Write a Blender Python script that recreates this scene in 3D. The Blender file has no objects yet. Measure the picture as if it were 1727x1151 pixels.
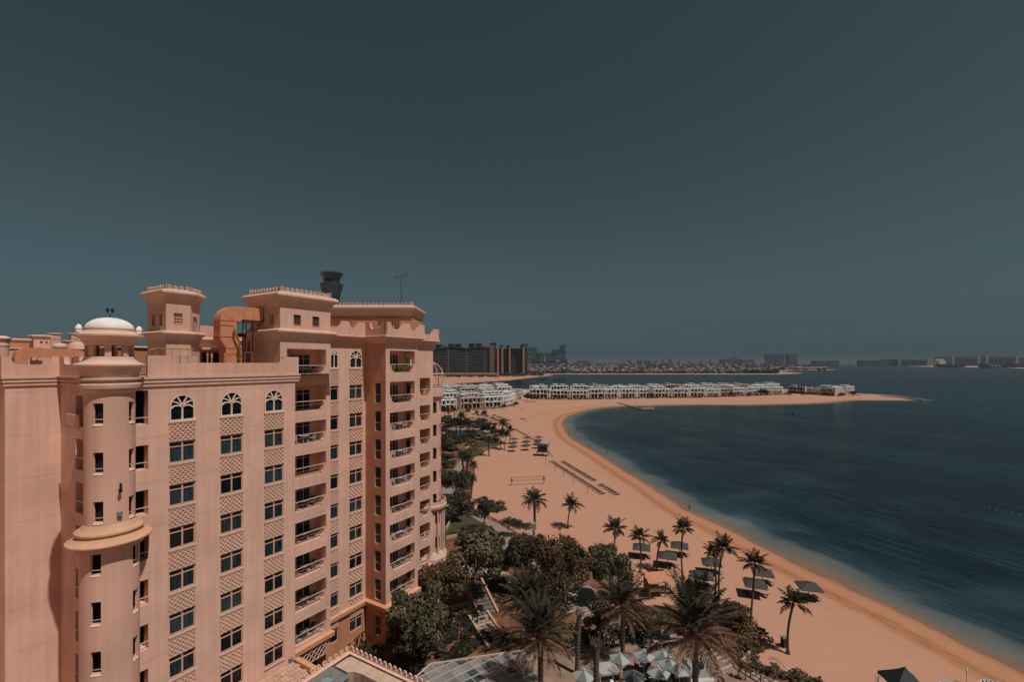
import bpy, bmesh, math, random
import numpy as np
from mathutils import Vector, Matrix
random.seed(7)
R=math.radians; PI=math.pi
scene=bpy.context.scene
col=scene.collection
# ---------------------------------------------------------------- camera model
F=790.0; CX=863.5; HY=612.0; CH=36.0
def G(px,py,z=0.0):
    """world point on the horizontal plane z seen at photo position (px,py)"""
    d=(CH-z)*F/(py-HY); return Vector(((px-CX)/F*d,d,z))
def Z(py,d): return CH-(py-HY)/F*d
def AT(px,d,z=0): return Vector(((px-CX)/F*d,d,z))
# building frame: u runs along the long facade, v goes into the building
DU=(0.520,0.854)
def u_on_v(px,v):
    a=(px-CX)/F; t=v/(DU[0]-DU[1]*a); return (DU[0]*a+DU[1])*t
def v_on_u(px,u):
    a=(px-CX)/F; t=u/(DU[0]*a+DU[1]); return (DU[0]-DU[1]*a)*t
def W(u,v,z=0): return Vector((DU[0]*u-DU[1]*v,DU[1]*u+DU[0]*v,z))
def UV(p): return (DU[0]*p.x+DU[1]*p.y, -DU[1]*p.x+DU[0]*p.y)
TH=math.atan2(DU[1],DU[0])
# ---------------------------------------------------------------- materials
MATS={}
def mat(name,c,rough=.8,var=.12,scale=3.0,bump=0.0,bscale=None,c2=None,metal=0,spec=.5,coord='Object',stretch=None,island=0,detail=4):
    if name in MATS: return MATS[name]
    m=bpy.data.materials.new(name); m.use_nodes=True; nt=m.node_tree; N=nt.nodes; L=nt.links
    b=N['Principled BSDF']; b.inputs['Roughness'].default_value=rough; b.inputs['Metallic'].default_value=metal
    b.inputs['Specular IOR Level'].default_value=spec
    tc=N.new('ShaderNodeTexCoord'); mp=N.new('ShaderNodeMapping'); L.new(tc.outputs[coord],mp.inputs[0])
    if stretch: mp.inputs['Scale'].default_value=stretch
    n=N.new('ShaderNodeTexNoise'); n.inputs['Scale'].default_value=scale; n.inputs['Detail'].default_value=detail; L.new(mp.outputs[0],n.inputs['Vector'])
    r=N.new('ShaderNodeValToRGB'); L.new(n.outputs['Fac'],r.inputs[0])
    if c2 is None:
        lo=[x*(1-var) for x in c]; hi=[min(1,x*(1+var)) for x in c]
    else: lo=c; hi=c2
    r.color_ramp.elements[0].position=.32; r.color_ramp.elements[1].position=.68
    r.color_ramp.elements[0].color=(*lo,1); r.color_ramp.elements[1].color=(*hi,1)
    out=r.outputs[0]
    if island:
        g=N.new('ShaderNodeNewGeometry'); mr=N.new('ShaderNodeMapRange'); L.new(g.outputs['Random Per Island'],mr.inputs[0])
        mr.inputs[3].default_value=1-island; mr.inputs[4].default_value=1+island
        mx=N.new('ShaderNodeVectorMath'); mx.operation='SCALE'; L.new(out,mx.inputs[0]); L.new(mr.outputs[0],mx.inputs['Scale']); out=mx.outputs[0]
    L.new(out,b.inputs['Base Color'])
    if bump:
        bn=N.new('ShaderNodeTexNoise'); bn.inputs['Scale'].default_value=bscale or scale*6; bn.inputs['Detail'].default_value=5; L.new(mp.outputs[0],bn.inputs['Vector'])
        bp=N.new('ShaderNodeBump'); bp.inputs['Strength'].default_value=bump; bp.inputs['Distance'].default_value=.05
        L.new(bn.outputs['Fac'],bp.inputs['Height']); L.new(bp.outputs[0],b.inputs['Normal'])
    MATS[name]=m; return m
def stucco(name,c,joint=True):
    """plaster: large soft blotches, vertical rain streaks, fine grain, thin storey joints"""
    m=bpy.data.materials.new(name); m.use_nodes=True; nt=m.node_tree; N=nt.nodes; L=nt.links; b=N['Principled BSDF']
    b.inputs['Roughness'].default_value=.9; b.inputs['Specular IOR Level'].default_value=.2
    tc=N.new('ShaderNodeTexCoord')
    def noise(sc,st,det=4):
        mp=N.new('ShaderNodeMapping'); mp.inputs['Scale'].default_value=st; L.new(tc.outputs['Object'],mp.inputs[0])
        n=N.new('ShaderNodeTexNoise'); n.inputs['Scale'].default_value=sc; n.inputs['Detail'].default_value=det; L.new(mp.outputs[0],n.inputs['Vector']); return n.outputs['Fac']
    def rng(f,a,b2,lo=.3,hi=.7):
        r=N.new('ShaderNodeMapRange'); r.inputs[1].default_value=lo; r.inputs[2].default_value=hi; r.inputs[3].default_value=a; r.inputs[4].default_value=b2; L.new(f,r.inputs[0]); return r.outputs[0]
    def mul(a,b2):
        x=N.new('ShaderNodeMath'); x.operation='MULTIPLY'; L.new(a,x.inputs[0])
        L.new(b2,x.inputs[1]); return x.outputs[0]
    f=mul(rng(noise(.35,(1,1,1)),.88,1.08),rng(noise(1.1,(2.2,2.2,.10),8),.925,1.03,.36,.62))
    f=mul(f,rng(noise(9,(1,1,1)),.97,1.03))
    if joint:
        sp=N.new('ShaderNodeSeparateXYZ'); L.new(tc.outputs['Object'],sp.inputs[0])
        ad=N.new('ShaderNodeMath'); ad.operation='ADD'; ad.inputs[1].default_value=340.0-30.25; L.new(sp.outputs[2],ad.inputs[0])
        mo=N.new('ShaderNodeMath'); mo.operation='MODULO'; mo.inputs[1].default_value=3.4; L.new(ad.outputs[0],mo.inputs[0])
        lt=N.new('ShaderNodeMath'); lt.operation='LESS_THAN'; lt.inputs[1].default_value=.05; L.new(mo.outputs[0],lt.inputs[0])
        f=mul(f,rng(lt.outputs[0],1,.80,0,1))
    rgb=N.new('ShaderNodeRGB'); rgb.outputs[0].default_value=(*c,1)
    hs=N.new('ShaderNodeVectorMath'); hs.operation='SCALE'; L.new(rgb.outputs[0],hs.inputs[0]); L.new(f,hs.inputs['Scale']); L.new(hs.outputs[0],b.inputs['Base Color'])
    bp=N.new('ShaderNodeBump'); bp.inputs['Strength'].default_value=.25; bp.inputs['Distance'].default_value=.02; L.new(noise(14,(1,1,1)),bp.inputs['Height']); L.new(bp.outputs[0],b.inputs['Normal'])
    MATS[name]=m; return m
def glass(name,c,curtain=None):
    m=bpy.data.materials.new(name); m.use_nodes=True; nt=m.node_tree; N=nt.nodes; L=nt.links; b=N['Principled BSDF']
    b.inputs['Roughness'].default_value=.05; b.inputs['Specular IOR Level'].default_value=.22
    tc=N.new('ShaderNodeTexCoord'); n=N.new('ShaderNodeTexNoise'); n.inputs['Scale'].default_value=.9; L.new(tc.outputs['Object'],n.inputs['Vector'])
    oi=N.new('ShaderNodeObjectInfo'); r=N.new('ShaderNodeValToRGB'); 
    if curtain:
        mp=N.new('ShaderNodeMapping'); mp.inputs['Scale'].default_value=(9,9,.7); L.new(tc.outputs['Object'],mp.inputs[0]); L.new(mp.outputs[0],n.inputs['Vector'])
    L.new(n.outputs['Fac'],r.inputs[0]); r.color_ramp.elements[0].position=.4; r.color_ramp.elements[1].position=.62
    r.color_ramp.elements[0].color=(*c,1); r.color_ramp.elements[1].color=(*(curtain or [x*1.8 for x in c]),1)
    L.new(r.outputs[0],b.inputs['Base Color']); MATS[name]=m; return m
STUC=stucco('peach stucco',(.73,.45,.345)); STUC2=stucco('peach stucco plain',(.72,.43,.325),False)
STUCL=stucco('light peach stucco',(.72,.46,.36),False); TERR=stucco('terracotta stucco',(.52,.235,.125),False)
CORN=mat('pale cornice stucco',(.67,.44,.34),.9,.08,1.5,.2)
RING=mat('ochre ring plaster',(.60,.335,.21),.85,.1,1.5,.2)
SEALW=mat('weathered white dome paint',(.80,.76,.73),.7,.1,1.0,.1)
FRAME=mat('pink painted frame',(.60,.36,.27),.6,.05,3)
FRAMEL=mat('cream painted tracery',(.78,.60,.48),.6,.05,3)
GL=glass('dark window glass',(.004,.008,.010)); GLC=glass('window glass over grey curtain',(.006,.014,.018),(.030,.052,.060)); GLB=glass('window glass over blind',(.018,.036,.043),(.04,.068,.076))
DARKIN=mat('interior shade black',(.012,.010,.010),.9)  # near black, stands for the shade inside openings
DUCT=mat('orange painted sheet metal',(.60,.255,.135),.5,.08,2,spec=.4)
BLACK=mat('black metal',(.012,.014,.016),.5,.1)
STEEL=mat('grey galvanised steel',(.23,.24,.24),.5,.15,2,metal=.3)
YEL=mat('yellow pipe paint',(.36,.17,.035),.5)
WHITE=mat('white paint',(.74,.76,.74),.7,.06,1)
WALLW=mat('white villa render',(.80,.80,.78),.9,.10,.15)
WALLC=mat('cream villa render',(.55,.46,.39),.9,.14,.15)
VGLASS=mat('dark villa glass',(.012,.02,.024),.2,.3)
VROOF=mat('grey villa roof gravel',(.13,.16,.17),.9,.2,.3)
TROOF=mat('blue grey villa roof screed',(.13,.18,.19),.9,.2,.3)
TRUNK=mat('grey brown palm trunk',(.11,.075,.055),.95,.3,4,.6,stretch=(1,1,6))
BARK=mat('tree bark',(.20,.13,.095),.95,.25,5,.5)
def leafm(name,a,b): return mat(name,a,.75,c2=b,scale=.55,island=.45,spec=.25)
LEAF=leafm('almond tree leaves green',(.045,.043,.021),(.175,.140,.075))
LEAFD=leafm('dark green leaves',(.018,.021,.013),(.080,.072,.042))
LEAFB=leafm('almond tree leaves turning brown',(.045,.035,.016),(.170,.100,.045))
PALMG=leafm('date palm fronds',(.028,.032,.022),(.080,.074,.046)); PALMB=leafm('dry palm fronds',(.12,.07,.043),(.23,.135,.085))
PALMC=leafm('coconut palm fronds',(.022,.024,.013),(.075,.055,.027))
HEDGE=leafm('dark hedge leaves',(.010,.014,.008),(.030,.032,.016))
THATCH=mat('grey thatch',(.058,.058,.053),.95,spec=.05,c2=(.105,.104,.095),scale=6,bump=.8,bscale=30,stretch=(1,1,.3))
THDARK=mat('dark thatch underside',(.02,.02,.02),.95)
WOOD=mat('weathered wood',(.20,.12,.075),.8,.25,3,.3,stretch=(1,6,1))
LOUNGE=mat('dark lounger frame mesh',(.035,.033,.034),.6,.2)
CANV=mat('pale green grey canvas',(.36,.365,.34),.8,.1,2); CANVD=mat('darker green grey canvas',(.12,.155,.155),.8,.1,2)
TENT=mat('dark navy tent canvas',(.010,.020,.026),.7,.15,2)
STONE=mat('pale paving stone',(.42,.30,.23),.85,.12,1.2,.2)
WICK=mat('grey wicker',(.11,.10,.09),.8,.3,20,.5); CUSH=mat('pale cushion',(.42,.36,.31),.8); WHITEP=mat('white plastic',(.40,.41,.40),.4)
# ---------------------------------------------------------------- mesh builder
class MB:
    def __init__(s): s.v=[]; s.f=[]; s.m=[]
    def add(s,vs,fs,m=0):
        o=len(s.v); s.v+= [tuple(p) for p in vs]; s.f+=[tuple(i+o for i in f) for f in fs]; s.m+=[m]*len(fs)
    def quad(s,a,b,c,d,m=0): s.add([a,b,c,d],[(0,1,2,3)],m)
    def box(s,x0,x1,y0,y1,z0,z1,m=0):
        s.add([(x0,y0,z0),(x1,y0,z0),(x1,y1,z0),(x0,y1,z0),(x0,y0,z1),(x1,y0,z1),(x1,y1,z1),(x0,y1,z1)],
              [(0,3,2,1),(4,5,6,7),(0,1,5,4),(1,2,6,5),(2,3,7,6),(3,0,4,7)],m)
    def bar(s,p,q,w,h=None,m=0,up=(0,0,1)):
        h=h or w; p=Vector(p); q=Vector(q); d=(q-p).normalized(); up=Vector(up)
        if abs(d.dot(up))>.98: up=Vector((1,0,0))
        x=d.cross(up).normalized(); y=x.cross(d); vs=[]
        for c in (p,q):
            for a,b in ((-1,-1),(1,-1),(1,1),(-1,1)): vs.append(c+x*a*w/2+y*b*h/2)
        s.add(vs,[(0,1,2,3),(7,6,5,4),(0,4,5,1),(1,5,6,2),(2,6,7,3),(3,7,4,0)],m)
    def cyl(s,p,q,r0,r1=None,n=8,m=0,cap=True):
        r1=r0 if r1 is None else r1; p=Vector(p); q=Vector(q); d=(q-p).normalized(); up=Vector((0,0,1)) if abs(d.z)<.95 else Vector((1,0,0))
        x=d.cross(up).normalized(); y=x.cross(d); vs=[]
        for c,r in ((p,r0),(q,r1)):
            for i in range(n): a=2*PI*i/n; vs.append(c+x*math.cos(a)*r+y*math.sin(a)*r)
        fs=[(i,(i+1)%n,n+(i+1)%n,n+i) for i in range(n)]
        if cap: fs+=[tuple(range(n-1,-1,-1)),tuple(range(n,2*n))]
        s.add(vs,fs,m)
    def tube(s,pts,rs,n=8,m=0):
        pts=[Vector(p) for p in pts]; vs=[]; 
        for k,p in enumerate(pts):
            d=(pts[min(k+1,len(pts)-1)]-pts[max(k-1,0)]).normalized(); up=Vector((0,1,0)) if abs(d.z)>.7 else Vector((0,0,1))
            x=d.cross(up).normalized(); y=x.cross(d); r=rs[k] if hasattr(rs,'__len__') else rs
            for i in range(n): a=2*PI*i/n; vs.append(p+x*math.cos(a)*r+y*math.sin(a)*r)
        fs=[(k*n+i,k*n+(i+1)%n,(k+1)*n+(i+1)%n,(k+1)*n+i) for k in range(len(pts)-1) for i in range(n)]
        fs+=[tuple(range(n-1,-1,-1)),tuple(range((len(pts)-1)*n,len(pts)*n))]
        s.add(vs,fs,m)
    def lathe(s,prof,c=(0,0),n=32,m=0,a0=0,a1=2*PI):
        full=abs(a1-a0-2*PI)<1e-6; k=n if full else n+1; vs=[]
        for r,z in prof:
            for i in range(k): a=a0+(a1-a0)*i/n; vs.append((c[0]+r*math.cos(a),c[1]+r*math.sin(a),z))
        fs=[]
        for j in range(len(prof)-1):
            for i in range(n): 
                i2=(i+1)%k; fs.append((j*k+i,j*k+i2,(j+1)*k+i2,(j+1)*k+i))
        s.add(vs,fs,m)
    def prism(s,poly,fn,d0,d1,m=0):
        """polygon of (a,b) mapped by fn(a,b,depth) and extruded between two depths"""
        n=len(poly); vs=[fn(a,b,d0) for a,b in poly]+[fn(a,b,d1) for a,b in poly]
        s.add(vs,[tuple(range(n)),tuple(range(2*n-1,n-1,-1))]+[(i,(i+1)%n,n+(i+1)%n,n+i) for i in range(n)],m)
    def sweep(s,prof,path,closed=False,m=0,side=-1):
        """profile (out,z) swept along a path in plan with mitred corners; out is to the right of travel when side=-1"""
        P=[Vector((p[0],p[1])) for p in path]; n=len(P); ms=[]
        for i in range(n):
            if closed: a,b=P[i-1],P[(i+1)%n]
            else: a,b=P[max(i-1,0)],P[min(i+1,n-1)]
            e=[]
            if closed or i>0: e.append((P[i]-a).normalized())
            if closed or i<n-1: e.append((b-P[i]).normalized())
            ns=[Vector((q.y,-q.x))*(-side) for q in e]; mm=sum(ns,Vector((0,0))).normalized()
            ms.append(mm/max(.3,mm.dot(ns[0])))
        k=len(prof); vs=[]
        for i in range(n):
            for o,z in prof: q=P[i]+ms[i]*o; vs.append((q.x,q.y,z))
        fs=[]
        for i in range(n if closed else n-1):
            j=(i+1)%n
            for t in range(k): t2=(t+1)%k; fs.append((i*k+t,i*k+t2,j*k+t2,j*k+t))
        if not closed: fs+=[tuple(range(k)),tuple(range(n*k-1,(n-1)*k-1,-1))]
        s.add(vs,fs,m)
    def shell(s,u0,u1,z0,z1,holes,fn,depth,du=None,m=0,mr=None,dz=None):
        us={u0,u1}; zs={z0,z1}
        for a,b,c,d in holes: us|={max(u0,a),min(u1,b)}; zs|={max(z0,c),min(z1,d)}
        def dense(S,st):
            if not st: return
            k=sorted(S)
            for a,b in zip(k,k[1:]):
                q=int(math.ceil((b-a)/st-1e-6))
                for i in range(1,q): S.add(a+(b-a)*i/q)
        dense(us,du); dense(zs,dz)
        us=sorted(us); zs=sorted(zs); H={}
        for i in range(len(us)-1):
            for j in range(len(zs)-1):
                cu=(us[i]+us[i+1])/2; cz=(zs[j]+zs[j+1])/2
                H[i,j]=any(a<cu<b and c<cz<d for a,b,c,d in holes)
        mr=m if mr is None else mr
        for (i,j),h in H.items():
            A,B,C,D=us[i],us[i+1],zs[j],zs[j+1]
            if not h: s.quad(fn(A,C,0),fn(B,C,0),fn(B,D,0),fn(A,D,0),m)
            else:
                for di,dj,e in ((-1,0,((A,C),(A,D))),(1,0,((B,D),(B,C))),(0,-1,((B,C),(A,C))),(0,1,((A,D),(B,D)))):
                    if not H.get((i+di,j+dj),True):
                        p,q=e; s.quad(fn(*p,0),fn(*q,0),fn(*q,depth),fn(*p,depth),mr)
    def build(s,name,mats,parent=None,off=(0,0,0),smooth=False,weld=False):
        if not isinstance(mats,(list,tuple)): mats=[mats]
        me=bpy.data.meshes.new(name); o=off
        me.from_pydata([(x-o[0],y-o[1],z-o[2]) for x,y,z in s.v],[],s.f)
        for q in mats: me.materials.append(q)
        me.polygons.foreach_set('material_index',s.m)
        if weld or smooth:
            b=bmesh.new(); b.from_mesh(me); bmesh.ops.remove_doubles(b,verts=b.verts,dist=1e-4); bmesh.ops.recalc_face_normals(b,faces=b.faces); b.to_mesh(me); b.free()
        if smooth: me.shade_smooth() if smooth is True else me.set_sharp_from_angle(angle=R(smooth))
        if smooth and smooth is not True:
            for p in me.polygons: p.use_smooth=True
        me.update()
        ob=bpy.data.objects.new(name,me); col.objects.link(ob)
        if parent is not None: ob.parent=parent
        return ob
def put(name,me,parent=None,loc=(0,0,0),rz=0,sc=None):
    ob=bpy.data.objects.new(name,me); col.objects.link(ob); ob.location=loc; ob.rotation_euler=(0,0,rz)
    if sc is not None: ob.scale=(sc,sc,sc) if not hasattr(sc,'__len__') else sc
    if parent is not None: ob.parent=parent
    return ob
def tag(o,label,cat,group=None,kind=None):
    o['label']=label
    if cat: o['category']=cat
    if group: o['group']=group
    if kind: o['kind']=kind
    return o
def empty(name,loc=(0,0,0),rz=0,label=None,cat=None,group=None):
    o=bpy.data.objects.new(name,None); col.objects.link(o); o.location=loc; o.rotation_euler=(0,0,rz); o.empty_display_size=.5
    if label: tag(o,label,cat,group)
    return o
def structure(o,label=None):
    o['kind']='structure'
    if label: o['label']=label
    return o
def copy_tree(o,parent=None):
    c=o.copy(); col.objects.link(c); c.parent=parent
    for ch in KIDS.get(o.name,[]): copy_tree(ch,c)
    return c
KIDS={}
def index_kids(o):
    KIDS[o.name]=[c for c in bpy.data.objects if c.parent==o]
    for c in KIDS[o.name]: index_kids(c)
def place(proto,loc,rz=0,sc=1,label=None,group=None,first=set()):
    """first use takes the prototype itself, later uses copy it with its parts"""
    if proto.name not in first: first.add(proto.name); index_kids(proto); o=proto
    else: o=copy_tree(proto)
    o.location=loc; o.rotation_euler=(0,0,rz); o.scale=(sc,sc,sc) if not hasattr(sc,'__len__') else sc
    if label: o['label']=label
    if group: o['group']=group
    return o
OW='zero first second third fourth fifth sixth seventh eighth ninth tenth eleventh twelfth thirteenth fourteenth fifteenth sixteenth seventeenth eighteenth nineteenth twentieth'.split()
def ordw(n):
    if n<=20: return OW[n]
    t={2:'twenty',3:'thirty',4:'forty',5:'fifty',6:'sixty',7:'seventy'}[n//10]
    return t+'-'+OW[n%10] if n%10 else {'twenty':'twentieth','thirty':'thirtieth','forty':'fortieth','fifty':'fiftieth','sixty':'sixtieth','seventy':'seventieth'}[t]
# ================================================================ THE PINK APARTMENT BUILDING
U0,V0=28.0,45.0; OFF=(U0,V0,0)
bld=empty('apartment_building',W(U0,V0,0),TH,'tall peach stucco apartment building with round corner turret and stacked balconies, filling the left','building')
fv=lambda V:(lambda u,z,d=0:(u,V+d,z)); fu=lambda U:(lambda v,z,d=0:(U+d,v,z))
def B(mb,name,m,parent=bld,**k): return mb.build(name,m,parent,OFF if parent==bld else (0,0,0),**k)
WC={}
def frame_mesh(w,h,kind):
    k=(round(w,2),round(h,2),kind)
    if k in WC: return WC[k]
    f=MB(); p=MB(); fn=lambda a,b,d=0:(a,d,b); x=w/2; t=.075
    def r(a,b,c,d,y0=.06,y1=.17): f.box(a,b,y0,y1,c,d)
    if kind=='arch':
        H=h; s=H-x*1.0
        def el(r_,a): return (r_*math.cos(a),s+r_*math.sin(a))
        n=14; x=x-.02
        for i in range(n):
            a,b=PI*i/n,PI*(i+1)/n
            f.prism([el(x,a),el(x,b),el(x-.12,b),el(x-.12,a)],fn,-.02,.17)
        r(-x,-x+.1,0,s,-.02); r(x-.1,x,0,s,-.02); r(-.055,.055,.08,s+.12,0); r(-x,x,0,.1,-.05)
        # palm-leaf tracery: leaves curl out from the head of the mullion
        def curve(pts,wd=.1):
            for (a,b) in zip(pts,pts[1:]): f.bar((a[0],.06,a[1]),(b[0],.06,b[1]),.12,wd)
        yb=s-.12
        for sg in (-1,1):
            curve([(0,yb),(sg*x*.25,yb+.13),(sg*x*.6,yb+.12),(sg*x*.98,yb-.14)],.1)
            curve([(0,yb),(sg*x*.22,yb+.26),(sg*x*.52,yb+.42),(sg*x*.86,yb+.50)],.09)
            curve([(0,yb),(sg*x*.12,yb+.36),(sg*x*.28,yb+.66),(sg*x*.42,yb+x*.98)],.09)
        pm=MB(); pm.prism([(x,.05),(x,s)]+[el(x,PI*i/10) for i in range(1,10)]+[(-x,s),(-x,.05)],fn,.13,.15); p=pm
    else:
        r(-x,x,h-t,h); r(-x,x,0,t+.03); r(-x,-x+t,t,h-t); r(x-t-.02,x,t,h-t)
        if kind=='double':
            r(-.06,.06,t,h-t,.04); r(-x+t,x-t,h*.74,h*.74+.075,.05)
        elif kind=='single': r(-x+t,x-t,h*.80,h*.80+.06,.05)
        elif kind=='sash': r(-x+t,x-t,h*.42,h*.42+.07,.03)
        elif kind=='door':
            r(-x+w*.28,-x+w*.28+.1,t,h-t,.04); r(-x+w*.64,-x+w*.64+.07,t,h-t,.04); r(-x+t,x-t,h*.78,h*.78+.05,.05)
        p.box(-x+t*.5,x-t*.5,.12,.145,t*.5,h-t*.5)
    a=bpy.data.meshes.new('frame')
    def mk(mb,nm,mt):
        ob=mb.build(nm,mt); me=ob.data; bpy.data.objects.remove(ob); return me
    WC[k]=(mk(f,'window_frame',FRAMEL if kind=='arch' else FRAME),[mk(p,'pane',g) for g in (GL,GLC,GLB)])
    return WC[k]
rw=random.Random(3)
def window(axis,P,a0,a1,z0,z1,kind,inset=0,parent=bld,name='window'):
    """axis 'v': wall on v=P, a is u.  axis 'u': wall on u=P facing -u, a is v"""
    fm,pm=frame_mesh(a1-a0,z1-z0,kind); c=(a0+a1)/2
    if axis=='v': loc=(c-U0,P+inset-V0,z0); rz=0
    else: loc=(P+inset-U0,c-V0,z0); rz=-PI/2
    w=put(name,fm,parent,loc,rz); g=pm[rw.choice([0,0,1,1,2]) if kind!='door' else rw.choice([0,0,1])]
    put('pane',g,w); return w
LM={}
def lattice(axis,P,a0,a1,z0,z1,parent=bld,nu=5,open_=False):
    w,h=a1-a0,z1-z0; k=(round(w,2),round(h,2),open_)
    if k not in LM:
        mb=MB(); fn=lambda a,b,d=0:(a,d,b); p=w/nu; q=p*1.0
        if not open_: mb.box(-w/2,w/2,.0,.02,0,h)
        sl=q/p; tw=.05
        for sg in (-1,1):
            c=-h-w
            kk=-20
            while kk<30:
                # line z = sg*sl*(x+w/2) + c , clipped
                cc=kk*q+ (q*.5 if False else 0); kk+=1
                pts=[]
                for x in (-w/2,w/2):
                    z=sg*sl*(x+w/2)+cc
                    if -1e-6<=z<=h+1e-6: pts.append((x,z))
                for z in (0,h):
                    x=(z-cc)/(sg*sl)-w/2
                    if -w/2+1e-6<x<w/2-1e-6: pts.append((x,z))
                if len(pts)>=2 and abs(pts[0][0]-pts[1][0])>.08:
                    mb.bar((pts[0][0],-.04,pts[0][1]),(pts[1][0],-.04,pts[1][1]),.075,.085,up=(0,1,0))
        for a,b,c2,d in ((-w/2,w/2,0,.05),(-w/2,w/2,h-.05,h),(-w/2,-w/2+.05,.05,h-.05),(w/2-.05,w/2,.05,h-.05)): mb.box(a,b,-.06,-.0,c2,d)
        ob=mb.build('lattice_panel',CORN); LM[k]=ob.data; bpy.data.objects.remove(ob)
    c=(a0+a1)/2
    if axis=='v': put('lattice_panel',LM[k],parent,(c-U0,P-.002-V0,z0))
    else: put('lattice_panel',LM[k],parent,(P-.002-U0,c-V0,z0),-PI/2)
SM={}
def sills(mb,axis,P,a0,a1,z,h=.13,out=.12):
    k=round(a1-a0,2)
    if k not in SM:
        q=MB(); q.box(-k/2-.05,k/2+.05,-out,.1,-h,0); ob=q.build('window_sill',CORN); SM[k]=ob.data; bpy.data.objects.remove(ob)
    c=(a0+a1)/2; put('window_sill',SM[k],bld,(c-U0,P-V0,z) if axis=='v' else (P-U0,c-V0,z),0 if axis=='v' else -PI/2)
CP_A=[(0,34.18),(.12,34.18),(.12,34.32),(.02,34.34),(.02,34.43),(.18,34.45),(.18,34.60),(.04,34.62),(.04,34.70),(.22,34.74),(.22,34.9),(0,34.9)]
def cornice(z0,z1,o): # flared cove cornice
    h=z1-z0
    return [(0,z0),(.07*o,z0),(.09*o,z0+.09*h),(.18*o,z0+.12*h),(.25*o,z0+.3*h),(.45*o,z0+.52*h),(.8*o,z0+.66*h),(.82*o,z0+.7*h),(o,z0+.72*h),(o,z0+.86*h),(.55*o,z0+h),(0,z0+h)]
def parapet(mb,f,a0,a1,z0,zl,zh,ends,th=.3,merl=None,curve=True):
    """wall whose top dips in concave curves between raised merlons (a,b)"""
    top=[]; ms=merl or [(a0,a0+ends),(a1-ends,a1)]; cw=.45
    for i,(a,b) in enumerate(ms):
        if a>a0+.01:
            if i==0: top.append((a0,zl))
            top+= [(a-cw+cw*math.sin(t),zl+(zh-zl)*(1-math.cos(t))) for t in (0,.5,1.0,1.35)]
        top+=[(a,zh),(b,zh)]
        if b<a1-.01: top+=[(b+cw-cw*math.sin(t),zl+(zh-zl)*(1-math.cos(t))) for t in (1.35,1.0,.5,0)]
    if ms[-1][1]<a1-.01: top.append((a1,zl))
    mb.prism([(a1,z0),(a0,z0)]+top,f,0,th)
uA0,uA1=13.7,28.2; VA=42.1; VB=45.5; VC=42.0; VBAY=43.3; uBAY0=27.4; uBAY1=33.2; uC0=39.96; uC1=45.5; uD1=52.5
# ---------------- wing with three window columns
side_openings=[]
mb=MB(); ho=[]; wins=[]; sl=MB()
cols=[(u_on_v(285.3,VA),u_on_v(329.5,VA)),(u_on_v(371.7,VA),u_on_v(409.6,VA)),(u_on_v(446,VA),u_on_v(478.3,VA))]
for ci,(a,b) in enumerate(cols):
    ho.append((a,b,31.36,33.5)); wins.append(('v',VA,a,b,31.36,33.5,'arch'))
    for k in range(8):
        zt=29.72-3.4*k; zb=zt-1.7
        if zb<6.9: 
            break
        ho.append((a,b,zb,zt)); wins.append(('v',VA,a,b,zb,zt,'double'))
        lattice('v',VA,a,b,zt+.03,(31.20 if k==0 else zt+1.56)); sills(sl,'v',VA,a,b,zb)
    sills(sl,'v',VA,a,b,31.36)
so=(u_on_v(231,VA),u_on_v(250.2,VA)); ho.append((so[0]-.4,so[1],31.3,33.9))
for k in range(1,9): ho.append((so[0]-.4,so[1],31.3-3.4*k-.05,31.3-3.4*k+1.85))
mb.shell(uA0,uA1,0,34.9,ho,fv(VA),.19)
for a,b,c,d in ho:
    if a==so[0]-.4:
        x0,x1,y0,y1=a,b,VA+.19,VA+1.6
        mb.quad((x0,y0,c),(x1,y0,c),(x1,y1,c),(x0,y1,c)); mb.quad((x0,y0,d),(x1,y0,d),(x1,y1,d),(x0,y1,d))
        mb.quad((x0,y0,c),(x0,y1,c),(x0,y1,d),(x0,y0,d)); mb.quad((x1,y0,c),(x1,y1,c),(x1,y1,d),(x1,y0,d)); mb.quad((x0,y1,c),(x1,y1,c),(x1,y1,d),(x0,y1,d)); side_openings.append((a,b,c,d))
# spandrels of the arches
def spandrel(mb,P,a,b,z0,z1):
    x=(b-a)/2; c=(a+b)/2; s=z1-x; f=fv(P)
    for sg in (-1,1):
        poly=[(c+sg*x,s)]+[(c+sg*x*math.cos(PI/2*i/8),s+x*math.sin(PI/2*i/8)) for i in range(1,9)]+[(c+sg*x,z1)]
        mb.prism(poly,f,0,.185)
for a,b in cols: spandrel(mb,VA,a,b,31.36,33.5)
mb.quad((uA1,VA,0),(uA1,VBAY,0),(uA1,VBAY,34),(uA1,VA,34))
B(mb,'wall',STUC)
for a,b,c,d in side_openings: dk=MB(); dk.box(a+.55,b-.02,VA+1.5,VA+1.58,c+.02,d-.15); dk.box(b-.03,b-.005,VA+.75,VA+1.5,c+.02,d-.15); B(dk,'recess_shade_panel',GL)  # dark panels put the recess shade into the side openings
for w in wins: window(*w)
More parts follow.
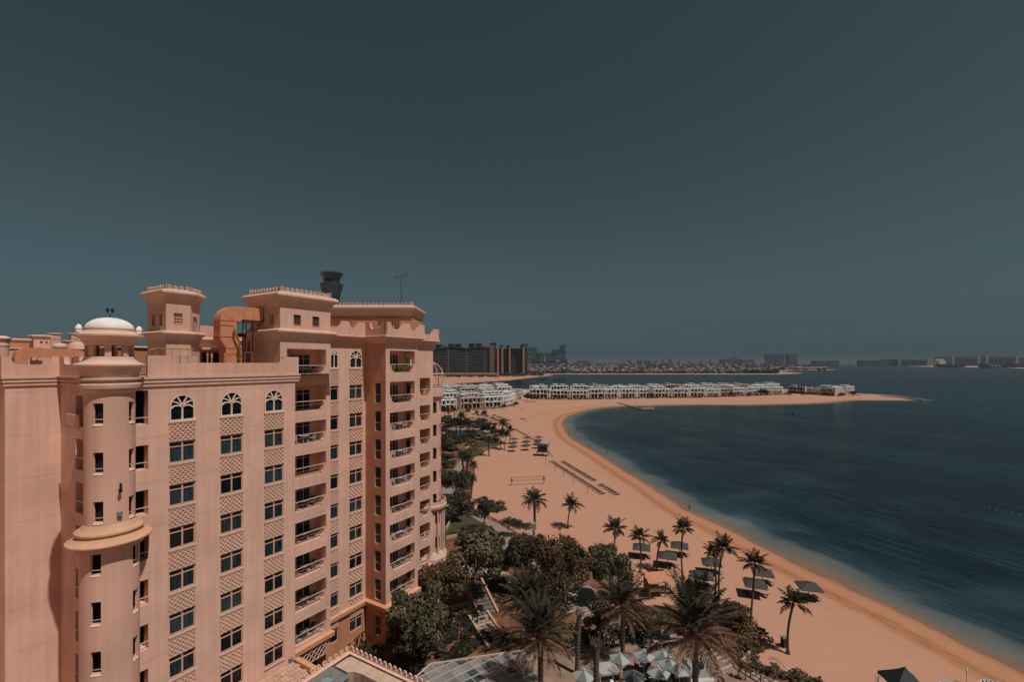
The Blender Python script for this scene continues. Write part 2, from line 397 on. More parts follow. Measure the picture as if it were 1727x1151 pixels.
# left side strip (faces left), with balcony openings half hidden by the turret
mb=MB(); vs0,vs1=v_on_u(143,13.7)-.6,v_on_u(127.5,13.7); ho=[(vs0,vs1,31.0-3.4*k,33.4-3.4*k) for k in range(0,9)]
mb.shell(VA,52.1,0,34.9,ho,fu(uA0),.3)
for a,b,c,d in ho:
    x0,x1,y0,y1=uA0+.3,uA0+1.6,a,b
    mb.quad((x0,y0,c),(x1,y0,c),(x1,y1,c),(x0,y1,c)); mb.quad((x0,y0,d),(x1,y0,d),(x1,y1,d),(x0,y1,d)); mb.quad((x0,y1,c),(x1,y1,c),(x1,y1,d),(x0,y1,d)); mb.quad((x0,y0,c),(x1,y0,c),(x1,y0,d),(x0,y0,d)); mb.quad((x1,y0,c),(x1,y1,c),(x1,y1,d),(x1,y0,d))
mb.quad((10.5,52.1,0),(13.7,52.1,0),(13.7,52.1,34.9),(10.5,52.1,34.9))
hs=[(54.2,56.0,31.0-3.4*k,33.2-3.4*k) for k in range(9)]
mb.shell(52.1,58,0,34.9,hs,fu(10.5),.3)
mb.quad((-12,58,0),(10.5,58,0),(10.5,58,34.9),(-12,58,34.9))
B(mb,'wall',STUC)
for k in range(9): dk=MB(); dk.box(uA0+1.5,uA0+1.57,vs0+.1,vs1-.1,31.02-3.4*k,33.2-3.4*k); B(dk,'recess_shade_panel',GL)  # dark panels stand for shade in the strip openings
for a,b,c,d in hs: dk=MB(); dk.quad((10.79,a,c),(10.79,b,c),(10.79,b,d),(10.79,a,d)); B(dk,'recess_shade_panel',GL)  # dark sheets fill these openings in place of shade
for a,b,c,d in [(h[0],h[1],h[2],h[3]) for h in [(vs0,vs1,31.0-3.4*k,33.4-3.4*k) for k in range(9)]]:
    rl=MB(); rl.bar((uA0-.02,a,c+.95),(uA0-.02,b,c+.95),.07,.07); B(rl,'balcony_rail',CORN)
for k in range(9): rl=MB(); rl.bar((so[0]-.3,VA-.02,31.3-3.4*k+.55),(so[1],VA-.02,31.3-3.4*k+.55),.06,.06); B(rl,'balcony_rail',CORN)
rl=MB()
# scrolled bracket balcony at the top of the strip
rl.prism([(vs0,32.0),(vs1+.1,32.0),(vs1+.1,31.9),(vs1-.05,31.6),(vs1-.05,31.2),(vs0,30.9)],fu(uA0),-.55,-.45)
for i in range(6): rl.bar((uA0-.5,vs0+(vs1-vs0)*i/5,31.0),(uA0-.5,vs0+(vs1-vs0)*i/5,32.0),.04,.04)
B(rl,'balcony_rail',CORN)
# cornice + parapets of the lower wing
mb=MB()
mb.sweep(CP_A,[(28.45,VA+.9),(28.45,VA),(uA0,VA),(uA0,52.1),(10.5,52.1),(10.5,58),(-12,58)][::-1],side=-1)
B(mb,'cornice',CORN)
mb=MB(); oo=.12
parapet(mb,fv(VA-oo),u_on_v(249,VA-oo),28.5,34.88,35.98,36.55,1.55)
mb.quad((28.5,VA-oo,34.88),(28.5,VA+2,34.88),(28.5,VA+2,36.5),(28.5,VA-oo,36.5))
parapet(mb,fv(52.1-oo),10.4-oo,13.7-oo,34.88,35.85,36.5,.5,merl=[(10.4-oo,10.4-oo+.5),(13.7-oo-.5,13.7-oo)])
parapet(mb,fu(uA0-oo),VA+2.2,52.1-oo,34.9,35.85,36.5,.6,merl=[(VA+2.2,VA+3.3),(47.6,48.7),(51.0,52.1-oo)])
parapet(mb,fu(10.5-oo),52.1-oo+.3,58,34.9,35.85,36.5,.8)
B(mb,'parapet',STUC2)
mb=MB()
mb.quad((uA0-.3,VA-.2,34.86),(33.0,VA-.1,34.86),(33.0,60,34.86),(uA0-.3,60,34.86)); mb.quad((-12,58,34.86),(14,58,34.86),(14,75,34.86),(-12,75,34.86)); mb.quad((10.4,52,34.86),(13.5,52,34.86),(13.5,60,34.86),(10.4,60,34.86))
mb.box(14.6,32.8,46.2,60,0,34.8,1); mb.box(28.5,51.8,48.4,60,0,38.9,1); mb.box(-12,13.2,60,70,0,34.8,1); mb.box(11.6,13.9,52.6,60,0,34.7,1)  # inner boxes added to block light inside the wall shells
B(mb,'roof',[mat('roof screed',(.38,.25,.19),.9,.15,.6),DARKIN])
# ---------------- balcony bay (left stack)
FLO=[31.0-3.4*k for k in range(8)]
def balconies(V,a0,a1,rows,corners,top,depth=2.1,mb=None,du0=0):
    ho=[]
    for (z0,z1) in rows: ho.append((a0,a1,z0,z1))
    return ho
rowsB=[(34.7,37.4)]+[(31.0,33.62)]+[(z,z+2.3) for z in FLO[1:]]
ba0=u_on_v(484,VBAY); ba1=u_on_v(550,VBAY)
mb=MB(); ho=[(ba0,ba1,a,b) for a,b in rowsB]
mb.shell(uBAY0,uBAY1,6.9,38.4,ho,fv(VBAY),.28)
mb.quad((uBAY1,VBAY,0),(uBAY1,VB+3,0),(uBAY1,VB+3,38.4),(uBAY1,VBAY,38.4)); mb.quad((uBAY0,VBAY,34.8),(uBAY0,48.5,34.8),(uBAY0,48.5,38.4),(uBAY0,VBAY,38.4))
B(mb,'wall',STUC)
def corner_fill(mb,f,a,z,sg,s=1.0):
    P=[(0,0),(.62,0),(.60,.22),(.42,.26),(.28,.45),(.24,.78),(0,.95)]
    mb.prism([(a+sg*x*s,z+y*s) for x,y in P],f,.004,.27)
def balcony(V,a0,a1,z0,z1,right=True,left=False,door=(.26,.80),depth=1.55,s=1.0,side_screen=True,sidewin=None):
    mb=MB(); f=fv(V); e=.28
    x0,x1,y0,y1=a0-.0,a1+.0,V+e,V+depth
    mb.quad((x0,y0,z0),(x1,y0,z0),(x1,y1,z0),(x0,y1,z0),1); mb.quad((x0,y0,z1),(x1,y0,z1),(x1,y1,z1),(x0,y1,z1)); mb.quad((x0,y0,z0),(x0,y1,z0),(x0,y1,z1),(x0,y0,z1)); mb.quad((x1,y0,z0),(x1,y1,z0),(x1,y1,z1),(x1,y0,z1)); mb.quad((x0,y1,z0),(x1,y1,z0),(x1,y1,z1),(x0,y1,z1))
    if right: corner_fill(mb,f,a1,z0,-1,s)
    if left: corner_fill(mb,f,a0,z0,1,s)
    bal=B(mb,'balcony',[STUC2,mat('balcony floor tile',(.36,.22,.16),.7,.15,4)])
    r=MB(); r.bar((a0,V-.02,z0+1.0),(a1,V-.02,z0+1.0),.05,.075); r.bar((a0,V+.08,z0+.6),(a1,V+.08,z0+.6),.012,.012)
    ob=r.build('railing',CORN,bal,OFF)
    w=a1-a0; 
    fm,pm=frame_mesh((door[1]-door[0])*w,min(2.15,z1-z0-.15),'door')
    d=put('door',fm,bal,((a0+w*(door[0]+door[1])/2)-U0,V+depth-.19-V0,z0+.01)); put('pane',pm[rw.choice([0,0,1])],d)
    if sidewin: window('u',a1-.19,V+.55,V+1.4,z0+.75,z1-.25,sidewin,parent=bld)
    return bal
for (a,b) in rowsB: balcony(VBAY,ba0,ba1,a,b)
# base of the bay: ledge, lattice band, opening with a dark shade panel
mb=MB(); mb.sweep([(0,6.05),(.12,6.05),(.16,6.2),(.3,6.3),(.34,6.75),(.2,6.85),(0,6.95)],[(uA1,VBAY),(uBAY1,VBAY),(uBAY1,VB)],side=-1)
mb.sweep([(0,6.05),(.12,6.05),(.16,6.2),(.3,6.3),(.34,6.75),(.2,6.85),(0,6.95)],[(uBAY1+.36,VB),(uC0,VB),(uC0,VC),(uC1,VC),(uC1,VB),(uD1,VB),(uD1,VB+5)],side=-1)
B(mb,'ledge',mat('orange ledge stucco',(.62,.30,.17),.9,.1,1.5,.2))
mb=MB(); ho=[(ba0+.9,ba1,1.2,5.9)]; mb.shell(uA1,uBAY1,0,6.1,ho,fv(VBAY+.02),1.6)
hb=[(u_on_v(590,VB),u_on_v(611,VB),3.7,5.95),(u_on_v(556,VB),u_on_v(570.5,VB),3.7,5.95)]
mb.shell(uBAY1,uC0,0,6.1,hb,fv(VB+.02),.2)
hv=v_on_u(642.5,uC0+.02),v_on_u(632,uC0+.02); hv=(min(hv),max(hv))
mb.shell(VC,VB,0,6.1,[(hv[0],hv[1],2.9,5.95)],fu(uC0+.02),.25)
mb.shell(uC0,uC1,0,6.1,[(u_on_v(661,VC),u_on_v(699,VC),2.6,5.6)],fv(VC+.02),.3); mb.shell(uC1,uD1,0,6.1,[(u_on_v(708,VB),u_on_v(725,VB),2.6,5.6)],fv(VB+.02),.3)
mb.quad((uC1,VC,0),(uC1,VB,0),(uC1,VB,6.1),(uC1,VC,6.1))
B(mb,'lower_wall',TERR)
for a,b,c,d in hb: window('v',VB+.02,a,b,c,d-.55,'double' if b-a>1.3 else 'single'); lattice('v',VB-.01,a,b,d-.55,d,open_=True,nu=5)
window('u',uC0+.02,hv[0],hv[1],2.9,5.4,'sash'); lattice('u',uC0-.01,hv[0],hv[1],5.4,5.95,open_=True,nu=4)
dk=MB(); dk.quad((ba0,VBAY+1.6,1),(ba1,VBAY+1.6,1),(ba1,VBAY+1.6,6),(ba0,VBAY+1.6,6)); B(dk,'recess_shade_panel',GL); dk=MB(); dk.quad((uC0+.6,VC+.3,2.5),(uC1-.3,VC+.3,2.5),(uC1-.3,VC+.3,5.7),(uC0+.6,VC+.3,5.7)); B(dk,'recess_shade_panel',GL); dk=MB(); dk.quad((uC1+.3,VB+.3,2.5),(uD1-.3,VB+.3,2.5),(uD1-.3,VB+.3,5.7),(uC1+.3,VB+.3,5.7)); B(dk,'recess_shade_panel',GL)  # dark sheets behind the ground openings stand for shade
lattice('v',VBAY+.0,ba0+.9,ba1,4.7,5.9,open_=True,nu=6)
# ---------------- recessed wall with arched windows
mb=MB(); ho=[]; wn=[]; sl=MB()
for (a,b,kd) in ((u_on_v(589.3,VB),u_on_v(611,VB),'double'),(u_on_v(556.5,VB),u_on_v(570.8,VB),'single')):
    ho.append((a,b,35.35,37.55)); wn.append((a,b,35.35,37.55,'arch')); sills(sl,'v',VB,a,b,35.35)
    if kd=='single': a+=.05
    for k in range(8):
        zt=33.3-3.4*k; 
        ho.append((a,b,zt-1.7,zt)); wn.append((a,b,zt-1.7,zt,kd)); sills(sl,'v',VB,a,b,zt-1.7)
        lattice('v',VB,a,b,zt+.03,zt+(1.87 if k==0 else 1.54),nu=4 if kd=='double' else 3)
    lattice('v',VB,a,b,7.0,7.65,nu=4 if kd=='double' else 3)
mb.shell(uBAY1,uC0,6.9,38.8,ho,fv(VB),.19)
for a,b,c,d,k in wn:
    if k=='arch': spandrel(mb,VB,a,b,c,d)
B(mb,'wall',STUC)
for a,b,c,d,k in wn: window('v',VB,a,b,c,d,k)
# ---------------- corner block: left face, front, stepped right part
mb=MB(); ho=[(hv[0],hv[1],34.85,37.4)]+[(hv[0],hv[1],z+.05,z+2.55) for z in FLO]
mb.shell(VC,VB,6.9,38.8,ho,fu(uC0),.25); B(mb,'side_wall',stucco('shade deepened stucco',(.60,.29,.19)))  # left face stucco darker and oranger, its shade put into the colour
for i,h in enumerate(ho):
    if i==0: 
        lattice('u',uC0+.12,h[0],h[1],h[2],h[3],nu=7); continue
    window('u',uC0,h[0],h[1],h[2],h[3],'sash',inset=.04)
ca0,ca1=u_on_v(657.5,VC),u_on_v(699.5,VC)
rowsC=[(34.8,37.46),(31.0,33.65)]+[(z,z+2.32) for z in FLO[1:]]
mb=MB(); mb.shell(uC0,uC1,6.9,38.8,[(ca0,ca1,a,b) for a,b in rowsC],fv(VC),.28); mb.quad((uC1,VC,6.9),(uC1,VB,6.9),(uC1,VB,38.8),(uC1,VC,38.8))
da0,da1=u_on_v(708,VB),u_on_v(725.3,VB); rowsD=[(31.2,33.8)]+[(z+.05,z+2.3) for z in FLO[1:]]
mb.shell(uC1,uD1,6.9,38.8,[(da0,da1,a,b) for a,b in rowsD],fv(VB),.28); mb.quad((uD1,VB,0),(uD1,60,0),(uD1,60,38.8),(uD1,VB,38.8))
B(mb,'wall',STUC)
for i,(a,b) in enumerate(rowsC):
    bl=balcony(VC,ca0,ca1,a,b,True,True,(.30,.66),sidewin='arch' if i==0 else 'single')
    if i==0: pass
for (a,b) in rowsD: balcony(VB,da0,da1,a,b,True,True,(.34,.92),s=.75)
# upper cornice and merlon parapet of the high part
mb=MB(); C2=cornice(38.3,39.35,.75)
mb.sweep(C2,[(uBAY1+.3,VB),(uC0,VB),(uC0,VC),(uC1,VC),(uC1,VB),(uD1,VB),(uD1,VB+9)],side=-1)
B(mb,'cornice',STUC2)
mb=MB(); o=.62
def mer(a0,a1,n,w=.75,half=True):
    L=a1-a0; g=L/n; r=[]
    for i in range(n+1):
        c=a0+i*g; r.append((max(a0,c-w/2),min(a1,c+w/2)))
    return r
parapet(mb,fv(VB-o),uBAY1+.3,uC0-o,39.3,40.05,40.85,0,merl=[(u_on_v(576,VB-o),u_on_v(590,VB-o)),(u_on_v(603,VB-o),uC0-o)])
parapet(mb,fu(uC0-o),VC-o,VB-o,39.3,40.05,40.85,0,merl=[(VC-o,VC-o+.7),(VB-o-.8,VB-o)])
parapet(mb,fv(VC-o),uC0-o,uC1+o,39.3,40.05,40.85,0,merl=[(uC0-o,uC0-o+.9),(u_on_v(678,VC-o),u_on_v(692,VC-o)),(uC1+o-1.2,uC1+o)])
parapet(mb,fv(VB-o),uC1+o,uD1+o,39.3,40.05,40.85,0,merl=[(uD1+o-1.3,uD1+o)])
parapet(mb,fu(uD1+o-.3),VB-o+.3,VB+9,39.3,40.05,40.85,0,merl=[(VB-o+.3,VB-o+1.2),(VB+3,VB+4)])
B(mb,'parapet',STUC2)
mb=MB(); mb.quad((28.5,VB-.5,39.25),(uC0,VB-.5,39.25),(uC0,60,39.25),(28.5,60,39.25)); mb.quad((uC0,VC-.5,39.25),(uC1+.5,VC-.5,39.25),(uC1+.5,60,39.25),(uC0,60,39.25)); mb.quad((uC1,VB,39.24),(uD1,VB,39.24),(uD1,60,39.24),(uC1,60,39.24))
mb.quad((33.3,60,30),(33.3,VB,30),(33.3,VB,39.2),(33.3,60,39.2)); B(mb,'roof',MATS['roof screed'])
# ---------------- roof tower over the bay
def crest(mb,path,z,h=.42,closed=False,pitch=.5):
    for (a,b) in zip(path,path[1:]):
        a=Vector((*a,0)); b=Vector((*b,0)); L=(b-a).length; n=max(2,int(L/pitch)); d=(b-a)/L; nn=Vector((d.y,-d.x,0))
        mb.add([*(a+nn*.06+Vector((0,0,z)),b+nn*.06+Vector((0,0,z)),b-nn*.06+Vector((0,0,z)),a-nn*.06+Vector((0,0,z))),*(a+nn*.06+Vector((0,0,z+.12)),b+nn*.06+Vector((0,0,z+.12)),b-nn*.06+Vector((0,0,z+.12)),a-nn*.06+Vector((0,0,z+.12)))],[(0,1,5,4),(1,2,6,5),(2,3,7,6),(3,0,4,7),(4,5,6,7)])
        for i in range(n):
            c=a+d*(L*(i+.5)/n); r=h*.42; ri=r*.5; vs=[]; k=8
            for t in (-.06,.06):
                for q in range(k): 
                    an=2*PI*q/k+PI/8; vs+= [c+nn*t+d*(r*math.cos(an))+Vector((0,0,z+.1+r+r*math.sin(an)))]
                for q in range(k): 
                    an=2*PI*q/k+PI/8; vs+= [c+nn*t+d*(ri*math.cos(an))+Vector((0,0,z+.1+r+ri*math.sin(an)))]
            fs=[]
            for q in range(k):
                q2=(q+1)%k; fs+=[(q,q2,k+q2,k+q),(2*k+q,3*k+q,3*k+q2,2*k+q2),(q,2*k+q,2*k+q2,q2),(k+q,k+q2,3*k+q2,3*k+q)]
            mb.add(vs,fs)
        for e in (a,b): mb.box(e.x-.12,e.x+.12,e.y-.12,e.y+.12,z,z+h+.1)
t2=MB(); x0,x1,y0,y1=uBAY0,uBAY1,VBAY,48.6
wf=[(u_on_v(495.5,VBAY),u_on_v(507.5,VBAY),39.75,40.85),(u_on_v(527,VBAY),u_on_v(538.5,VBAY),39.75,40.85)]
wl=[(v_on_u(461.5,x0),v_on_u(453.5,x0),39.75,40.85),(v_on_u(441,x0),v_on_u(433,x0),39.75,40.85)]; wl=[(min(a,b),max(a,b),c,d) for a,b,c,d in wl]
t2.shell(x0,x1,39.2,42.0,wf,fv(y0),.22); t2.shell(y0,y1,39.2,42.0,wl,fu(x0),.22)
t2.quad((x1,y0,39.2),(x1,y1,39.2),(x1,y1,42),(x1,y0,42)); t2.quad((x0,y1,34.8),(x1,y1,34.8),(x1,y1,42),(x0,y1,42))
pt=B(t2,'roof_tower',STUC2)
c=MB(); c.sweep(cornice(38.25,39.35,.55),[(x1,y1),(x1,y0),(x0,y0),(x0,y1+.2)][::-1],side=-1); c.sweep(cornice(41.6,42.95,.62),[(x1,y1),(x1,y0),(x0,y0),(x0,y1)][::-1],closed=True,side=-1); c.box(x0-.1,x1+.1,y0-.1,y1+.1,42.7,43.05); c.build('cornice',CORN,pt,OFF)
g=MB(); k=.05; crest(g,[(x1-k,y1-k),(x1-k,y0+k),(x0+k,y0+k),(x0+k,y1-k)],43.05); g.build('roof_crest',CORN,pt,OFF)
scr=mat('pink perforated screen',(.40,.19,.13),.8,.45,14)
for a,b,z0,z1 in wf:
    s=MB(); s.box(a,b,y0+.16,y0+.2,z0,z1); s.prism([(a,z0),(b,z0),(b,z0+.12),(a,z0+.12)],fv(y0),-.02,.1)
    for i in range(4):
        for j in range(4): q=a+(b-a)*(i+.5)/4; w=z0+(z1-z0)*(j+.5)/4; s.box(q-.07,q+.07,y0+.10,y0+.155,w-.09,w+.09,1)
    s.build('pierced_window',[scr,DARKIN],pt,OFF)
for a,b,z0,z1 in wl:
    s=MB(); s.box(x0+.16,x0+.2,a,b,z0,z1)
    for i in range(2):
        for j in range(4): q=a+(b-a)*(i+.5)/2; w=z0+(z1-z0)*(j+.5)/4; s.box(x0+.10,x0+.155,q-.1,q+.1,w-.09,w+.09,1)
    s.build('pierced_window',[mat('dark perforated screen',(.12,.08,.07),.8),STUC2],pt,OFF)
# ---------------- chamfered roof tower on the left
P=[(20.9,46.5),(19.0,46.5),(19.0,50.1),(20.4,51.5),(22.3,51.5),(22.3,47.9)]
t=MB(); 
def ringwalls(mb,P,z0,z1,skip=()):
    for i in range(len(P)):
        if i in skip: continue
        a,b=P[i],P[(i+1)%len(P)]; mb.quad((*a,z0),(*b,z0),(*b,z1),(*a,z1))
ringwalls(t,P,34.8,38.0); ringwalls(t,P,38.4,41.6,skip=(0,1))
t.shell(19.0,20.9,38.4,41.6,[(u_on_v(293,46.5),u_on_v(308,46.5),38.95+.4,40.35)],fv(46.5),.22)
wl=[(46.5+3.6*.22,46.5+3.6*.36,38.95+.3,40.25),(46.5+3.6*.6,46.5+3.6*.75,39.25,40.25)]
t.shell(46.5,50.1,38.4,41.6,wl,fu(19.0),.22)
pt=B(t,'roof_tower',STUC2)
c=MB(); c.sweep(cornice(41.2,42.35,.5),P,closed=True,side=1); c.sweep(cornice(37.9,38.75,.5),P,closed=True,side=1)
c.add([(x,y,42.3) for x,y in P],[tuple(range(6))]); c.add([(20.9,46.5,42.35),(19.0,46.5,42.35),(19,50.1,42.35),(20.4,51.5,42.35),(22.3,51.5,42.35),(22.3,47.9,42.35)],[tuple(range(6))]); c.build('cornice',CORN,pt,OFF)
g=MB(); crest(g,P+[P[0]],42.35,.38,pitch=.42); g.build('roof_crest',CORN,pt,OFF)
s=MB(); a,b=u_on_v(293,46.5),u_on_v(308,46.5); s.box(a,b,46.66,46.7,39.35,40.35)
for i in range(4):
    for j in range(4): q=a+(b-a)*(i+.5)/4; w=39.35+(j+.5)/4; s.box(q-.06,q+.06,46.6,46.655,w-.08,w+.08,1)
s.build('pierced_window',[MATS['dark perforated screen'],STUC2],pt,OFF)
for a,b,z0,z1 in wl:
    s=MB(); s.box(19.16,19.2,a,b,z0,z1)
    for j in range(4): s.box(19.12,19.155,a+.05,a+.2,z0+j*.25+.05,z0+j*.25+.17,1)
    s.build('pierced_window',[MATS['dark perforated screen'],STUC2],pt,OFF)
s=MB(); q=MB(); A=Vector((21.5,47.1)); D=Vector((1,1)).normalized(); n=Vector((1,-1)).normalized()
p0=A-D*.35+n*.05; p1=A+D*.35+n*.05
s.quad((*p0,38.75),(*p1,38.75),(*p1,40.1),(*p0,40.1)); s.build('door',mat('pale grey steel door',(.45,.40,.37),.6),pt,OFF)
q.bar((p0.x,p0.y,40.2),(p1.x,p1.y,40.2),.3,.08); q.build('door_hood',CORN,pt,OFF)
# connecting plant room between the roof towers
m=MB(); vv=49.6
m.box(22.3,31,vv,vv+6,34.8,38.4)
m.prism([(22.3,38.3),(31,38.3),(31,39.5),(30.2,39.5),(29.9,38.9),(29.3,38.65),(25.6,38.65),(24.9,38.9),(24.6,39.6),(22.3,39.6)],fv(vv-.3),0,.3)
pr=B(m,'plant_room',STUC2)
c=MB(); c.sweep(cornice(37.7,38.45,.45),[(22.3,vv),(31,vv)],side=-1); c.box(21.0,26.0,vv-1.6,vv,37.25,37.45); c.build('cornice',CORN,pr,OFF)
for a,b,c,d,nm in ((23.3,25.0,34.9,37.0,'doorway'),(26.1,26.8,36.2,36.9,'window'),(28.0,28.7,36.2,36.9,'window'),(25.6,25.9,36.2,36.9,'window')): dkk=MB(); dkk.box(a,b,vv-.03,vv+.01,c,d); dkk.build(nm,DARKIN,pr,OFF)
pp=MB(); pp.box(20.0,21.4,46.28,46.5,35.0,36.6); pp.build('electrical_cabinet',mat('pale pink cabinet',(.55,.36,.28),.6),pr,OFF)
# penthouse behind the merlons (its face turned to the sea)
ph=empty('penthouse',(0,0,0)); ph.parent=bld; 
ph.rotation_euler=(0,0,-TH); lo=UV(Vector((0,0,0))); 
wv=Vector((W(U0,V0)[0],W(U0,V0)[1],0)); Rm=Matrix.Rotation(-TH,4,'Z'); lw=Rm@(-wv); ph.location=lw
m=MB(); Y=69.0; xa,xb=AT(556,Y).x,AT(695,Y).x
m.box(xa,xb,Y,Y+8,39.0,43.3); m.build('wall',mat('orange rooftop stucco',(.60,.27,.14),.9,.1,1),ph)
c=MB(); c.sweep(cornice(42.9,44.4,.6),[(xa,Y),(xb,Y),(xb,Y+8)],side=-1); c.build('cornice',CORN,ph)
g=MB(); crest(g,[(xa,Y+.1),(xb,Y+.1)],44.4,.45,pitch=.6); g.build('roof_crest',CORN,ph)
l=MB()
for (pa,pb) in ((558,592),(640,674)):
    a,b=AT(pa,Y).x,AT(pb,Y).x
    for i in range(14): q=a+(b-a)*i/13; l.box(q-.05,q+.05,Y-.12,Y-.01,41.2,42.7)
l.build('louvre',mat('brown louvre',(.34,.15,.09),.7),ph)
l=MB()
for i in range(7):
    a=xa+i*(AT(670,Y).x-xa)/7; l.box(a+.04,a+(AT(670,Y).x-xa)/7-.04,Y-1.5,Y-1.42,39.9,41.35)
    l.bar((a+.1,Y-1.46,39),(a+.1,Y-1.46,40),.07)
l.build('screen_panel',DUCT,ph)
# ---------------- round corner turret
TC=(13.7+.1,VA+.05)
TW=Vector((-28.7,33.45)); tu,tv=UV(TW); TC=(tu,tv)
def cylfn(r): return lambda a,z,d=0:(TC[0]+(r-d)*math.cos(a),TC[1]+(r-d)*math.sin(a),z)
aw=-76.3-math.degrees(TH); ae=9.0-math.degrees(TH)
m=MB(); H=[]; H2=[]
for k in range(0,3):
    zt=33.2-3.38*k
    for c0,ww in ((aw,.62/1.42),(ae,.62/1.42),(aw-90,.6/1.42)): H.append((R(c0)-ww/2,R(c0)+ww/2,zt-1.55,zt))
for k in range(3,9):
    zt=33.2-3.38*k
    for c0,ww in ((aw,.62/1.67),(ae,.62/1.67),(aw-90,.6/1.67)): H2.append((R(c0)-ww/2,R(c0)+ww/2,zt-1.65,zt))
a_s=R(aw-140)
m.shell(a_s,a_s+2*PI,24.0,34.4,H,cylfn(1.42),.2,du=R(6)); m.shell(a_s,a_s+2*PI,0,23.4,H2,cylfn(1.67),.2,du=R(6))
tr=B(m,'corner_turret',STUC2,weld=True)
m=MB(); m.lathe([(1.1,0),(1.1,34.4)],TC,24); m.build('stair_core',DARKIN,tr,OFF)
s=MB()
for hs,r in ((H,1.42),(H2,1.67)):
    for a,b,c,d in hs:
        f=cylfn(r)
        n=6
        for i in range(n):
            q=a+(b-a)*i/n; w=a+(b-a)*(i+1)/n
            s.quad(f(q,c,-.03),f(w,c,-.03),f(w,c+.16,.20),f(q,c+.16,.20)); s.quad(f(q,c,-.03),f(w,c,-.03),f(w,c-.02,0),f(q,c-.02,0))
            s.quad(f(q,c+.42,.0),f(w,c+.42,.0),f(w,c+.48,.0),f(q,c+.48,.0))
s.build('window_sill',CORN,tr,OFF)
m=MB(); m.lathe([(1.42,23.4),(1.9,23.0),(1.95,23.15),(2.0,23.35),(2.36,23.46),(2.40,23.52),(2.39,23.60),(2.12,23.70),(1.95,23.82),(1.82,24.0),(1.82,24.12),(1.94,24.16),(1.93,24.27),(1.6,24.48),(1.42,24.75)],TC,64); m.build('ring_cornice',RING,tr,OFF,smooth=22)
m=MB()
for i in range(28):
    a=2*PI*i/28; m.bar((TC[0]+1.6*math.cos(a),TC[1]+1.6*math.sin(a),22.95),(TC[0]+2.02*math.cos(a),TC[1]+2.02*math.sin(a),23.35),.12,.1)
m.build('dentil',RING,tr,OFF)
m=MB(); m.lathe([(1.42,33.9),(1.52,33.98),(1.52,34.18),(1.74,34.22),(1.78,34.46),(1.74,34.56),(1.56,34.58),(1.56,34.76),(1.80,34.80),(1.80,34.94),(1.60,34.97),(1.66,35.3),(1.78,35.6),(1.98,35.75),(2.05,35.78),(2.05,35.88),(1.78,35.95),(1.58,36.06),(1.44,36.22),(1.38,36.42)],TC,64); m.build('lower_eave',CORN,tr,OFF)
m=MB(); hol=[(R(aw+i*45)-.26,R(aw+i*45)+.26,36.4,37.2) for i in range(-3,5)]
m.shell(a_s,a_s+2*PI,36.2,37.5,hol,cylfn(1.36),.28,du=R(6)); m.shell(a_s,a_s+2*PI,36.2,37.5,hol,cylfn(1.08),.01,du=R(6)); m.build('lantern',STUC2,tr,OFF,weld=True)
m=MB(); m.lathe([(1.3,37.2),(1.42,37.3),(1.48,37.5),(1.62,37.7),(1.9,37.82),(1.96,37.85),(1.96,37.96),(1.70,38.03),(1.54,38.12),(1.45,38.25)],TC,64); m.build('upper_eave',CORN,tr,OFF)
m=MB(); m.lathe([(1.42,38.2),(1.42,38.42),(1.34,38.44)],TC,48); m.build('dome_band',DUCT if False else RING,tr,OFF,smooth=30)
m=MB(); m.lathe([(1.36*math.cos(t),38.42+.78*math.sin(t)) for t in [PI/2*i/12 for i in range(13)]],TC,48)
for q in range(4):
    a=R(q*45); m.tube([(TC[0]+1.365*math.cos(t)*math.cos(a),TC[1]+1.365*math.cos(t)*math.sin(a),38.42+.785*math.sin(t)) for t in [PI*i/16 for i in range(17)]],.012,4)
m.build('dome',SEALW,tr,OFF,smooth=40)
for wa in (-49.5-80,-49.5+76,-49.5+180):
    a=R(wa)-TH; m=MB(); m.lathe([(.17,38.1),(.17,38.3),(.2,38.33),(.19,38.42),(.14,38.55),(.07,38.63),(0,38.66)],(TC[0]+1.66*math.cos(a),TC[1]+1.66*math.sin(a)),16); m.build('small_dome',SEALW,tr,OFF,smooth=40)
# lantern floor
# ---------------- far rounded bay at the right end
Q=UV(AT(724,70.5)); m=MB()
ah=[(-PI/2-TH+R(x)-.22,-PI/2-TH+R(x)+.22,30.2-3.4*k-1.7,30.2-3.4*k) for k in range(5) for x in (-30,35,80)]
QC=(Q[0],Q[1])
qf=lambda r:(lambda a,z,d=0:(QC[0]+(r-d)*math.cos(a),QC[1]+(r-d)*math.sin(a),z))
m.shell(-PI*1.3,PI*.7,15.4,32.2,ah,qf(1.75),.25,du=R(10)); 
ah2=[(-PI/2-TH+R(x)-.2,-PI/2-TH+R(x)+.2,z,z+1.7) for z in (12.2,8.6) for x in (-30,8,46,84)]
m.shell(-PI*1.3,PI*.7,6.5,15.4,ah2,qf(2.05),.25,du=R(10)); ah3=[(a,b,2.8,5.2) for a,b,c,d in ah2[:4]]
m.shell(-PI*1.3,PI*.7,0,6.5,ah3,qf(2.2),.3,du=R(10)); m.lathe([(1.4,0),(1.4,32)],QC,20,m=1)
tb=B(m,'rounded_bay',[STUC2,DARKIN])
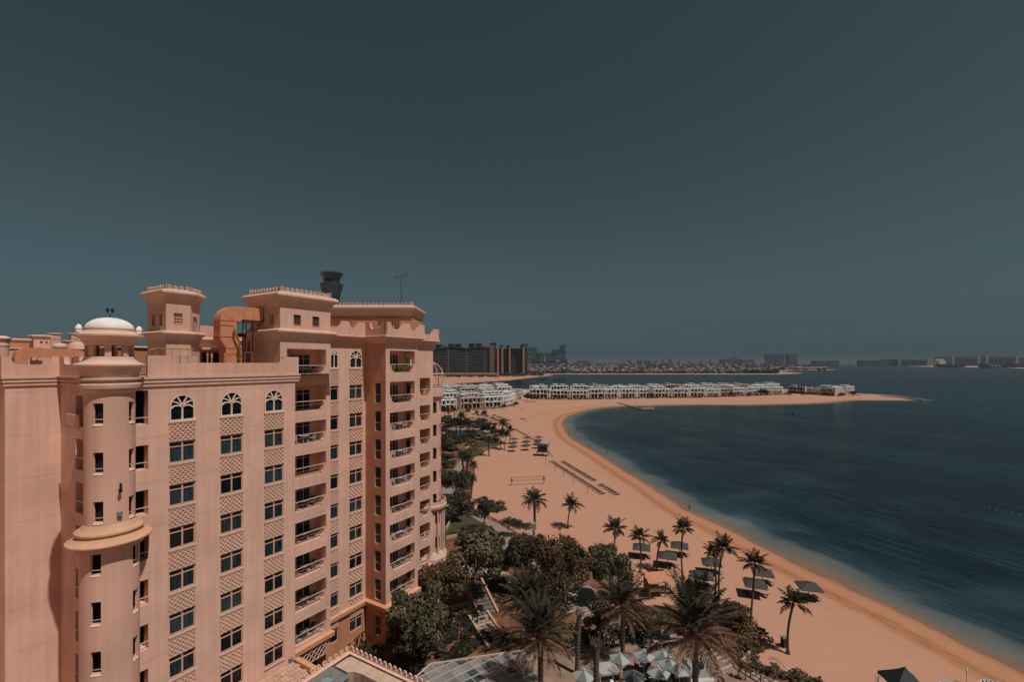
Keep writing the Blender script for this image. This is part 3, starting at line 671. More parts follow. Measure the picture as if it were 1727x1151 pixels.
m=MB(); m.lathe([(1.75,30.6),(2.0,30.75),(2.15,31.0),(2.15,32.4),(2.2,32.45),(2.2,32.6),(2.0,32.6),(2.0,31.2),(0,31.2)],QC,40); m.build('curved_balcony',CORN,tb,OFF,smooth=30); m=MB(); m.lathe([(1.75,13.9),(2.3,14.2),(2.55,14.5),(2.6,14.9),(2.5,15.0),(2.5,15.5),(2.4,15.5),(2.4,15.0),(1.8,15.1)],QC,40); m.build('curved_balcony',CORN,tb,OFF,smooth=30); m=MB(); m.lathe([(2.05,8.1),(2.3,8.0),(2.75,7.2),(2.75,6.5),(2.2,6.2)],QC,8,a0=R(10),a1=R(370)); m.build('flared_base',CORN,tb,OFF)
for i in range(8):
    m=MB(); a=-PI/2-TH+R(-60+i*26); m.cyl((QC[0]+2.2*math.cos(a),QC[1]+2.2*math.sin(a),8),(QC[0]+2.2*math.cos(a),QC[1]+2.2*math.sin(a),14.0),.13,n=8); m.build('column',CORN,tb,OFF)
m=MB(); # roof pergola: quarter arches over a curved beam
for z,r in ((33.9,2.1),(34.3,2.1)): m.tube([(QC[0]+r*math.cos(a),QC[1]+r*math.sin(a),z) for a in [2*PI*i/24 for i in range(25)]],.08,5)
for i in range(10):
    a=2*PI*i/10; m.tube([(QC[0]+r*math.cos(a),QC[1]+r*math.sin(a),z) for r,z in ((2.1,32.4),(2.1,34.3),(1.9,35.0),(1.3,35.7),(.5,36.1),(0,36.2))],.06,5)
m.build('roof_pergola',CORN,tb,OFF)
# ================================================================ ROOF EQUIPMENT AND PODIUM
def btop(name,mb,m,label,cat,group=None,smooth=False,u=None,v=None,z=None):
    """a top-level thing modelled in building coordinates"""
    xs=[p[0] for p in mb.v]; ys=[p[1] for p in mb.v]; zs=[p[2] for p in mb.v]
    o=((min(xs)+max(xs))/2,(min(ys)+max(ys))/2,min(zs))
    ob=mb.build(name,m,None,o,smooth=smooth); ob.location=W(*o); ob.rotation_euler=(0,0,TH); return tag(ob,label,cat,group)
def rtube(mb,pts,w,h,m=0):
    """rectangular duct: pts (u,v,z) with mitred sections and flange ribs"""
    P=[Vector(p) for p in pts]; vs=[]
    side=None
    for k,p in enumerate(P):
        d=(P[min(k+1,len(P)-1)]-P[max(k-1,0)]).normalized()
        if side is None: side=Vector((0,1,0))
        n=d.cross(side).normalized()
        f=1.0
        if 0<k<len(P)-1:
            d1=(P[k]-P[k-1]).normalized(); f=1/max(.5,d1.cross(side).normalized().dot(n))
        for a,b in ((-1,-1),(1,-1),(1,1),(-1,1)): vs.append(p+side*a*h/2+n*b*w/2*f)
    fs=[(k*4+i,k*4+(i+1)%4,(k+1)*4+(i+1)%4,(k+1)*4+i) for k in range(len(P)-1) for i in range(4)]+[(0,1,2,3),tuple(len(vs)-1-i for i in range(4))]
    mb.add(vs,fs,m)
# big orange duct between the roof towers
vD=46.6; ua=u_on_v(365,vD); ub=u_on_v(394,vD); dw=ub-ua; um=(ua+ub)/2
k=vD/(DU[0]-DU[1]*((380-CX)/F))/F
zz=lambda y:CH-(y-HY)*k
m=MB(); arc=[(um+.35-(.0),zz(y)) for y in (0,)]
pts=[(um+.5,vD,34.86),(um+.5,vD,zz(586)),(um,vD,zz(570)),(um,vD,zz(541))]
for i in range(1,9):
    a=PI/2*i/8; pts.append((um+.95-.95*math.cos(a),vD,zz(541)+.68*math.sin(a)))
pts.append((27.25,vD,zz(541)+.68))
rtube(m,pts,dw*.93,1.25)
for z in (zz(541),zz(549),zz(568)): m.box(um-dw*.5,um+dw*.5,vD-.67,vD+.67,z-.03,z+.03)
for z in (zz(587),zz(597)): m.box(um+.5-dw*.5,um+.5+dw*.5,vD-.67,vD+.67,z-.03,z+.03)
for u in (um+1.5,um+2.4): m.box(u-.03,u+.03,vD-.68,vD+.68,zz(541)+.68-dw*.5,zz(541)+.68+dw*.5)
btop('roof_duct',m,DUCT,'large orange box duct rising from the roof and bending right into the wider roof tower','duct')
m=MB(); 
for u in (um+1.35,um+2.3):
    for v in (vD-.6,vD+.6): m.bar((u,v,34.9),(u,v,zz(541)+.1),.08)
m.bar((um+1.2,vD-.7,zz(541)+.1),(27.3,vD-.7,zz(541)+.1),.12); m.bar((um+1.2,vD+.7,zz(541)+.1),(27.3,vD+.7,zz(541)+.1),.12); m.bar((um+1.35,vD-.6,38.6),(um+2.3,vD-.6,39.6),.05)
btop('duct_support_frame',m,BLACK,'black steel frame carrying the bent orange roof duct','frame')
m=MB(); uy=u_on_v(404,45.6); m.tube([(uy,45.6,34.9),(uy,45.6,38.0),(uy-.25,45.6,38.5),(uy-.45,45.6,39.0),(uy-.4,45.6,39.5)],.10,8); 
for z in (35.4,36.4,37.4): m.box(uy-.16,uy+.3,45.5,45.7,z-.03,z+.03)
btop('roof_pipe',m,YEL,'yellow bent pipe running up beside the orange roof duct','pipe',smooth=True)
m=MB(); a,b=u_on_v(413,45.3),u_on_v(425.5,45.3)
m.bar((a,45.3,34.9),(a,45.3,37.0),.06); m.bar((b,45.3,34.9),(b,45.3,37.0),.06); m.bar((a,45.3,37.0),(b,45.3,37.0),.06); m.bar(((a+b)/2-.2,45.3,37.0),((a+b)/2-.2,45.3,38.4),.04)
btop('roof_pipe',m,mat('brown pipe',(.28,.13,.09),.6),'thin brown pipe loop standing on the roof below the wider roof tower','pipe')
m=MB(); a,b=u_on_v(262,44.5),u_on_v(300,44.5)
m.tube([(u_on_v(252,44.5),44.5,37.0),(a,44.5,37.15),(b,44.5,37.15),(b+1.2,44.5,37.15)],.05,6)
for i in range(5): m.bar((a+i*.6,44.5,34.9),(a+i*.6,44.5,37.15),.03)
btop('roof_pipe',m,mat('ochre pipe',(.42,.2,.07),.6),'thin ochre pipe on stands in front of the chamfered roof tower','pipe')
for i,(px,lb) in enumerate(((350,'pale vent post left of the orange roof duct'),(357,'thin vent post closest to the left foot of the orange roof duct'),(379,'vent post standing in front of the orange roof duct'),(389,'vent post at the right foot of the orange roof duct'))):
    m=MB(); u=u_on_v(px,44.8); m.cyl((u,44.8,34.88),(u,44.8,36.75 if i!=1 else 36.5),.06); m.cyl((u,44.8,36.6 if i!=1 else 36.4),(u,44.8,36.85),.09); btop('vent_post',m,DUCT,lb,'vent',smooth=40)
# lattice mast behind the chamfered tower
m=MB(); u=22.4; v=50.0; w=.22; zt=42.6
for a,b in ((0,0),(w,0),(w/2,w)): m.bar((u+a,v+b,38.6),(u+a,v+b,zt),.035)
for i in range(14):
    z=38.7+i*.28; m.bar((u,v,z),(u+w,v,z+.26),.02); m.bar((u+w,v,z),(u+w/2,v+w,z+.26),.02); m.bar((u,v,z),(u+w,v,z),.02)
btop('lattice_mast',m,mat('pale galvanised mast',(.42,.42,.41),.5),'thin pale lattice mast on the right side of the chamfered roof tower','mast')
# satellite dish, antenna, finial lamps
m=MB(); m.lathe([(0,40.35),(.25,40.38),(.5,40.5),(.62,40.62)],(u_on_v(701,47),47),20); m.cyl((u_on_v(701,47),47,39.3),(u_on_v(701,47),47,40.4),.05)
btop('satellite_dish',m,WHITE,'white dish behind the merlons at the right end of the roof','satellite dish')
p=AT(676,71); m=MB(); zt=Z(468,71); m.cyl((0,0,0),(-.25,0,zt-44.4),.05,.03,6); m.bar((-.9,0,zt-44.5),(.6,0,zt-44.0),.06); m.bar((-.9,0,zt-44.9),(-.9,0,zt-44.2),.05); m.bar((.6,0,zt-44.3),(.6,0,zt-43.8),.05)
ob=m.build('antenna',BLACK); ob.location=(p.x+.2,71,44.4); tag(ob,'thin black antenna mast with a crossbar on the roof of the rooftop penthouse','antenna')
m=MB(); m.cyl((tu,tv,39.18),(tu,tv,39.45),.025); m.tube([(tu-.13,tv,39.75),(tu-.12,tv,39.5),(tu,tv,39.42),(tu+.12,tv,39.5),(tu+.13,tv,39.75)],.02,5)
for s in (-.14,.14): m.lathe([(0,39.58),(.08,39.6),(.1,39.7),(.08,39.86),(0,39.9)],(tu+s,tv),10)
ob=btop('finial_lamp',m,BLACK,'small black twin lamp on top of the white dome','lamp',smooth=40)
# cctv, wall lamps on turret and walls
def onwall(px,py,kind,lab,rad=1.44):
    m=MB()
    d=Vector(((px-CX)/F,1,(HY-py)/F)); c=TW; 
    # ray / cylinder
    a=d.x**2+d.y**2; b=-2*(d.x*c.x+d.y*c.y); cc=c.x**2+c.y**2-rad**2; t=(-b-math.sqrt(b*b-4*a*cc))/(2*a); p=Vector((d.x*t,d.y*t,CH+d.z*t)); n=Vector((p.x-c.x,p.y-c.y,0)).normalized()
    if kind=='cam':
        m.bar((0,0,0),n*.3,.06); m.bar(n*.3+Vector((0,0,.02)),n*.3+Vector((0,0,.45)),.12,.1); m.bar(n*.25+Vector((0,0,-.2)),n*.25+Vector((0,0,.02)),.2,.12)
    else: m.bar((0,0,0),n*.2,.28,.28); m.bar(n*.05+Vector((0,0,-.3)),n*.12+Vector((0,0,-.1)),.12)
    ob=m.build('security_camera' if kind=='cam' else 'floodlight',STEEL if kind!='cam' else BLACK); ob.location=p; tag(ob,lab,'camera' if kind=='cam' else 'floodlight')
onwall(200.5,826,'cam','dark security camera on the round turret above the ochre ring')
onwall(201,867,'flood','small grey floodlight on the round turret just above the ochre ring')
def wlamp(px,py,lab):
    u=u_on_v(px,VA); t=VA/(DU[0]-DU[1]*((px-CX)/F)); z=Z(py,t); m=MB(); v=VA+ (1.55 if px<260 else -.02)
    m.box(u-.14,u+.14,v-.22,v,z-.25,z+.25); m.box(u-.18,u+.18,v-.26,v,z+.25,z+.32); m.lathe([(0,z-.45),(.08,z-.35),(.12,z-.25)],(u,v-.1),8)
    btop('wall_lamp',m,BLACK if px<260 else STEEL,lab,'wall lamp')
wlamp(239.5,690,'black wall lamp in the shaded recess right of the turret'); wlamp(489,1116,'round grey wall lamp at the foot of the balcony stack')
# orange duct on the far left roof
vL=55.5; m=MB(); uu=lambda px:u_on_v(px,vL); kL=vL/(DU[0]-DU[1]*((80-CX)/F))/F; zl=lambda y:CH-(y-HY)*kL
zc=zl(595.5); pts=[(uu(33),vL,34.9),(uu(33),vL,zl(604)),(uu(35),vL,zc+.05-.25),(uu(43),vL,zc)]+[(uu(x),vL,zc) for x in (60,90,120)]+[(uu(131),vL,zc-.1),(uu(137),vL,zc-.45),(uu(139),vL,34.9)]
rtube(m,pts,.75,.9)
for x in (44,67,97,124): m.box(uu(x)-.05,uu(x)+.05,vL-.5,vL+.5,zc-.42,zc+.42)
btop('roof_duct',m,DUCT,'long horizontal orange duct on the roof at the far left','duct')
m=MB(); m.box(uu(44),uu(52),vL+.8,vL+1.8,34.9,zl(600)); m.box(uu(60),uu(78),vL+1,vL+1.5,34.9,zl(601)); m.box(uu(44.5),uu(47),vL+.75,vL+.8,35.3,35.6,1); btop('plant_housing',m,[STUC2,DARKIN],'peach rooftop plant housing under the long orange duct','plant housing')
# ---------------- podium in the foreground
pod=empty('podium_building',W(29,35,0),TH,'low terracotta podium roof with scalloped parapet at the bottom edge, beside the tall building','building'); PO=(29,35,0)
m=MB(); m.box(-6,30.35,8,36.75,0,6.9); m.build('wall',TERR,pod,PO); m=MB(); m.box(-6,30.35,8,36.75,6.9,6.96); m.build('roof_floor',mat('dark grey brown roof membrane',(.15,.10,.08),.9,.3,.8),pod,PO)  # roof floor in a darker grey brown that sets off the duct
m=MB(); m.box(30.35,30.7,8,37.1,0,7.95); m.box(-6,30.35,36.75,37.1,0,7.95); m.build('parapet',stucco('terracotta parapet',(.58,.29,.17),False),pod,PO)
m=MB(); m.sweep([(0,7.95),(.1,7.95),(.14,8.02),(.14,8.1),(0,8.12)],[(-6,37.1),(30.7,37.1),(30.7,8)],side=1); m.sweep([(0,7.95),(.1,7.95),(.14,8.02),(.14,8.1),(0,8.12)],[(-6,36.75),(30.35,36.75),(30.35,8)],side=-1)
m.box(-6,30.7,36.75,37.1,8.0,8.12); m.box(30.35,30.7,8,36.75,8.0,8.12); m.build('coping',CORN,pod,PO)
m=MB(); crest(m,[(-6,36.95),(30.52,36.95)],8.1,.55,pitch=.62); crest(m,[(30.52,36.95),(30.52,8)],8.1,.55,pitch=.62); m.build('roof_crest',CORN,pod,PO)
# tiled lean-to roof
tr=empty('tiled_roof',W(20,40,0),TH,'low pale tiled roof with orange edge beam at the foot of the window wall','roof')
m=MB()
nr=9
for i in range(nr):
    a=37.3+(42.0-37.3)*i/nr; b=37.3+(42.0-37.3)*(i+1)/nr; z=6.1+.75*i/nr
    for j in range(28):
        c=8+j*.71+(.35 if i%2 else 0); m.box(c+.015,c+.695,a+.01,b+.03,z-.06,z+.05+.02*((i*7+j*3)%3)/3)
m.box(6,28,37.25,42.05,4.5,6.02); m.build('tile_field',mat('pale peach roof tile',(.50,.31,.22),.85,.14,1.6,.2,island=.08),tr,(20,40,0))
m=MB(); m.box(28.0,28.5,37.4,42.0,5.6,7.0); m.build('edge_beam',MATS['orange ledge stucco'],tr,(20,40,0))
# podium roof kit
m=MB(); 
def slab(mb,poly,z0,z1): 
    n=len(poly); mb.add([(x,y,z0) for x,y in poly]+[(x,y,z1) for x,y in poly],[tuple(range(n,2*n))]+[(i,(i+1)%n,n+(i+1)%n,n+i) for i in range(n)])
slab(m,[(30.1,36.2),(30.1,28),(28.9,28),(28.9,33.6),(28.75,34.3),(28.4,34.7),(28.4,36.4),(29.9,36.4)],7.0,8.0)
for v in (31.5,33.0): m.box(28.87,30.13,v-.03,v+.03,7.0,8.04)
btop('podium_duct',m,mat('beige duct sheet',(.52,.36,.27),.7,.15,1),'beige elbow of a big flat duct inside the scalloped podium parapet','duct')
m=MB(); m.box(25.4,27.9,33.9,36.3,7.0,8.1); m.box(25.3,28.0,33.8,36.4,8.1,8.17,1)
for i in range(9): m.box(25.6+i*.25,25.7+i*.25,33.84,33.9,7.1,8.0,1)
for i in range(9): m.box(27.9,27.96,34.1+i*.25,34.2+i*.25,7.1,8.0,1)
m.lathe([(.0,8.19),(.5,8.19),(.55,8.25),(.45,8.27)],(26.6,35.1),20,m=2)
btop('air_conditioning_unit',m,[mat('blue grey ac casing',(.16,.19,.20),.6,.2,2),STEEL,mat('fan grille',(.2,.27,.28),.6)],'grey louvred air conditioning unit beside the beige podium duct','air conditioner')
# ---------------- balcony furniture
def chair_parts(nm,mm,lab):
    r=empty(nm,label=lab,cat='chair'); m=MB(); m.box(-.27,.27,-.27,.27,.34,.44); m.build('seat',mm,r)
    m=MB(); m.add([(-.27,.2,.4),(.27,.2,.4),(.27,.3,.4),(-.27,.3,.4),(-.25,.3,.9),(.25,.3,.9),(.25,.37,.88),(-.25,.37,.88)],[(0,3,2,1),(4,5,6,7),(0,1,5,4),(1,2,6,5),(2,3,7,6),(3,0,4,7)]); m.build('backrest',mm,r)
    for s in (-1,1):
        m=MB(); m.box(s*.27-.04,s*.27+.04,-.25,.28,.58,.64); m.box(s*.27-.03,s*.27+.03,-.25,-.19,.0,.58); m.box(s*.27-.03,s*.27+.03,.2,.26,.0,.58); m.build('armrest',mm,r)
    return r
def table_parts(nm,mm,mt,lab):
    r=empty(nm,label=lab,cat='table'); m=MB(); m.lathe([(0,.70),(.5,.70),(.52,.72),(.5,.74),(0,.74)],(0,0),20); m.build('tabletop',mt,r)
    for a in range(4): 
        q=R(45+90*a); m=MB(); m.bar((.36*math.cos(q),.36*math.sin(q),0),(.28*math.cos(q),.28*math.sin(q),.7),.04); m.build('leg',mm,r)
    return r
chA=chair_parts('balcony_chair',WICK,'x'); chB=chair_parts('balcony_chair',WHITEP,'x'); chC=chair_parts('balcony_chair',mat('dark wicker',(.03,.028,.026),.8,.3,20),'x')
tbA=table_parts('balcony_table',WICK,mat('glass table top',(.12,.15,.15),.15),'x'); tbB=table_parts('balcony_table',WHITEP,WHITEP,'x')
rf=random.Random(5); side={'L':('left stack',ba0,ba1,VBAY),'M':('corner block stack',ca0,ca1,VC),'R':('narrow right stack',da0,da1,VB)}
for st,rows in (('L',rowsB),('M',rowsC),('R',rowsD)):
    nm,a0,a1,V=side[st]
    for i,(z0,z1) in enumerate(rows):
        if st=='L' and i in (1,3): continue
        if st=='R' and i in (1,): continue
        fl='top' if i==0 else ordw(i+1)+' from top'
        wch=rf.random(); ch,cn=((chA,'grey wicker') if wch<.5 else (chC,'dark wicker') if wch<.8 else (chB,'white plastic'))
        w=a1-a0
        pl=[(.3,.9,R(rf.uniform(100,160)),'left side')] + ([(.78,1.0,R(rf.uniform(-120,-60)),'right side')] if st!='R' else [])
        for (fx,fy,rz,pn) in pl:
            place(ch,W(a0+w*fx,V+fy,z0+.02),TH+rz,1,f'{cn} armchair, {pn} of {fl} balcony, {nm}' if st!='R' else f'{cn} armchair on {fl} balcony, {nm}','armchairs on the balconies')
        if st!='R': place(tbB if ch is chB else tbA,W(a0+w*.54,V+.85,z0+.02),TH,1,('white' if ch is chB else 'grey')+f' round table on the {fl} balcony, {nm}','tables on the balconies')
for r in (chA,chB,chC,tbA,tbB):
    if r['label']=='x':
        for c in list(r.children): bpy.data.objects.remove(c)
        bpy.data.objects.remove(r)
# ================================================================ GROUND, SEA, BEACH
def cr(P,n=6,closed=False):
    """Catmull-Rom through 2D points"""
    out=[]; N_=len(P)
    for i in range(N_ if closed else N_-1):
        p=[Vector(P[(i+k)%N_][:2]) if closed else Vector(P[min(max(i+k,0),N_-1)][:2]) for k in (-1,0,1,2)]
        for j in range(n):
            t=j/n; out.append(.5*((2*p[1])+(-p[0]+p[2])*t+(2*p[0]-5*p[1]+4*p[2]-p[3])*t*t+(-p[0]+3*p[1]-3*p[2]+p[3])*t**3))
    if not closed: out.append(Vector(P[-1][:2]))
    return out
SH=[(1727,1138),(1606,1077),(1522,1035),(1437,996),(1330,946),(1238,898),(1200,880),(1160,862),(1131,844),(1092,818),(1050,793),(1017,772),(988,754.6),(965,741),(955.6,729.7),(949,716),(952.5,706.8),(969,698),(1001,690),(1036,685.8),(1106,684),(1180,682.6),(1250,683),(1320,682),(1370,680.5),(1398,679),(1436,675.5),(1480,675.3),(1515,675.5),(1545,675.5)]
shore=[G(*p) for p in SH]; d0=(shore[0]-shore[1]).normalized()
shore=[shore[0]+d0*400]+shore
BK=[(1552,674.4),(1535,672),(1495,667),(1451,664),(1430,661),(1400,659),(1330,657),(1200,656.5),(1000,656.5),(880,656.5),(850,654),(800,650.5),(772,648.2),(769,647),(785,646.3),(830,643.5),(860,641.5),(890,638),(915,635.3),(931,633.6),(926,632),(905,631),(880,630.5)]
land=cr(shore,6)+cr([G(*p) for p in BK],4)+[Vector((-300,1700)),Vector((-3500,1700)),Vector((-3500,-900)),Vector((shore[0].x,-900))]
LP=np.array([[p.x,p.y] for p in land])
def sdist(X,Y):
    A=LP; Bq=np.roll(LP,-1,0); best=np.full(X.shape,1e9); inside=np.zeros(X.shape,bool)
    for (ax,ay),(bx,by) in zip(A,Bq):
        dx,dy=bx-ax,by-ay; L2=dx*dx+dy*dy+1e-9; t=np.clip(((X-ax)*dx+(Y-ay)*dy)/L2,0,1)
        best=np.minimum(best,(X-ax-t*dx)**2+(Y-ay-t*dy)**2)
        c=((ay>Y)!=(by>Y)); xi=ax+(Y-ay)*dx/(dy if abs(dy)>1e-9 else 1e-9); inside^=c&(X<xi)
    return np.where(inside,1,-1)*np.sqrt(best)
def axis(segs):
    o=[]
    for a,b,s in segs: o+=list(np.arange(a,b,s))
    return np.array(o)
gx=axis([(-30000,-6000,6000),(-6000,-1000,1000),(-1000,-260,70),(-260,-10,5),(-10,130,1.6),(130,460,5),(460,1000,60),(1000,6000,1000),(6000,30001,6000)])
gy=axis([(-2500,-200,300),(-200,20,20),(20,240,1.6),(240,520,4),(520,920,8),(920,1700,26),(1700,5000,330),(5000,30001,2500)])
GX,GY=np.meshgrid(gx,gy); SD=sdist(GX,GY)
def gridmesh(name,Zv,m,attr,keep):
    ny,nx=GX.shape; me=bpy.data.meshes.new(name)
    idx=np.arange(ny*nx).reshape(ny,nx); q=np.stack([idx[:-1,:-1],idx[:-1,1:],idx[1:,1:],idx[1:,:-1]],-1)
    kq=keep[:-1,:-1]|keep[:-1,1:]|keep[1:,1:]|keep[1:,:-1]; q=q[kq]
    me.from_pydata(np.stack([GX,GY,Zv],-1).reshape(-1,3).tolist(),[],q.tolist())
    a=me.attributes.new('shore','FLOAT','POINT'); a.data.foreach_set('value',attr.reshape(-1).astype(np.float32))
    me.materials.append(m); me.shade_smooth(); o=bpy.data.objects.new(name,me); col.objects.link(o); return o
def sandmat():
    m=bpy.data.materials.new('beach sand'); m.use_nodes=True; nt=m.node_tree; N=nt.nodes; L=nt.links; b=N['Principled BSDF']; b.inputs['Roughness'].default_value=.95; b.inputs['Specular IOR Level'].default_value=.15
    at=N.new('ShaderNodeAttribute'); at.attribute_name='shore'; tc=N.new('ShaderNodeTexCoord')
    def noise(sc,st=(1,1,1),det=5,rot=0):
        m0=N.new('ShaderNodeMapping'); m0.inputs['Rotation'].default_value=(0,0,rot); L.new(tc.outputs['Object'],m0.inputs[0]); mp=N.new('ShaderNodeMapping'); mp.inputs['Scale'].default_value=st; L.new(m0.outputs[0],mp.inputs[0]); n=N.new('ShaderNodeTexNoise'); n.inputs['Scale'].default_value=sc; n.inputs['Detail'].default_value=det; L.new(mp.outputs[0],n.inputs['Vector']); return n.outputs['Fac']
    def ma(op,a,c,cl=False):
        x=N.new('ShaderNodeMath'); x.operation=op; x.use_clamp=cl
        for i,v in enumerate((a,c)):
            if isinstance(v,(int,float)): x.inputs[i].default_value=v
            else: L.new(v,x.inputs[i])
        return x.outputs[0]
    d=ma('ADD',at.outputs['Fac'],ma('MULTIPLY',ma('SUBTRACT',noise(.25),.5),1.6))
    r=N.new('ShaderNodeValToRGB'); L.new(ma('DIVIDE',d,12.0),r.inputs[0])
    cols=[(0,(.20,.125,.085)),(.03,(.36,.165,.095)),(.10,(.46,.215,.125)),(.26,(.47,.22,.125)),(.33,(.41,.175,.09)),(.44,(.43,.19,.10)),(.56,(.50,.255,.162)),(1,(.50,.265,.175))]
    e=r.color_ramp.elements; e[0].position,e[0].color=cols[0][0],(*cols[0][1],1); e[1].position,e[1].color=cols[-1][0],(*cols[-1][1],1)
    for p,c in cols[1:-1]: k=e.new(p); k.color=(*c,1)
    v=ma('ADD',.93,ma('MULTIPLY',noise(.05),.14)); v=ma('MULTIPLY',v,ma('ADD',.96,ma('MULTIPLY',noise(.9,det=8),.08)))
    # footprints and rake tracks, denser along the water
    fp=noise(1.5,(.22,1,1),4,R(72)); band=ma('SUBTRACT',1.0,ma('ABSOLUTE',ma('DIVIDE',ma('SUBTRACT',at.outputs['Fac'],4.6),1.7),0),True)
    t=ma('MULTIPLY',ma('GREATER_THAN',fp,.52),ma('ADD',.03,ma('MULTIPLY',band,.20))); v=ma('MULTIPLY',v,ma('SUBTRACT',1.0,t))
    sc=N.new('ShaderNodeVectorMath'); sc.operation='SCALE'; L.new(r.outputs[0],sc.inputs[0]); L.new(v,sc.inputs['Scale']); L.new(sc.outputs[0],b.inputs['Base Color'])
    bp=N.new('ShaderNodeBump'); bp.inputs['Strength'].default_value=.5; bp.inputs['Distance'].default_value=.06; L.new(noise(1.3,det=9),bp.inputs['Height']); L.new(bp.outputs[0],b.inputs['Normal'])
    return m
def seamat():
    m=bpy.data.materials.new('sea water'); m.use_nodes=True; nt=m.node_tree; N=nt.nodes; L=nt.links; b=N['Principled BSDF']; b.inputs['Roughness'].default_value=.22; b.inputs['IOR'].default_value=1.33; b.inputs['Specular IOR Level'].default_value=.32
    at=N.new('ShaderNodeAttribute'); at.attribute_name='shore'; tc=N.new('ShaderNodeTexCoord')
    def noise(sc,st=(1,1,1),det=5,rot=0,dist=0):
        m0=N.new('ShaderNodeMapping'); m0.inputs['Rotation'].default_value=(0,0,rot); L.new(tc.outputs['Object'],m0.inputs[0]); mp=N.new('ShaderNodeMapping'); mp.inputs['Scale'].default_value=st; L.new(m0.outputs[0],mp.inputs[0]); n=N.new('ShaderNodeTexNoise'); n.inputs['Scale'].default_value=sc; n.inputs['Detail'].default_value=det; n.inputs['Distortion'].default_value=dist; L.new(mp.outputs[0],n.inputs['Vector']); return n.outputs['Fac']
    def ma(op,a,c,cl=False):
        x=N.new('ShaderNodeMath'); x.operation=op; x.use_clamp=cl
        for i,v in enumerate((a,c)):
            if isinstance(v,(int,float)): x.inputs[i].default_value=v
            else: L.new(v,x.inputs[i])
        return x.outputs[0]
    dist=ma('MULTIPLY',at.outputs['Fac'],-1.0)
    dn=ma('ADD',dist,ma('MULTIPLY',ma('SUBTRACT',noise(.08,det=8,dist=.6),.5),9.0)); dn=ma('MAXIMUM',dn,0)
    r=N.new('ShaderNodeValToRGB'); L.new(ma('DIVIDE',dn,30.0),r.inputs[0])
    cols=[(0,(.20,.125,.085)),(.04,(.17,.135,.10)),(.10,(.135,.132,.112)),(.19,(.098,.112,.108)),(.27,(.022,.042,.050)),(.5,(.004,.015,.022)),(1,(.002,.009,.013))]
    e=r.color_ramp.elements; e[0].position,e[0].color=cols[0][0],(*cols[0][1],1); e[1].position,e[1].color=cols[-1][0],(*cols[-1][1],1)
    for p,c in cols[1:-1]: k=e.new(p); k.color=(*c,1)
    # long wind streaks, slightly paler water
    st=noise(.03,(.10,1.1,1),8,R(67),.3); sr=N.new('ShaderNodeMapRange'); L.new(st,sr.inputs[0]); sr.inputs[1].default_value=.47; sr.inputs[2].default_value=.68; sr.inputs[3].default_value=0; sr.inputs[4].default_value=1
    st2=noise(.9,(.09,1.1,1),8,R(67),.2); sr2=N.new('ShaderNodeMapRange'); L.new(st2,sr2.inputs[0]); sr2.inputs[1].default_value=.48; sr2.inputs[2].default_value=.66; sr2.inputs[3].default_value=0; sr2.inputs[4].default_value=1
    amt=ma('ADD',ma('MULTIPLY',sr.outputs[0],.34),ma('MULTIPLY',sr2.outputs[0],.55))
    st3=noise(.022,(1,1.6,1),7,R(20),1.2); sr3=N.new('ShaderNodeMapRange'); L.new(st3,sr3.inputs[0]); sr3.inputs[1].default_value=.50; sr3.inputs[2].default_value=.66; sr3.inputs[3].default_value=0; sr3.inputs[4].default_value=1
    nr=ma('MULTIPLY',sr3.outputs[0],ma('SUBTRACT',1.0,ma('DIVIDE',dist,130.0),True)); amt=ma('ADD',amt,ma('MULTIPLY',nr,.75),True)
    mx=N.new('ShaderNodeMix'); mx.data_type='RGBA'; mx.blend_type='ADD'; L.new(amt,mx.inputs['Factor']); L.new(r.outputs[0],mx.inputs['A']); mx.inputs['B'].default_value=(.022,.036,.042,1)
    # foam line at the very edge
    fo=ma('MULTIPLY',ma('GREATER_THAN',noise(.35,det=6),.60),ma('LESS_THAN',dist,1.1)); mx2=N.new('ShaderNodeMix'); mx2.data_type='RGBA'; L.new(ma('MULTIPLY',fo,.6),mx2.inputs['Factor']); L.new(mx.outputs['Result'],mx2.inputs['A']); mx2.inputs['B'].default_value=(.5,.42,.36,1)
    L.new(mx2.outputs['Result'],b.inputs['Base Color'])
    bp=N.new('ShaderNodeBump'); bp.inputs['Strength'].default_value=.8; bp.inputs['Distance'].default_value=.3
    wv=ma('ADD',noise(.5,(.5,1.8,1),6,R(60)),ma('MULTIPLY',noise(2.0,(.6,1.8,1),4,R(75)),.4)); L.new(wv,bp.inputs['Height']); L.new(bp.outputs[0],b.inputs['Normal'])
    return m
ground=gridmesh('beach_ground',np.clip(SD*.12,-2.0,0)+np.where(SD>0,0,0),sandmat(),SD,SD>-25); structure(ground,'wide sandy beach curving round the bay and out along the spit')
ground.data.vertices.foreach_set  # keep reference
sea=gridmesh('sea',np.full(SD.shape,-.16),seamat(),np.clip(SD,-200,50),SD<12); structure(sea,'dark teal sea with pale wind streaks')
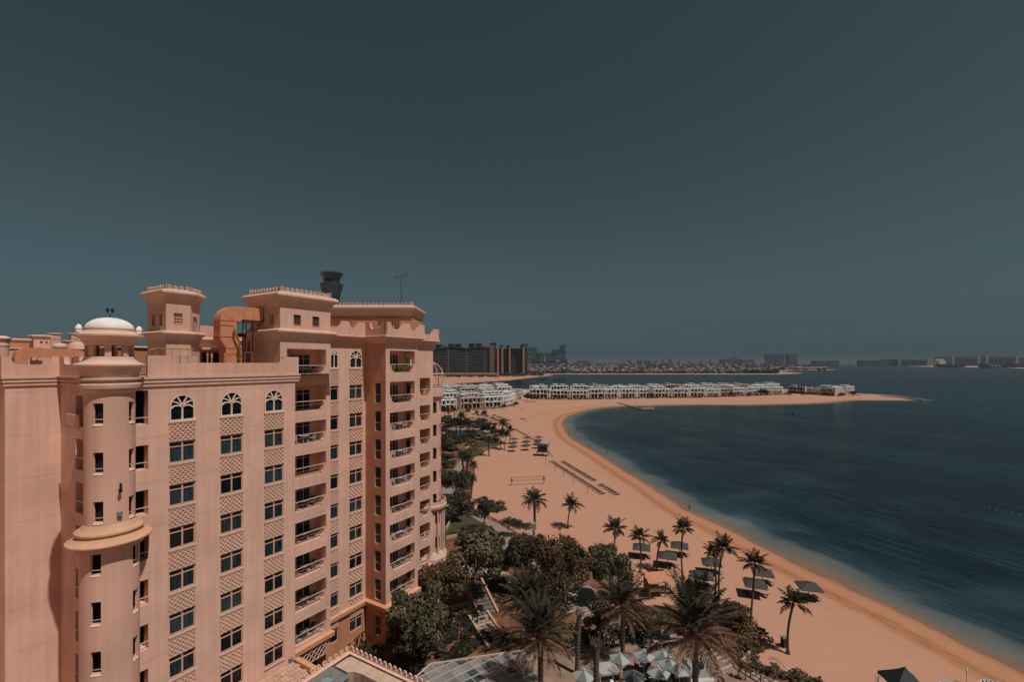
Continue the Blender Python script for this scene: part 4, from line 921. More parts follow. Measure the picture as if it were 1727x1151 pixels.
# land drops linearly through the water line at sd = -1.3
def sheet(name,pts,z,m,label=None,smooth=True,world=False,n=4):
    P=[Vector(p) if world else G(*p) for p in pts]
    Q=cr(P,n,True) if smooth else P
    me=bpy.data.meshes.new(name); b=bmesh.new(); vs=[b.verts.new((q[0],q[1],z)) for q in Q]; f=b.faces.new(vs); b.normal_update()
    if f.normal.z<0: f.normal_flip()
    bmesh.ops.triangulate(b,faces=[f]); b.to_mesh(me); b.free(); me.materials.append(m); o=bpy.data.objects.new(name,me); col.objects.link(o); structure(o,label); return o
SOIL=mat('orange brown mulch',(.085,.036,.019),.95,c2=(.24,.105,.055),scale=.5,bump=.6,bscale=6,detail=8)
LAWN=mat('dry olive lawn',(.030,.032,.012),.95,c2=(.075,.055,.024),scale=.25,bump=.4,bscale=12,detail=8)
def plankmat():
    m=bpy.data.materials.new('striped promenade paving'); m.use_nodes=True; nt=m.node_tree; N=nt.nodes; L=nt.links; b=N['Principled BSDF']; b.inputs['Roughness'].default_value=.85
    tc=N.new('ShaderNodeTexCoord'); mp=N.new('ShaderNodeMapping'); mp.inputs['Rotation'].default_value=(0,0,R(62)); L.new(tc.outputs['Object'],mp.inputs[0]); w=N.new('ShaderNodeTexWave'); w.inputs['Scale'].default_value=.42; w.inputs['Distortion'].default_value=.35; w.inputs['Detail'].default_value=2; L.new(mp.outputs[0],w.inputs[0])
    r=N.new('ShaderNodeValToRGB'); L.new(w.outputs['Fac'],r.inputs[0]); r.color_ramp.elements[0].position=.28; r.color_ramp.elements[1].position=.55; r.color_ramp.elements[0].color=(.15,.12,.11,1); r.color_ramp.elements[1].color=(.40,.28,.21,1)
    n=N.new('ShaderNodeTexNoise'); n.inputs['Scale'].default_value=1.5; n.inputs['Detail'].default_value=6; L.new(tc.outputs['Object'],n.inputs[0]); mr=N.new('ShaderNodeMapRange'); L.new(n.outputs['Fac'],mr.inputs[0]); mr.inputs[3].default_value=.75; mr.inputs[4].default_value=1.2
    sc=N.new('ShaderNodeVectorMath'); sc.operation='SCALE'; L.new(r.outputs[0],sc.inputs[0]); L.new(mr.outputs[0],sc.inputs['Scale']); L.new(sc.outputs[0],b.inputs['Base Color']); return m
PLANK=plankmat()
sheet('garden_soil',[(600,1330),(560,1000),(720,960),(742,800),(742,730),(750,718),(812,712),(826,735),(850,745),(842,752),(800,772),(800,800),(795,850),(830,872),(900,915),(990,960),(1060,1000),(1090,1022),(1190,1020),(1240,1025),(1284,1078),(1262,1110),(1330,1135),(1420,1170),(1500,1330)],.02,SOIL,'brown mulch garden ground between the building and the beach')
sheet('promenade',[(738,850),(744,828),(760,800),(777,775),(792,745),(800,752),(790,775),(772,812),(772,835),(790,858),(850,890),(905,922),(960,962),(1010,1000),(1060,1028),(1120,1060),(1190,1090),(1270,1130),(1330,1165),(1330,1230),(1180,1160),(1100,1110),(1040,1075),(985,1050),(940,1020),(930,1000),(900,975),(850,940),(800,895),(765,868)],.032,PLANK,'striped paved promenade winding between garden and beach')
sheet('lawn',[(745,882),(757,872),(784,868),(812,882),(836,896),(812,903),(775,905),(752,910)],.04,LAWN,'dry olive lawn beside the rounded end of the building')
sheet('lawn',[(778,772),(785,762),(800,757),(815,760),(814,767),(798,772),(786,776)],.04,LAWN,'small rounded lawn by the palms at the upper beach edge')
sheet('lawn',[(800,756),(806,746),(822,741),(838,742),(848,748),(838,752),(822,754)],.04,LAWN,'pointed lawn reaching out towards the thatched umbrellas')
sheet('lawn',[(972,925),(985,930),(1000,945),(1010,962),(995,965),(978,945)],.045,LAWN,'strip of lawn between the two biggest leafy trees')
POOLM=mat('pool water',(.025,.075,.09),.08,.2,.3)
sheet('pool',[(752,733),(757,727),(772,725),(788,727),(800,726),(818,729),(816,734),(795,733),(780,734.5),(762,735.5)],.05,POOLM,'curved blue swimming pool between garden trees')
sheet('pool_terrace',[(748,736),(755,725),(790,723.4),(822,727),(822,736),(795,735.6),(762,738)],.036,STONE,'pale terrace around the swimming pool')
sheet('terrace',[(770,955),(790,950),(815,958),(850,965),(870,980),(850,985),(812,972),(785,975)],.04,STONE,'small stone terrace above the garden stairs')
sheet('terrace',[(905,1110),(930,1085),(985,1065),(1060,1085),(1110,1085),(1200,1110),(1290,1165),(1290,1300),(905,1300)],.045,mat('cafe terrace paving',(.26,.17,.12),.9,.2,.6,.2),'paved cafe terrace under the white umbrellas')
TRK_S=mat('disturbed darker sand',(.36,.155,.09),.95,c2=(.47,.235,.15),scale=.9,detail=8)
def strip(pts,w,label):
    P=cr([G(*p) for p in pts],8); A=[]; Bv=[]
    for i,p in enumerate(P):
        d=(P[min(i+1,len(P)-1)]-P[max(i-1,0)]).normalized(); n=Vector((-d.y,d.x)); q=w*(.35+.65*math.sin(PI*i/(len(P)-1)))*(1+.25*math.sin(i*1.7)); A.append(p+n*q/2); Bv.append(p-n*q/2)
    me=bpy.data.meshes.new('sand_track'); n=len(A); me.from_pydata([(a.x,a.y,.025) for a in A]+[(b.x,b.y,.025) for b in Bv],[],[(i,n+i,n+i+1,i+1) for i in range(n-1)]); me.materials.append(TRK_S); o=bpy.data.objects.new('sand_track',me); col.objects.link(o); structure(o,label)
strip([(868,712),(885,706),(915,699),(945,693),(985,686),(1040,680),(1100,678.5)],2.2,'darker vehicle track curving over the far sand')
strip([(876,704),(884,708),(890,712)],3.0,'short patch of darker disturbed sand')
strip([(1296,1113),(1306,1112),(1316,1118),(1323,1127)],.55,'small curved reddish scrape in the sand near the bottom edge')
strip([(1352,681),(1300,678.5),(1250,679),(1190,679.3)],2.5,'darker damp line along the spit sand')
# ================================================================ VEGETATION PROTOTYPES
def crown_mesh(name,m,seed,n=7000,lobes=17,leaf=.125,flat=.72,gap=.18):
    """leafy crown in a unit-radius ball: leaf faces spread through uneven lobes"""
    rg=random.Random(seed); L=[]
    for i in range(lobes):
        a=rg.uniform(0,2*PI); r=rg.uniform(.3,.86)**.9; z=rg.uniform(-.5,.6)*flat
        L.append((Vector((r*math.cos(a),r*math.sin(a),z)),rg.uniform(.17,.36)))
    L.append((Vector((0,0,.3*flat)),.42)); L.append((Vector((.15,.1,-.1)),.42))
    mb=MB(); tot=sum(r*r for _,r in L)
    for c,r in L:
        for k in range(int(n*r*r/tot)):
            d=Vector((rg.gauss(0,1),rg.gauss(0,1),rg.gauss(0,1)*.8)).normalized(); rr=r*(1-abs(rg.gauss(0,.16)))*(1.0+.25*math.sin(d.x*7+c.y*9)*math.sin(d.y*8+c.x*5))
            if rg.random()<gap and d.z<0: continue
            p=c+Vector((d.x*rr,d.y*rr,d.z*rr*flat)); nrm=(d+Vector((rg.gauss(0,.6),rg.gauss(0,.6),rg.gauss(0,.5)+.25))).normalized()
            x=nrm.cross(Vector((rg.gauss(0,1),rg.gauss(0,1),rg.gauss(0,1)))).normalized(); y=nrm.cross(x); s=leaf*rg.uniform(.28,.55)
            mb.quad(p-x*s*.1-y*s,p+x*s*.55-y*s*.1,p+x*s*.1+y*s*1.1,p-x*s*.5+y*s*.1)
    ob=mb.build(name,m); me=ob.data; bpy.data.objects.remove(ob); return me
CRG=[crown_mesh('crown',LEAF,s) for s in (1,2)]; CRB=[crown_mesh('crown',LEAFB,s) for s in (3,4)]; CRBIG=crown_mesh('crown',LEAFB,9,14000,30,.085); CRD=[crown_mesh('crown',LEAFD,s,5000) for s in (5,6)]
CRS=[crown_mesh('crown',LEAFD,s,900,9,.30) for s in (7,8)]
def trunk_mesh(seed,limbs=5,mt=None):
    rg=random.Random(seed); mb=MB(); mb.tube([(0,0,0),(.02,.01,.3),(-.02,.02,.6),(.03,0,1)],[.045,.034,.03,.022],8)
    for i in range(limbs):
        a=2*PI*i/limbs+rg.uniform(-.3,.3); r=rg.uniform(.28,.5)
        mb.tube([(-.01,.01,.62+.05*rg.random()),(r*.45*math.cos(a),r*.45*math.sin(a),.85),(r*math.cos(a),r*math.sin(a),1.12)],[.022,.015,.007],5)
    ob=mb.build('trunk',mt or BARK); me=ob.data; bpy.data.objects.remove(ob); return me
TRK=[trunk_mesh(1),trunk_mesh(2)]
def tree(px,py,ccx,ccy,rx,rz,cm,label,cat='tree',group=None,name='broadleaf_tree',lean=True,tk=0):
    """base pixel, crown centre pixel and crown half sizes in photo pixels at the base distance"""
    p=G(px,py); d=p.y; zc=Z(ccy,d); xo=(ccx-px)/F*d
    r=empty(name,p,random.uniform(0,6),label,cat,group)
    t=put('trunk',TRK[tk],r,sc=(max(2.2,zc*.55),max(2.2,zc*.55),zc*.92)); inv=Matrix.Rotation(-r.rotation_euler.z,3,'Z')
    if abs(xo)>.3:
        t.rotation_euler=(0,0,0)
        v=inv@Vector((xo,0,0)); 
        t.rotation_euler=Vector((v.x,v.y,zc)).to_track_quat('Z','Y').to_euler()
    else: v=Vector((0,0,0))
    w=rx/F*d; h=rz/F*d/.75
    c=put('crown',cm,r,(v.x,v.y,zc),random.uniform(0,6),(w/.98,w/.98,h/.98)); return r
T=tree
T(693,1139,708,1045,55,60,CRG[0],'big rounded leafy tree with slanting trunk against the corner of the tall building')
T(742,1060,748,985,42,38,CRB[0],'leafy browning tree behind the big tree at the corner of the building')
T(785,1020,815,925,58,47,CRG[1],'wide green leafy tree above the upper garden stairs')
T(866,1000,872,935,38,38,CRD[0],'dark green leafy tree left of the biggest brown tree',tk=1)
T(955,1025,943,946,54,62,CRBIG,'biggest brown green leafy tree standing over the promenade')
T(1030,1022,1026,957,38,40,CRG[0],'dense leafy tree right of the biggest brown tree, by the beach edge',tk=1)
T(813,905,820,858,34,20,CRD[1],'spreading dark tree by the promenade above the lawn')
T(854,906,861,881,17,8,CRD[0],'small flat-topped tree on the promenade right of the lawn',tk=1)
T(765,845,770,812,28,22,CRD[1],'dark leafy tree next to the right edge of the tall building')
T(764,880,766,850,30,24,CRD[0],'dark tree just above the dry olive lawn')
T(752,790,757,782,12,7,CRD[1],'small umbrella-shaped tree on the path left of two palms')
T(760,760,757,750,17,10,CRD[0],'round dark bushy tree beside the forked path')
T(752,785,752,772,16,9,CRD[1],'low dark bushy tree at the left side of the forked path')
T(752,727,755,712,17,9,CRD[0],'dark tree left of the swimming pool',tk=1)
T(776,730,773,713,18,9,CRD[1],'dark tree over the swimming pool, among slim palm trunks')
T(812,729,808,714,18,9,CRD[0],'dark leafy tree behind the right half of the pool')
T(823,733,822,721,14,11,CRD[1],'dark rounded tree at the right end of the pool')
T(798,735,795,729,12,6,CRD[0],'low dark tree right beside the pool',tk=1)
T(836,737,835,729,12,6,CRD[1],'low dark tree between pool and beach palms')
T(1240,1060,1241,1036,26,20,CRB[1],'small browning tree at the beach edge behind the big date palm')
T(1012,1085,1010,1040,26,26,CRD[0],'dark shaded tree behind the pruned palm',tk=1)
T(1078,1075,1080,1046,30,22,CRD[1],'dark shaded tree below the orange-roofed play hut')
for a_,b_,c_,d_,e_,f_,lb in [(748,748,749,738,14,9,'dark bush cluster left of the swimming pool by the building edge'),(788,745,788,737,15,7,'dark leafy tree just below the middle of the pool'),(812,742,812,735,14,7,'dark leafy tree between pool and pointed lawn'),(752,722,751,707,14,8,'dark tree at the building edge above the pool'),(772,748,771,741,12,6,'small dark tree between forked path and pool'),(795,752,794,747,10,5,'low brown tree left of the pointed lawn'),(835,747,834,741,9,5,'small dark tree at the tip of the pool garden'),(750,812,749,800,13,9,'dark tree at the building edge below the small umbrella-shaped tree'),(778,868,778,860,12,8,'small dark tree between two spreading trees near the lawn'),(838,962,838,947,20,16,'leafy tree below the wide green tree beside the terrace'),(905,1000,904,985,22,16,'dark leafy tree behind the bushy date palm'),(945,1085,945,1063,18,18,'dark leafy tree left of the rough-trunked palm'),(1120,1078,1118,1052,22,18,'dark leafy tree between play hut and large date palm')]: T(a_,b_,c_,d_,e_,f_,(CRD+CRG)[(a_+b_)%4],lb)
# hedges and shrubs: low masses of leaves
def hedge(pts,h,w,label,m=HEDGE,seed=1,dens=26,name='hedge',leaf=.16,world=False):
    P=[Vector(p) if world else G(*p) for p in pts]; mb=MB(); rg=random.Random(seed); c=P[0]
    for a,b in zip(P,P[1:]):
        L=(b-a).length; d=(b-a)/max(L,.01); s=Vector((-d.y,d.x,0))
        for k in range(int(L*w*dens)):
            an=rg.uniform(0,PI); t=rg.uniform(-.03,1.03); bump=1+.28*math.sin(t*L*1.3+seed)+.15*math.sin(t*L*3.1)
            rr=rg.uniform(.75,1.0); p=a+d*(L*t)+s*(math.cos(an)*w/2*rr*bump)+Vector((0,0,.05+math.sin(an)*h*rr*bump))-c
            n=(s*math.cos(an)+Vector((0,0,math.sin(an)))+Vector((rg.gauss(0,.5),rg.gauss(0,.5),rg.gauss(0,.4)))).normalized(); x=n.cross(Vector((rg.gauss(0,1),rg.gauss(0,1),rg.gauss(0,1)))).normalized(); y=n.cross(x); q=leaf*rg.uniform(.6,1.3)
            mb.quad(p-x*q-y*q*.2,p-y*q,p+x*q+y*q*.2,p+y*q)
    ob=mb.build(name,m); ob.location=(c.x,c.y,0); return tag(ob,label,name)
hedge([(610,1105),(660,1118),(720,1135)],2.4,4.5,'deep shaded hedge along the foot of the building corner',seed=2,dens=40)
hedge([(560,1085),(620,1100)],2.2,3,'dark hedge between scalloped parapet and recessed wall',seed=12,dens=40)
hedge([(742,1118),(790,1095),(822,1078)],1.0,2.2,'low clipped hedge beside the lower garden stairs',HEDGE,3,50)
hedge([(700,1100),(745,1080),(800,1055)],1.4,4,'dark planting under the trees left of the lower stairs',seed=4,dens=34)
hedge([(780,1040),(800,1050),(812,1062)],1.3,3,'dark bush between the two garden stairs',seed=5,dens=34)
hedge([(845,1090),(880,1088)],.9,2.5,'low dark shrub behind the glazed pergola roof',seed=6)
hedge([(1205,1035),(1250,1062),(1278,1080),(1250,1108)],1.5,3.4,'brown green hedge curving round the beach edge',LEAFB,7,34)
hedge([(1262,1100),(1276,1086)],1.0,1.2,'low clipped dark hedge at the sandy point',seed=8,dens=60)
hedge([(1265,1128),(1300,1140),(1345,1150),(1385,1160)],1.3,1.6,'grey green shrubs along the bottom beach edge',LEAFD,9,44)
hedge([(940,1090),(985,1080),(1060,1078),(1110,1090)],1.6,3.5,'dark planting behind the white cafe umbrellas',seed=10,dens=30)
hedge([(850,1010),(880,1030),(930,1035)],1.0,4,'dark undergrowth below the date palms',SOIL if False else LEAFB,11,18)
hedge([(790,968),(830,985),(850,1000)],1.4,3.2,'dark hedge right of the upper garden stairs',seed=13,dens=34)
hedge([(757,957),(770,963)],1.6,2.4,'round clipped bush by the stone terrace',seed=14,dens=50)
hedge([(808,752),(790,762),(786,770)],.8,3.0,'brown planting between the two upper lawns',LEAFB,15,20,leaf=.25)
hedge([(760,735),(775,739),(800,741)],1.0,3,'dark hedge in front of the swimming pool',seed=16,dens=14,leaf=.25)
hedge([(745,745),(757,758),(768,762)],1.2,4,'dark hedge inside the path bend',seed=17,dens=12,leaf=.3)
# ---------------- palms
def frond(mb,o,az,el0,L,droop,leaf,rg,nl=20,w=.05,fold=.5,m=0):
    """one pinnate frond: bending rachis with two rows of narrow leaflets"""
    p=Vector(o); d=Vector((math.cos(az)*math.cos(el0),math.sin(az)*math.cos(el0),math.sin(el0))); side=Vector((-math.sin(az),math.cos(az),0)); st=L/nl; e=el0
    for i in range(nl):
        t=i/nl; e-=droop/nl*(.5+t*1.1); d=Vector((math.cos(az)*math.cos(e),math.sin(az)*math.cos(e),math.sin(e))); q=p+d*st
        mb.quad(p-side*w*.4*(1-t*.7),p+side*w*.4*(1-t*.7),q+side*w*.4*(1-t*.75),q-side*w*.4*(1-t*.75),m)
        if t>.14:
            up=side.cross(d)
            if up.z<0: up=-up
            ll=leaf*(.35+1.0*math.sin(PI*min(1,(t+.08))**.8))*rg.uniform(.8,1.1)
            for s in (-1,1):
                v=(side*s*.8+d*.62+up*fold*.35-Vector((0,0,.30))).normalized()*ll; a=p+d*st*rg.uniform(0,.6); wd=d*w
                mb.add([a-wd*.7,a+wd*.7,a+v*.55+wd*.75+up*.02,a+v-Vector((0,0,ll*.18)),a+v*.55-wd*.75],[(0,1,2,3,4)],m)
        p=q
def palm_crown(name,kind,seed):
    rg=random.Random(seed); mb=MB()
    if kind=='date':
        for i in range(50):
            t=i/50; az=i*2.39996+rg.uniform(-.15,.15); el_=R(80-84*t)+rg.uniform(-.1,.1)
            frond(mb,(0,0,.1-.5*t),az,el_,1.0*rg.uniform(.85,1.08),.50+.42*t,.17,rg,30,.0105,.55,1 if t>.5 else 0)
        for i in range(14):
            az=i*2.4; frond(mb,(0,0,-.16),az,R(-35),.55,.8,.08,rg,9,.014,.3,1)
        mb.lathe([(0,-.34),(.075,-.3),(.105,-.15),(.09,0),(.03,.12),(0,.14)],(0,0),10,2); mats=[PALMG,PALMB,TRUNK]
    elif kind=='coco':
        for i in range(21):
            t=i/21; az=i*2.39996+rg.uniform(-.35,.35); el_=R(84-t*88)+rg.uniform(-.15,.15)
            frond(mb,(0,0,0),az,el_,1.0*rg.uniform(.7,1.12),.55+.8*t,.22,rg,17,.026,.3,1 if t>.85 else 0)
        mb.lathe([(0,-.1),(.05,-.08),(.05,.03),(0,.07)],(0,0),8,2); mats=[PALMC,PALMB,TRUNK]
    elif kind=='dense':
        for i in range(28):
            t=i/28; az=i*2.39996+rg.uniform(-.15,.15); el_=R(82-t*92)
            frond(mb,(0,0,0),az,el_,1.0*rg.uniform(.9,1.02),.7+.9*t,.24,rg,14,.026,.5,0)
        mb.lathe([(0,-.16),(.07,-.12),(.07,.03),(0,.08)],(0,0),8,2); mats=[PALMG,PALMB,TRUNK]
    else:
        for i in range(30):
            az=i*2.4; e=R(88-38*(i/30)); q=Vector((math.cos(az)*math.cos(e),math.sin(az)*math.cos(e),math.sin(e))); b=Vector((math.cos(az)*.08,math.sin(az)*.08,-.1)); tip=b+q*rg.uniform(.55,.95); mid=b+q*.4+Vector((math.cos(az),math.sin(az),0))*.1
            mb.bar(b,mid,.035); mb.bar(mid,tip,.045,.03)
        mb.lathe([(0,-.35),(.12,-.3),(.17,-.1),(.12,.05),(0,.12)],(0,0),10,0); mats=[mat('pruned palm stubs',(.16,.115,.09),.9,.3,6)]
    ob=mb.build(name,mats); me=ob.data; bpy.data.objects.remove(ob); return me
PC={'date':[palm_crown('crown','date',s) for s in (1,2)],'coco':[palm_crown('crown','coco',s) for s in (3,4,5)],'dense':[palm_crown('crown','dense',s) for s in (6,7)],'stub':[palm_crown('crown','stub',8)]}
def palm_trunk(kind,seed):
    rg=random.Random(seed); mb=MB(); pts=[]; rs=[]; n=36 if kind!='coco' else 16; ph=rg.uniform(0,6)
    for i in range(n+1):
        t=i/n; b=(.035 if kind=='coco' else .004); pts.append((b*math.sin(t*3.2)*math.cos(ph),b*math.sin(t*3.2)*math.sin(ph),t))
        if kind=='coco': rs.append(.13+.16*math.exp(-t*14)+(.012 if i%2 else 0))
        else: rs.append(.24+.12*math.exp(-t*16)+(.028 if i%2 else -.01)+ (.05*t if kind=='date' else 0))
    # xy in metres, z unit height
    vs=[]; k=9
    for p,r in zip(pts,rs):
        for q in range(k): a=2*PI*q/k; vs.append((p[0]*8+r*math.cos(a),p[1]*8+r*math.sin(a),p[2]))
    mb.add(vs,[(j*k+q,j*k+(q+1)%k,(j+1)*k+(q+1)%k,(j+1)*k+q) for j in range(n) for q in range(k)])
    ob=mb.build('trunk',TRUNK,smooth=False); me=ob.data; bpy.data.objects.remove(ob); return me
PT={'date':palm_trunk('date',1),'coco':[palm_trunk('coco',s) for s in (2,3,4)]}
pcount=[0]
def palm(px,py,cx,cy,rpx,kind,label,d=None,group='palm trees',cr_=None,tw=1.0,cat='palm tree'):
    if d is None: p=G(px,py)
    else: p=AT(px,d)
    D=p.y; zc=Z(cy,D); rr=(cr_ if cr_ else rpx/F*D*(1.32 if kind=='coco' else 1.1)); pcount[0]+=1; i=pcount[0]
    r=empty('palm_tree',p,0,label,cat,group); off=(cx-px)/F*D
    tm=PT['coco'][i%3] if kind=='coco' else PT['date']
    t=put('trunk',tm,r,rz=i*1.3,sc=(tw,tw,zc)); 
    if abs(off)>.1: t.rotation_euler=Vector((off,0,zc)).to_track_quat('Z','Y').to_euler()
    c=PC[kind][i%len(PC[kind])]; put('crown',c,r,(off,0,zc-.05),i*1.7,rr); return r
P_=palm
P_(912,1230,912,1062,0,'date','large date palm right of the glazed pergola roof',d=46,cr_=4.1)
P_(892,1060,888,1004,0,'date','bushy date palm with upright fronds below the biggest brown tree',d=58,cr_=4.0)
P_(1050,1098,1051,1012,0,'date','tall date palm in front of the promenade, left of the play hut',d=56,cr_=4.1)
P_(1172,1250,1172,1052,0,'date','very large date palm with arching brown fronds over the white umbrellas',d=44,cr_=5.0)
P_(973,1128,977,1040,0,'stub','rough-trunked palm with a nearly bare top left of the shaded tree',d=54,cr_=1.3)
P_(1006,1190,1006,1092,0,'stub','pruned palm with a head of cut stubs beside the white umbrellas',d=47,cr_=1.5)
P_(902,893,901,845,24,'dense','single full palm on open sand below the volleyball net')
P_(958,892,964,853,17,'coco','slender palm on open sand right of the full palm')
P_(1035,930,1037,893,20,'coco','curving palm at the sand edge behind the dense leafy tree')
P_(1079,967,1078,906,17,'coco','palm in front of the leftmost square thatched umbrella')
P_(1108,964,1115,912,15,'coco','short palm left of the lower middle thatched umbrella')
P_(1152,978,1152,892,18,'coco','tall slim palm standing among the central thatched umbrellas')
P_(1205,1012,1203,934,17,'coco','left one of the twin palms right of the central umbrellas')
P_(1213,1014,1219,926,22,'coco','right one of the twin palms right of the central umbrellas')
P_(1266,1047,1273,952,23,'coco','tall curved palm left of the two right-hand thatched umbrellas')
P_(1329,1104,1338,1018,24,'coco','nearest curved beach palm beside the dark litter bin')
P_(847,735,848,715,11,'dense','full palm nearest the water in the upper palm group')
P_(858,750,860,726,9,'coco','slim palm at the right edge of the upper palm group')
P_(845,758,846,731,9,'coco','slim left palm of the upper group, standing on bare sand')
P_(851,760,854,735,9,'coco','front slim palm of the upper group, by the round thatched umbrellas')
P_(824.6,770,824,743,9,'dense','lone palm in front of the pointed lawn')
P_(783,805,779,770,13,'dense','left one of two tall palms at the sand edge by the building')
P_(787,808,788,775,14,'dense','right one of two tall palms at the sand edge by the building')
P_(798,818,799,786,9,'coco','slim palm right of the two tall palms by the building')
P_(794,842,797,808,10,'dense','short full palm above the spreading dark tree')
P_(816,709,816.5,698,8,'dense','dense palm in front of the second white villa from left')
P_(790,710,789,694,6,'coco','tall thin palm between the first villa and the pool garden')
P_(804,707,804,697,5,'coco','small thin palm left of the dense palm by the villas')
P_(757,712,756,694,7,'dense','leftmost palm in front of the first white villa')
P_(767,711,766,692,7,'dense','dark palm overlapping the first white villa')
P_(776,731,778,703,11,'dense','bushy palm at the top edge of the pool garden')
P_(788,732,788,716,13,'dense','wide palm standing over the middle of the pool')
P_(770,731,768,712,9,'dense','slim-trunked palm left of the middle of the pool')
# ================================================================ BEACH THINGS
def thatch(square,Rr,h):
    r=empty('thatched_umbrella',label='x',cat='beach umbrella'); m=MB(); n=4 if square else 14
    a0=PI/4 if square else 0
    if square:
        prof=[(Rr*1.414,h-.68),(Rr*1.42,h-.60),(Rr*.7,h-.15),(.0,h+.22)]
    else: prof=[(Rr*.99,h-.62),(Rr,h-.55),(Rr*.55,h-.18),(0,h+.18)]
    m.lathe(prof,(0,0),n if square else 18,a0=a0,a1=a0+2*PI)
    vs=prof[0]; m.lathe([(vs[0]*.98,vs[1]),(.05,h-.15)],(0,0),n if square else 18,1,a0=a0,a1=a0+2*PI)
    if square:
        for q in range(4):
            a=a0+q*PI/2; m.bar((0,0,h+.24),(Rr*1.4*math.cos(a),Rr*1.4*math.sin(a),h-.58),.08,.05)
            for k in range(1,6):
                t=k/6; b=a0+(q+1)*PI/2; e0=Vector((Rr*1.42*math.cos(a),Rr*1.42*math.sin(a),h-.59)); e1=Vector((Rr*1.42*math.cos(b),Rr*1.42*math.sin(b),h-.59)); m.bar(e0.lerp(e1,t),Vector((0,0,h+.22)),.04,.05)
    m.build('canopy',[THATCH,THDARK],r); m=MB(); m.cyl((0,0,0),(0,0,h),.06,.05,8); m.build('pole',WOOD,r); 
    m=MB(); m.lathe([(0,.55),(.3,.55),(.32,.6),(0,.6)],(0,0),12); m.build('table',WOOD,r); return r
ums=thatch(True,1.55,2.45); umr=thatch(False,1.9,2.6)
lg=empty('sun_lounger',label='x',cat='sun lounger')
m=MB(); m.box(-.32,.32,-.9,.35,.28,.34); m.build('bed',LOUNGE,lg); m=MB(); m.add([(-.32,.35,.3),(.32,.35,.3),(.32,1.0,.62),(-.32,1.0,.62),(-.32,.35,.35),(.32,.35,.35),(.32,.97,.67),(-.32,.97,.67)],[(0,3,2,1),(4,5,6,7),(0,1,5,4),(1,2,6,5),(2,3,7,6),(3,0,4,7)]); m.build('backrest',LOUNGE,lg)
for x in (-.28,.28):
    for y in (-.8,.6): m=MB(); m.box(x-.03,x+.03,y-.03,y+.03,0,.3); m.build('leg',LOUNGE,lg)
SQ=[(1082,941,.25,'leftmost square thatched umbrella, half behind a palm'),(1146,938,.2,'upper middle square thatched umbrella beside the tall slim palm'),(1126,956,.2,'square thatched umbrella right of the short palm'),(1200,968,.25,'square thatched umbrella behind the twin palms'),(1186,991,.2,'square thatched umbrella left of the twin palms'),(1286,986,.2,'rear one of the two right-hand square thatched umbrellas'),(1273,1006,.2,'front one of the two right-hand square thatched umbrellas, behind a curved palm'),(1364,1011,.3,'square thatched umbrella nearest the water, by the nearest beach palm')]
rg=random.Random(11)
for i,(x,y,a,lb) in enumerate(SQ):
    p=G(x,y); place(ums,p,R(-18)+a-.22,1.0,lb,'square thatched umbrellas')
    for s,(dx,dy) in enumerate(((-1.0,.2),(1.1,-.1))):
        place(lg,(p.x+dx,p.y+dy,0),R(200+rg.uniform(-25,25)),1,('left' if s==0 else 'right')+' dark lounger under the '+lb.split(',')[0].replace('square thatched ','square '),'loungers under the square umbrellas')
RU=[(798.3,705,'rearmost left'),(807.6,706.5,'second rear left'),(822.2,708.8,'small one near the dense palm'),(833.7,707,'rear upper'),(830.6,711.3,'lower left'),(841.5,710,'rear middle'),(838,715,'lower middle'),(849,713,'rear right'),(857,716,'rightmost'),(818,714,'front left'),
 (867,749,'left column rear'),(866.5,755.5,'left column middle'),(865.5,762,'left column front'),(888.5,747,'middle column rear'),(888.5,753.5,'middle column middle'),(888.5,760,'middle column front'),(908.5,745.5,'right column rear'),(908,751,'right column middle'),(907,757,'right column front')]
for x,y,lb in RU:
    far=y<720; p=G(x,y); place(umr,p,rg.uniform(0,1),1 if not far else 1.05,f'round thatched umbrella, {lb} of '+('group before the white villas' if far else 'group by lifeguard hut'),'round thatched umbrellas')
def row(p0,p1,n,lab,skip=()):
    a,b=G(*p0),G(*p1)
    for i in range(n):
        if i in skip: continue
        p=a.lerp(b,i/(n-1)); place(lg,p+Vector((rg.uniform(-.1,.1),0,0)),R(115+rg.uniform(-6,6)),(1,1,1),f'{ordw(i+1)} dark lounger from the far end of the {lab}',f'loungers in the {lab}')
row((931,780),(1015,834),24,'left lounger row'); row((949,780),(1040,835.5),26,'right lounger row nearer the water',skip=(17,18)); row((868.6,724.5),(900,743),14,'short row behind the thatched umbrellas')
# volleyball net
r=empty('volleyball_net',G(890,818),0,'orange bordered volleyball net on two posts on open sand','volleyball net'); a,b=G(863,819.5),G(917.3,817); o=r.location.copy()
for p in (a,b): m=MB(); m.cyl(p-o,p-o+Vector((0,0,2.6)),.09,n=8); m.box((p-o).x-.3,(p-o).x+.3,(p-o).y-.15,(p-o).y+.15,1.1,1.9); m.build('post',WOOD,r)
m=MB(); A,Bq=a-o,b-o
for z in (2.4,1.3): m.bar(A+Vector((0,0,z)),Bq+Vector((0,0,z)),.1,.1)
m.build('net_tape',mat('orange tape',(.45,.17,.07),.7),r)
m=MB()
for i in range(28): q=A.lerp(Bq,i/27); m.bar(q+Vector((0,0,1.3)),q+Vector((0,0,2.4)),.018)
for z in (1.5,1.7,1.9,2.1,2.25): m.bar(A+Vector((0,0,z)),Bq+Vector((0,0,z)),.018)
m.build('net',mat('net cord',(.3,.19,.13),.8),r)
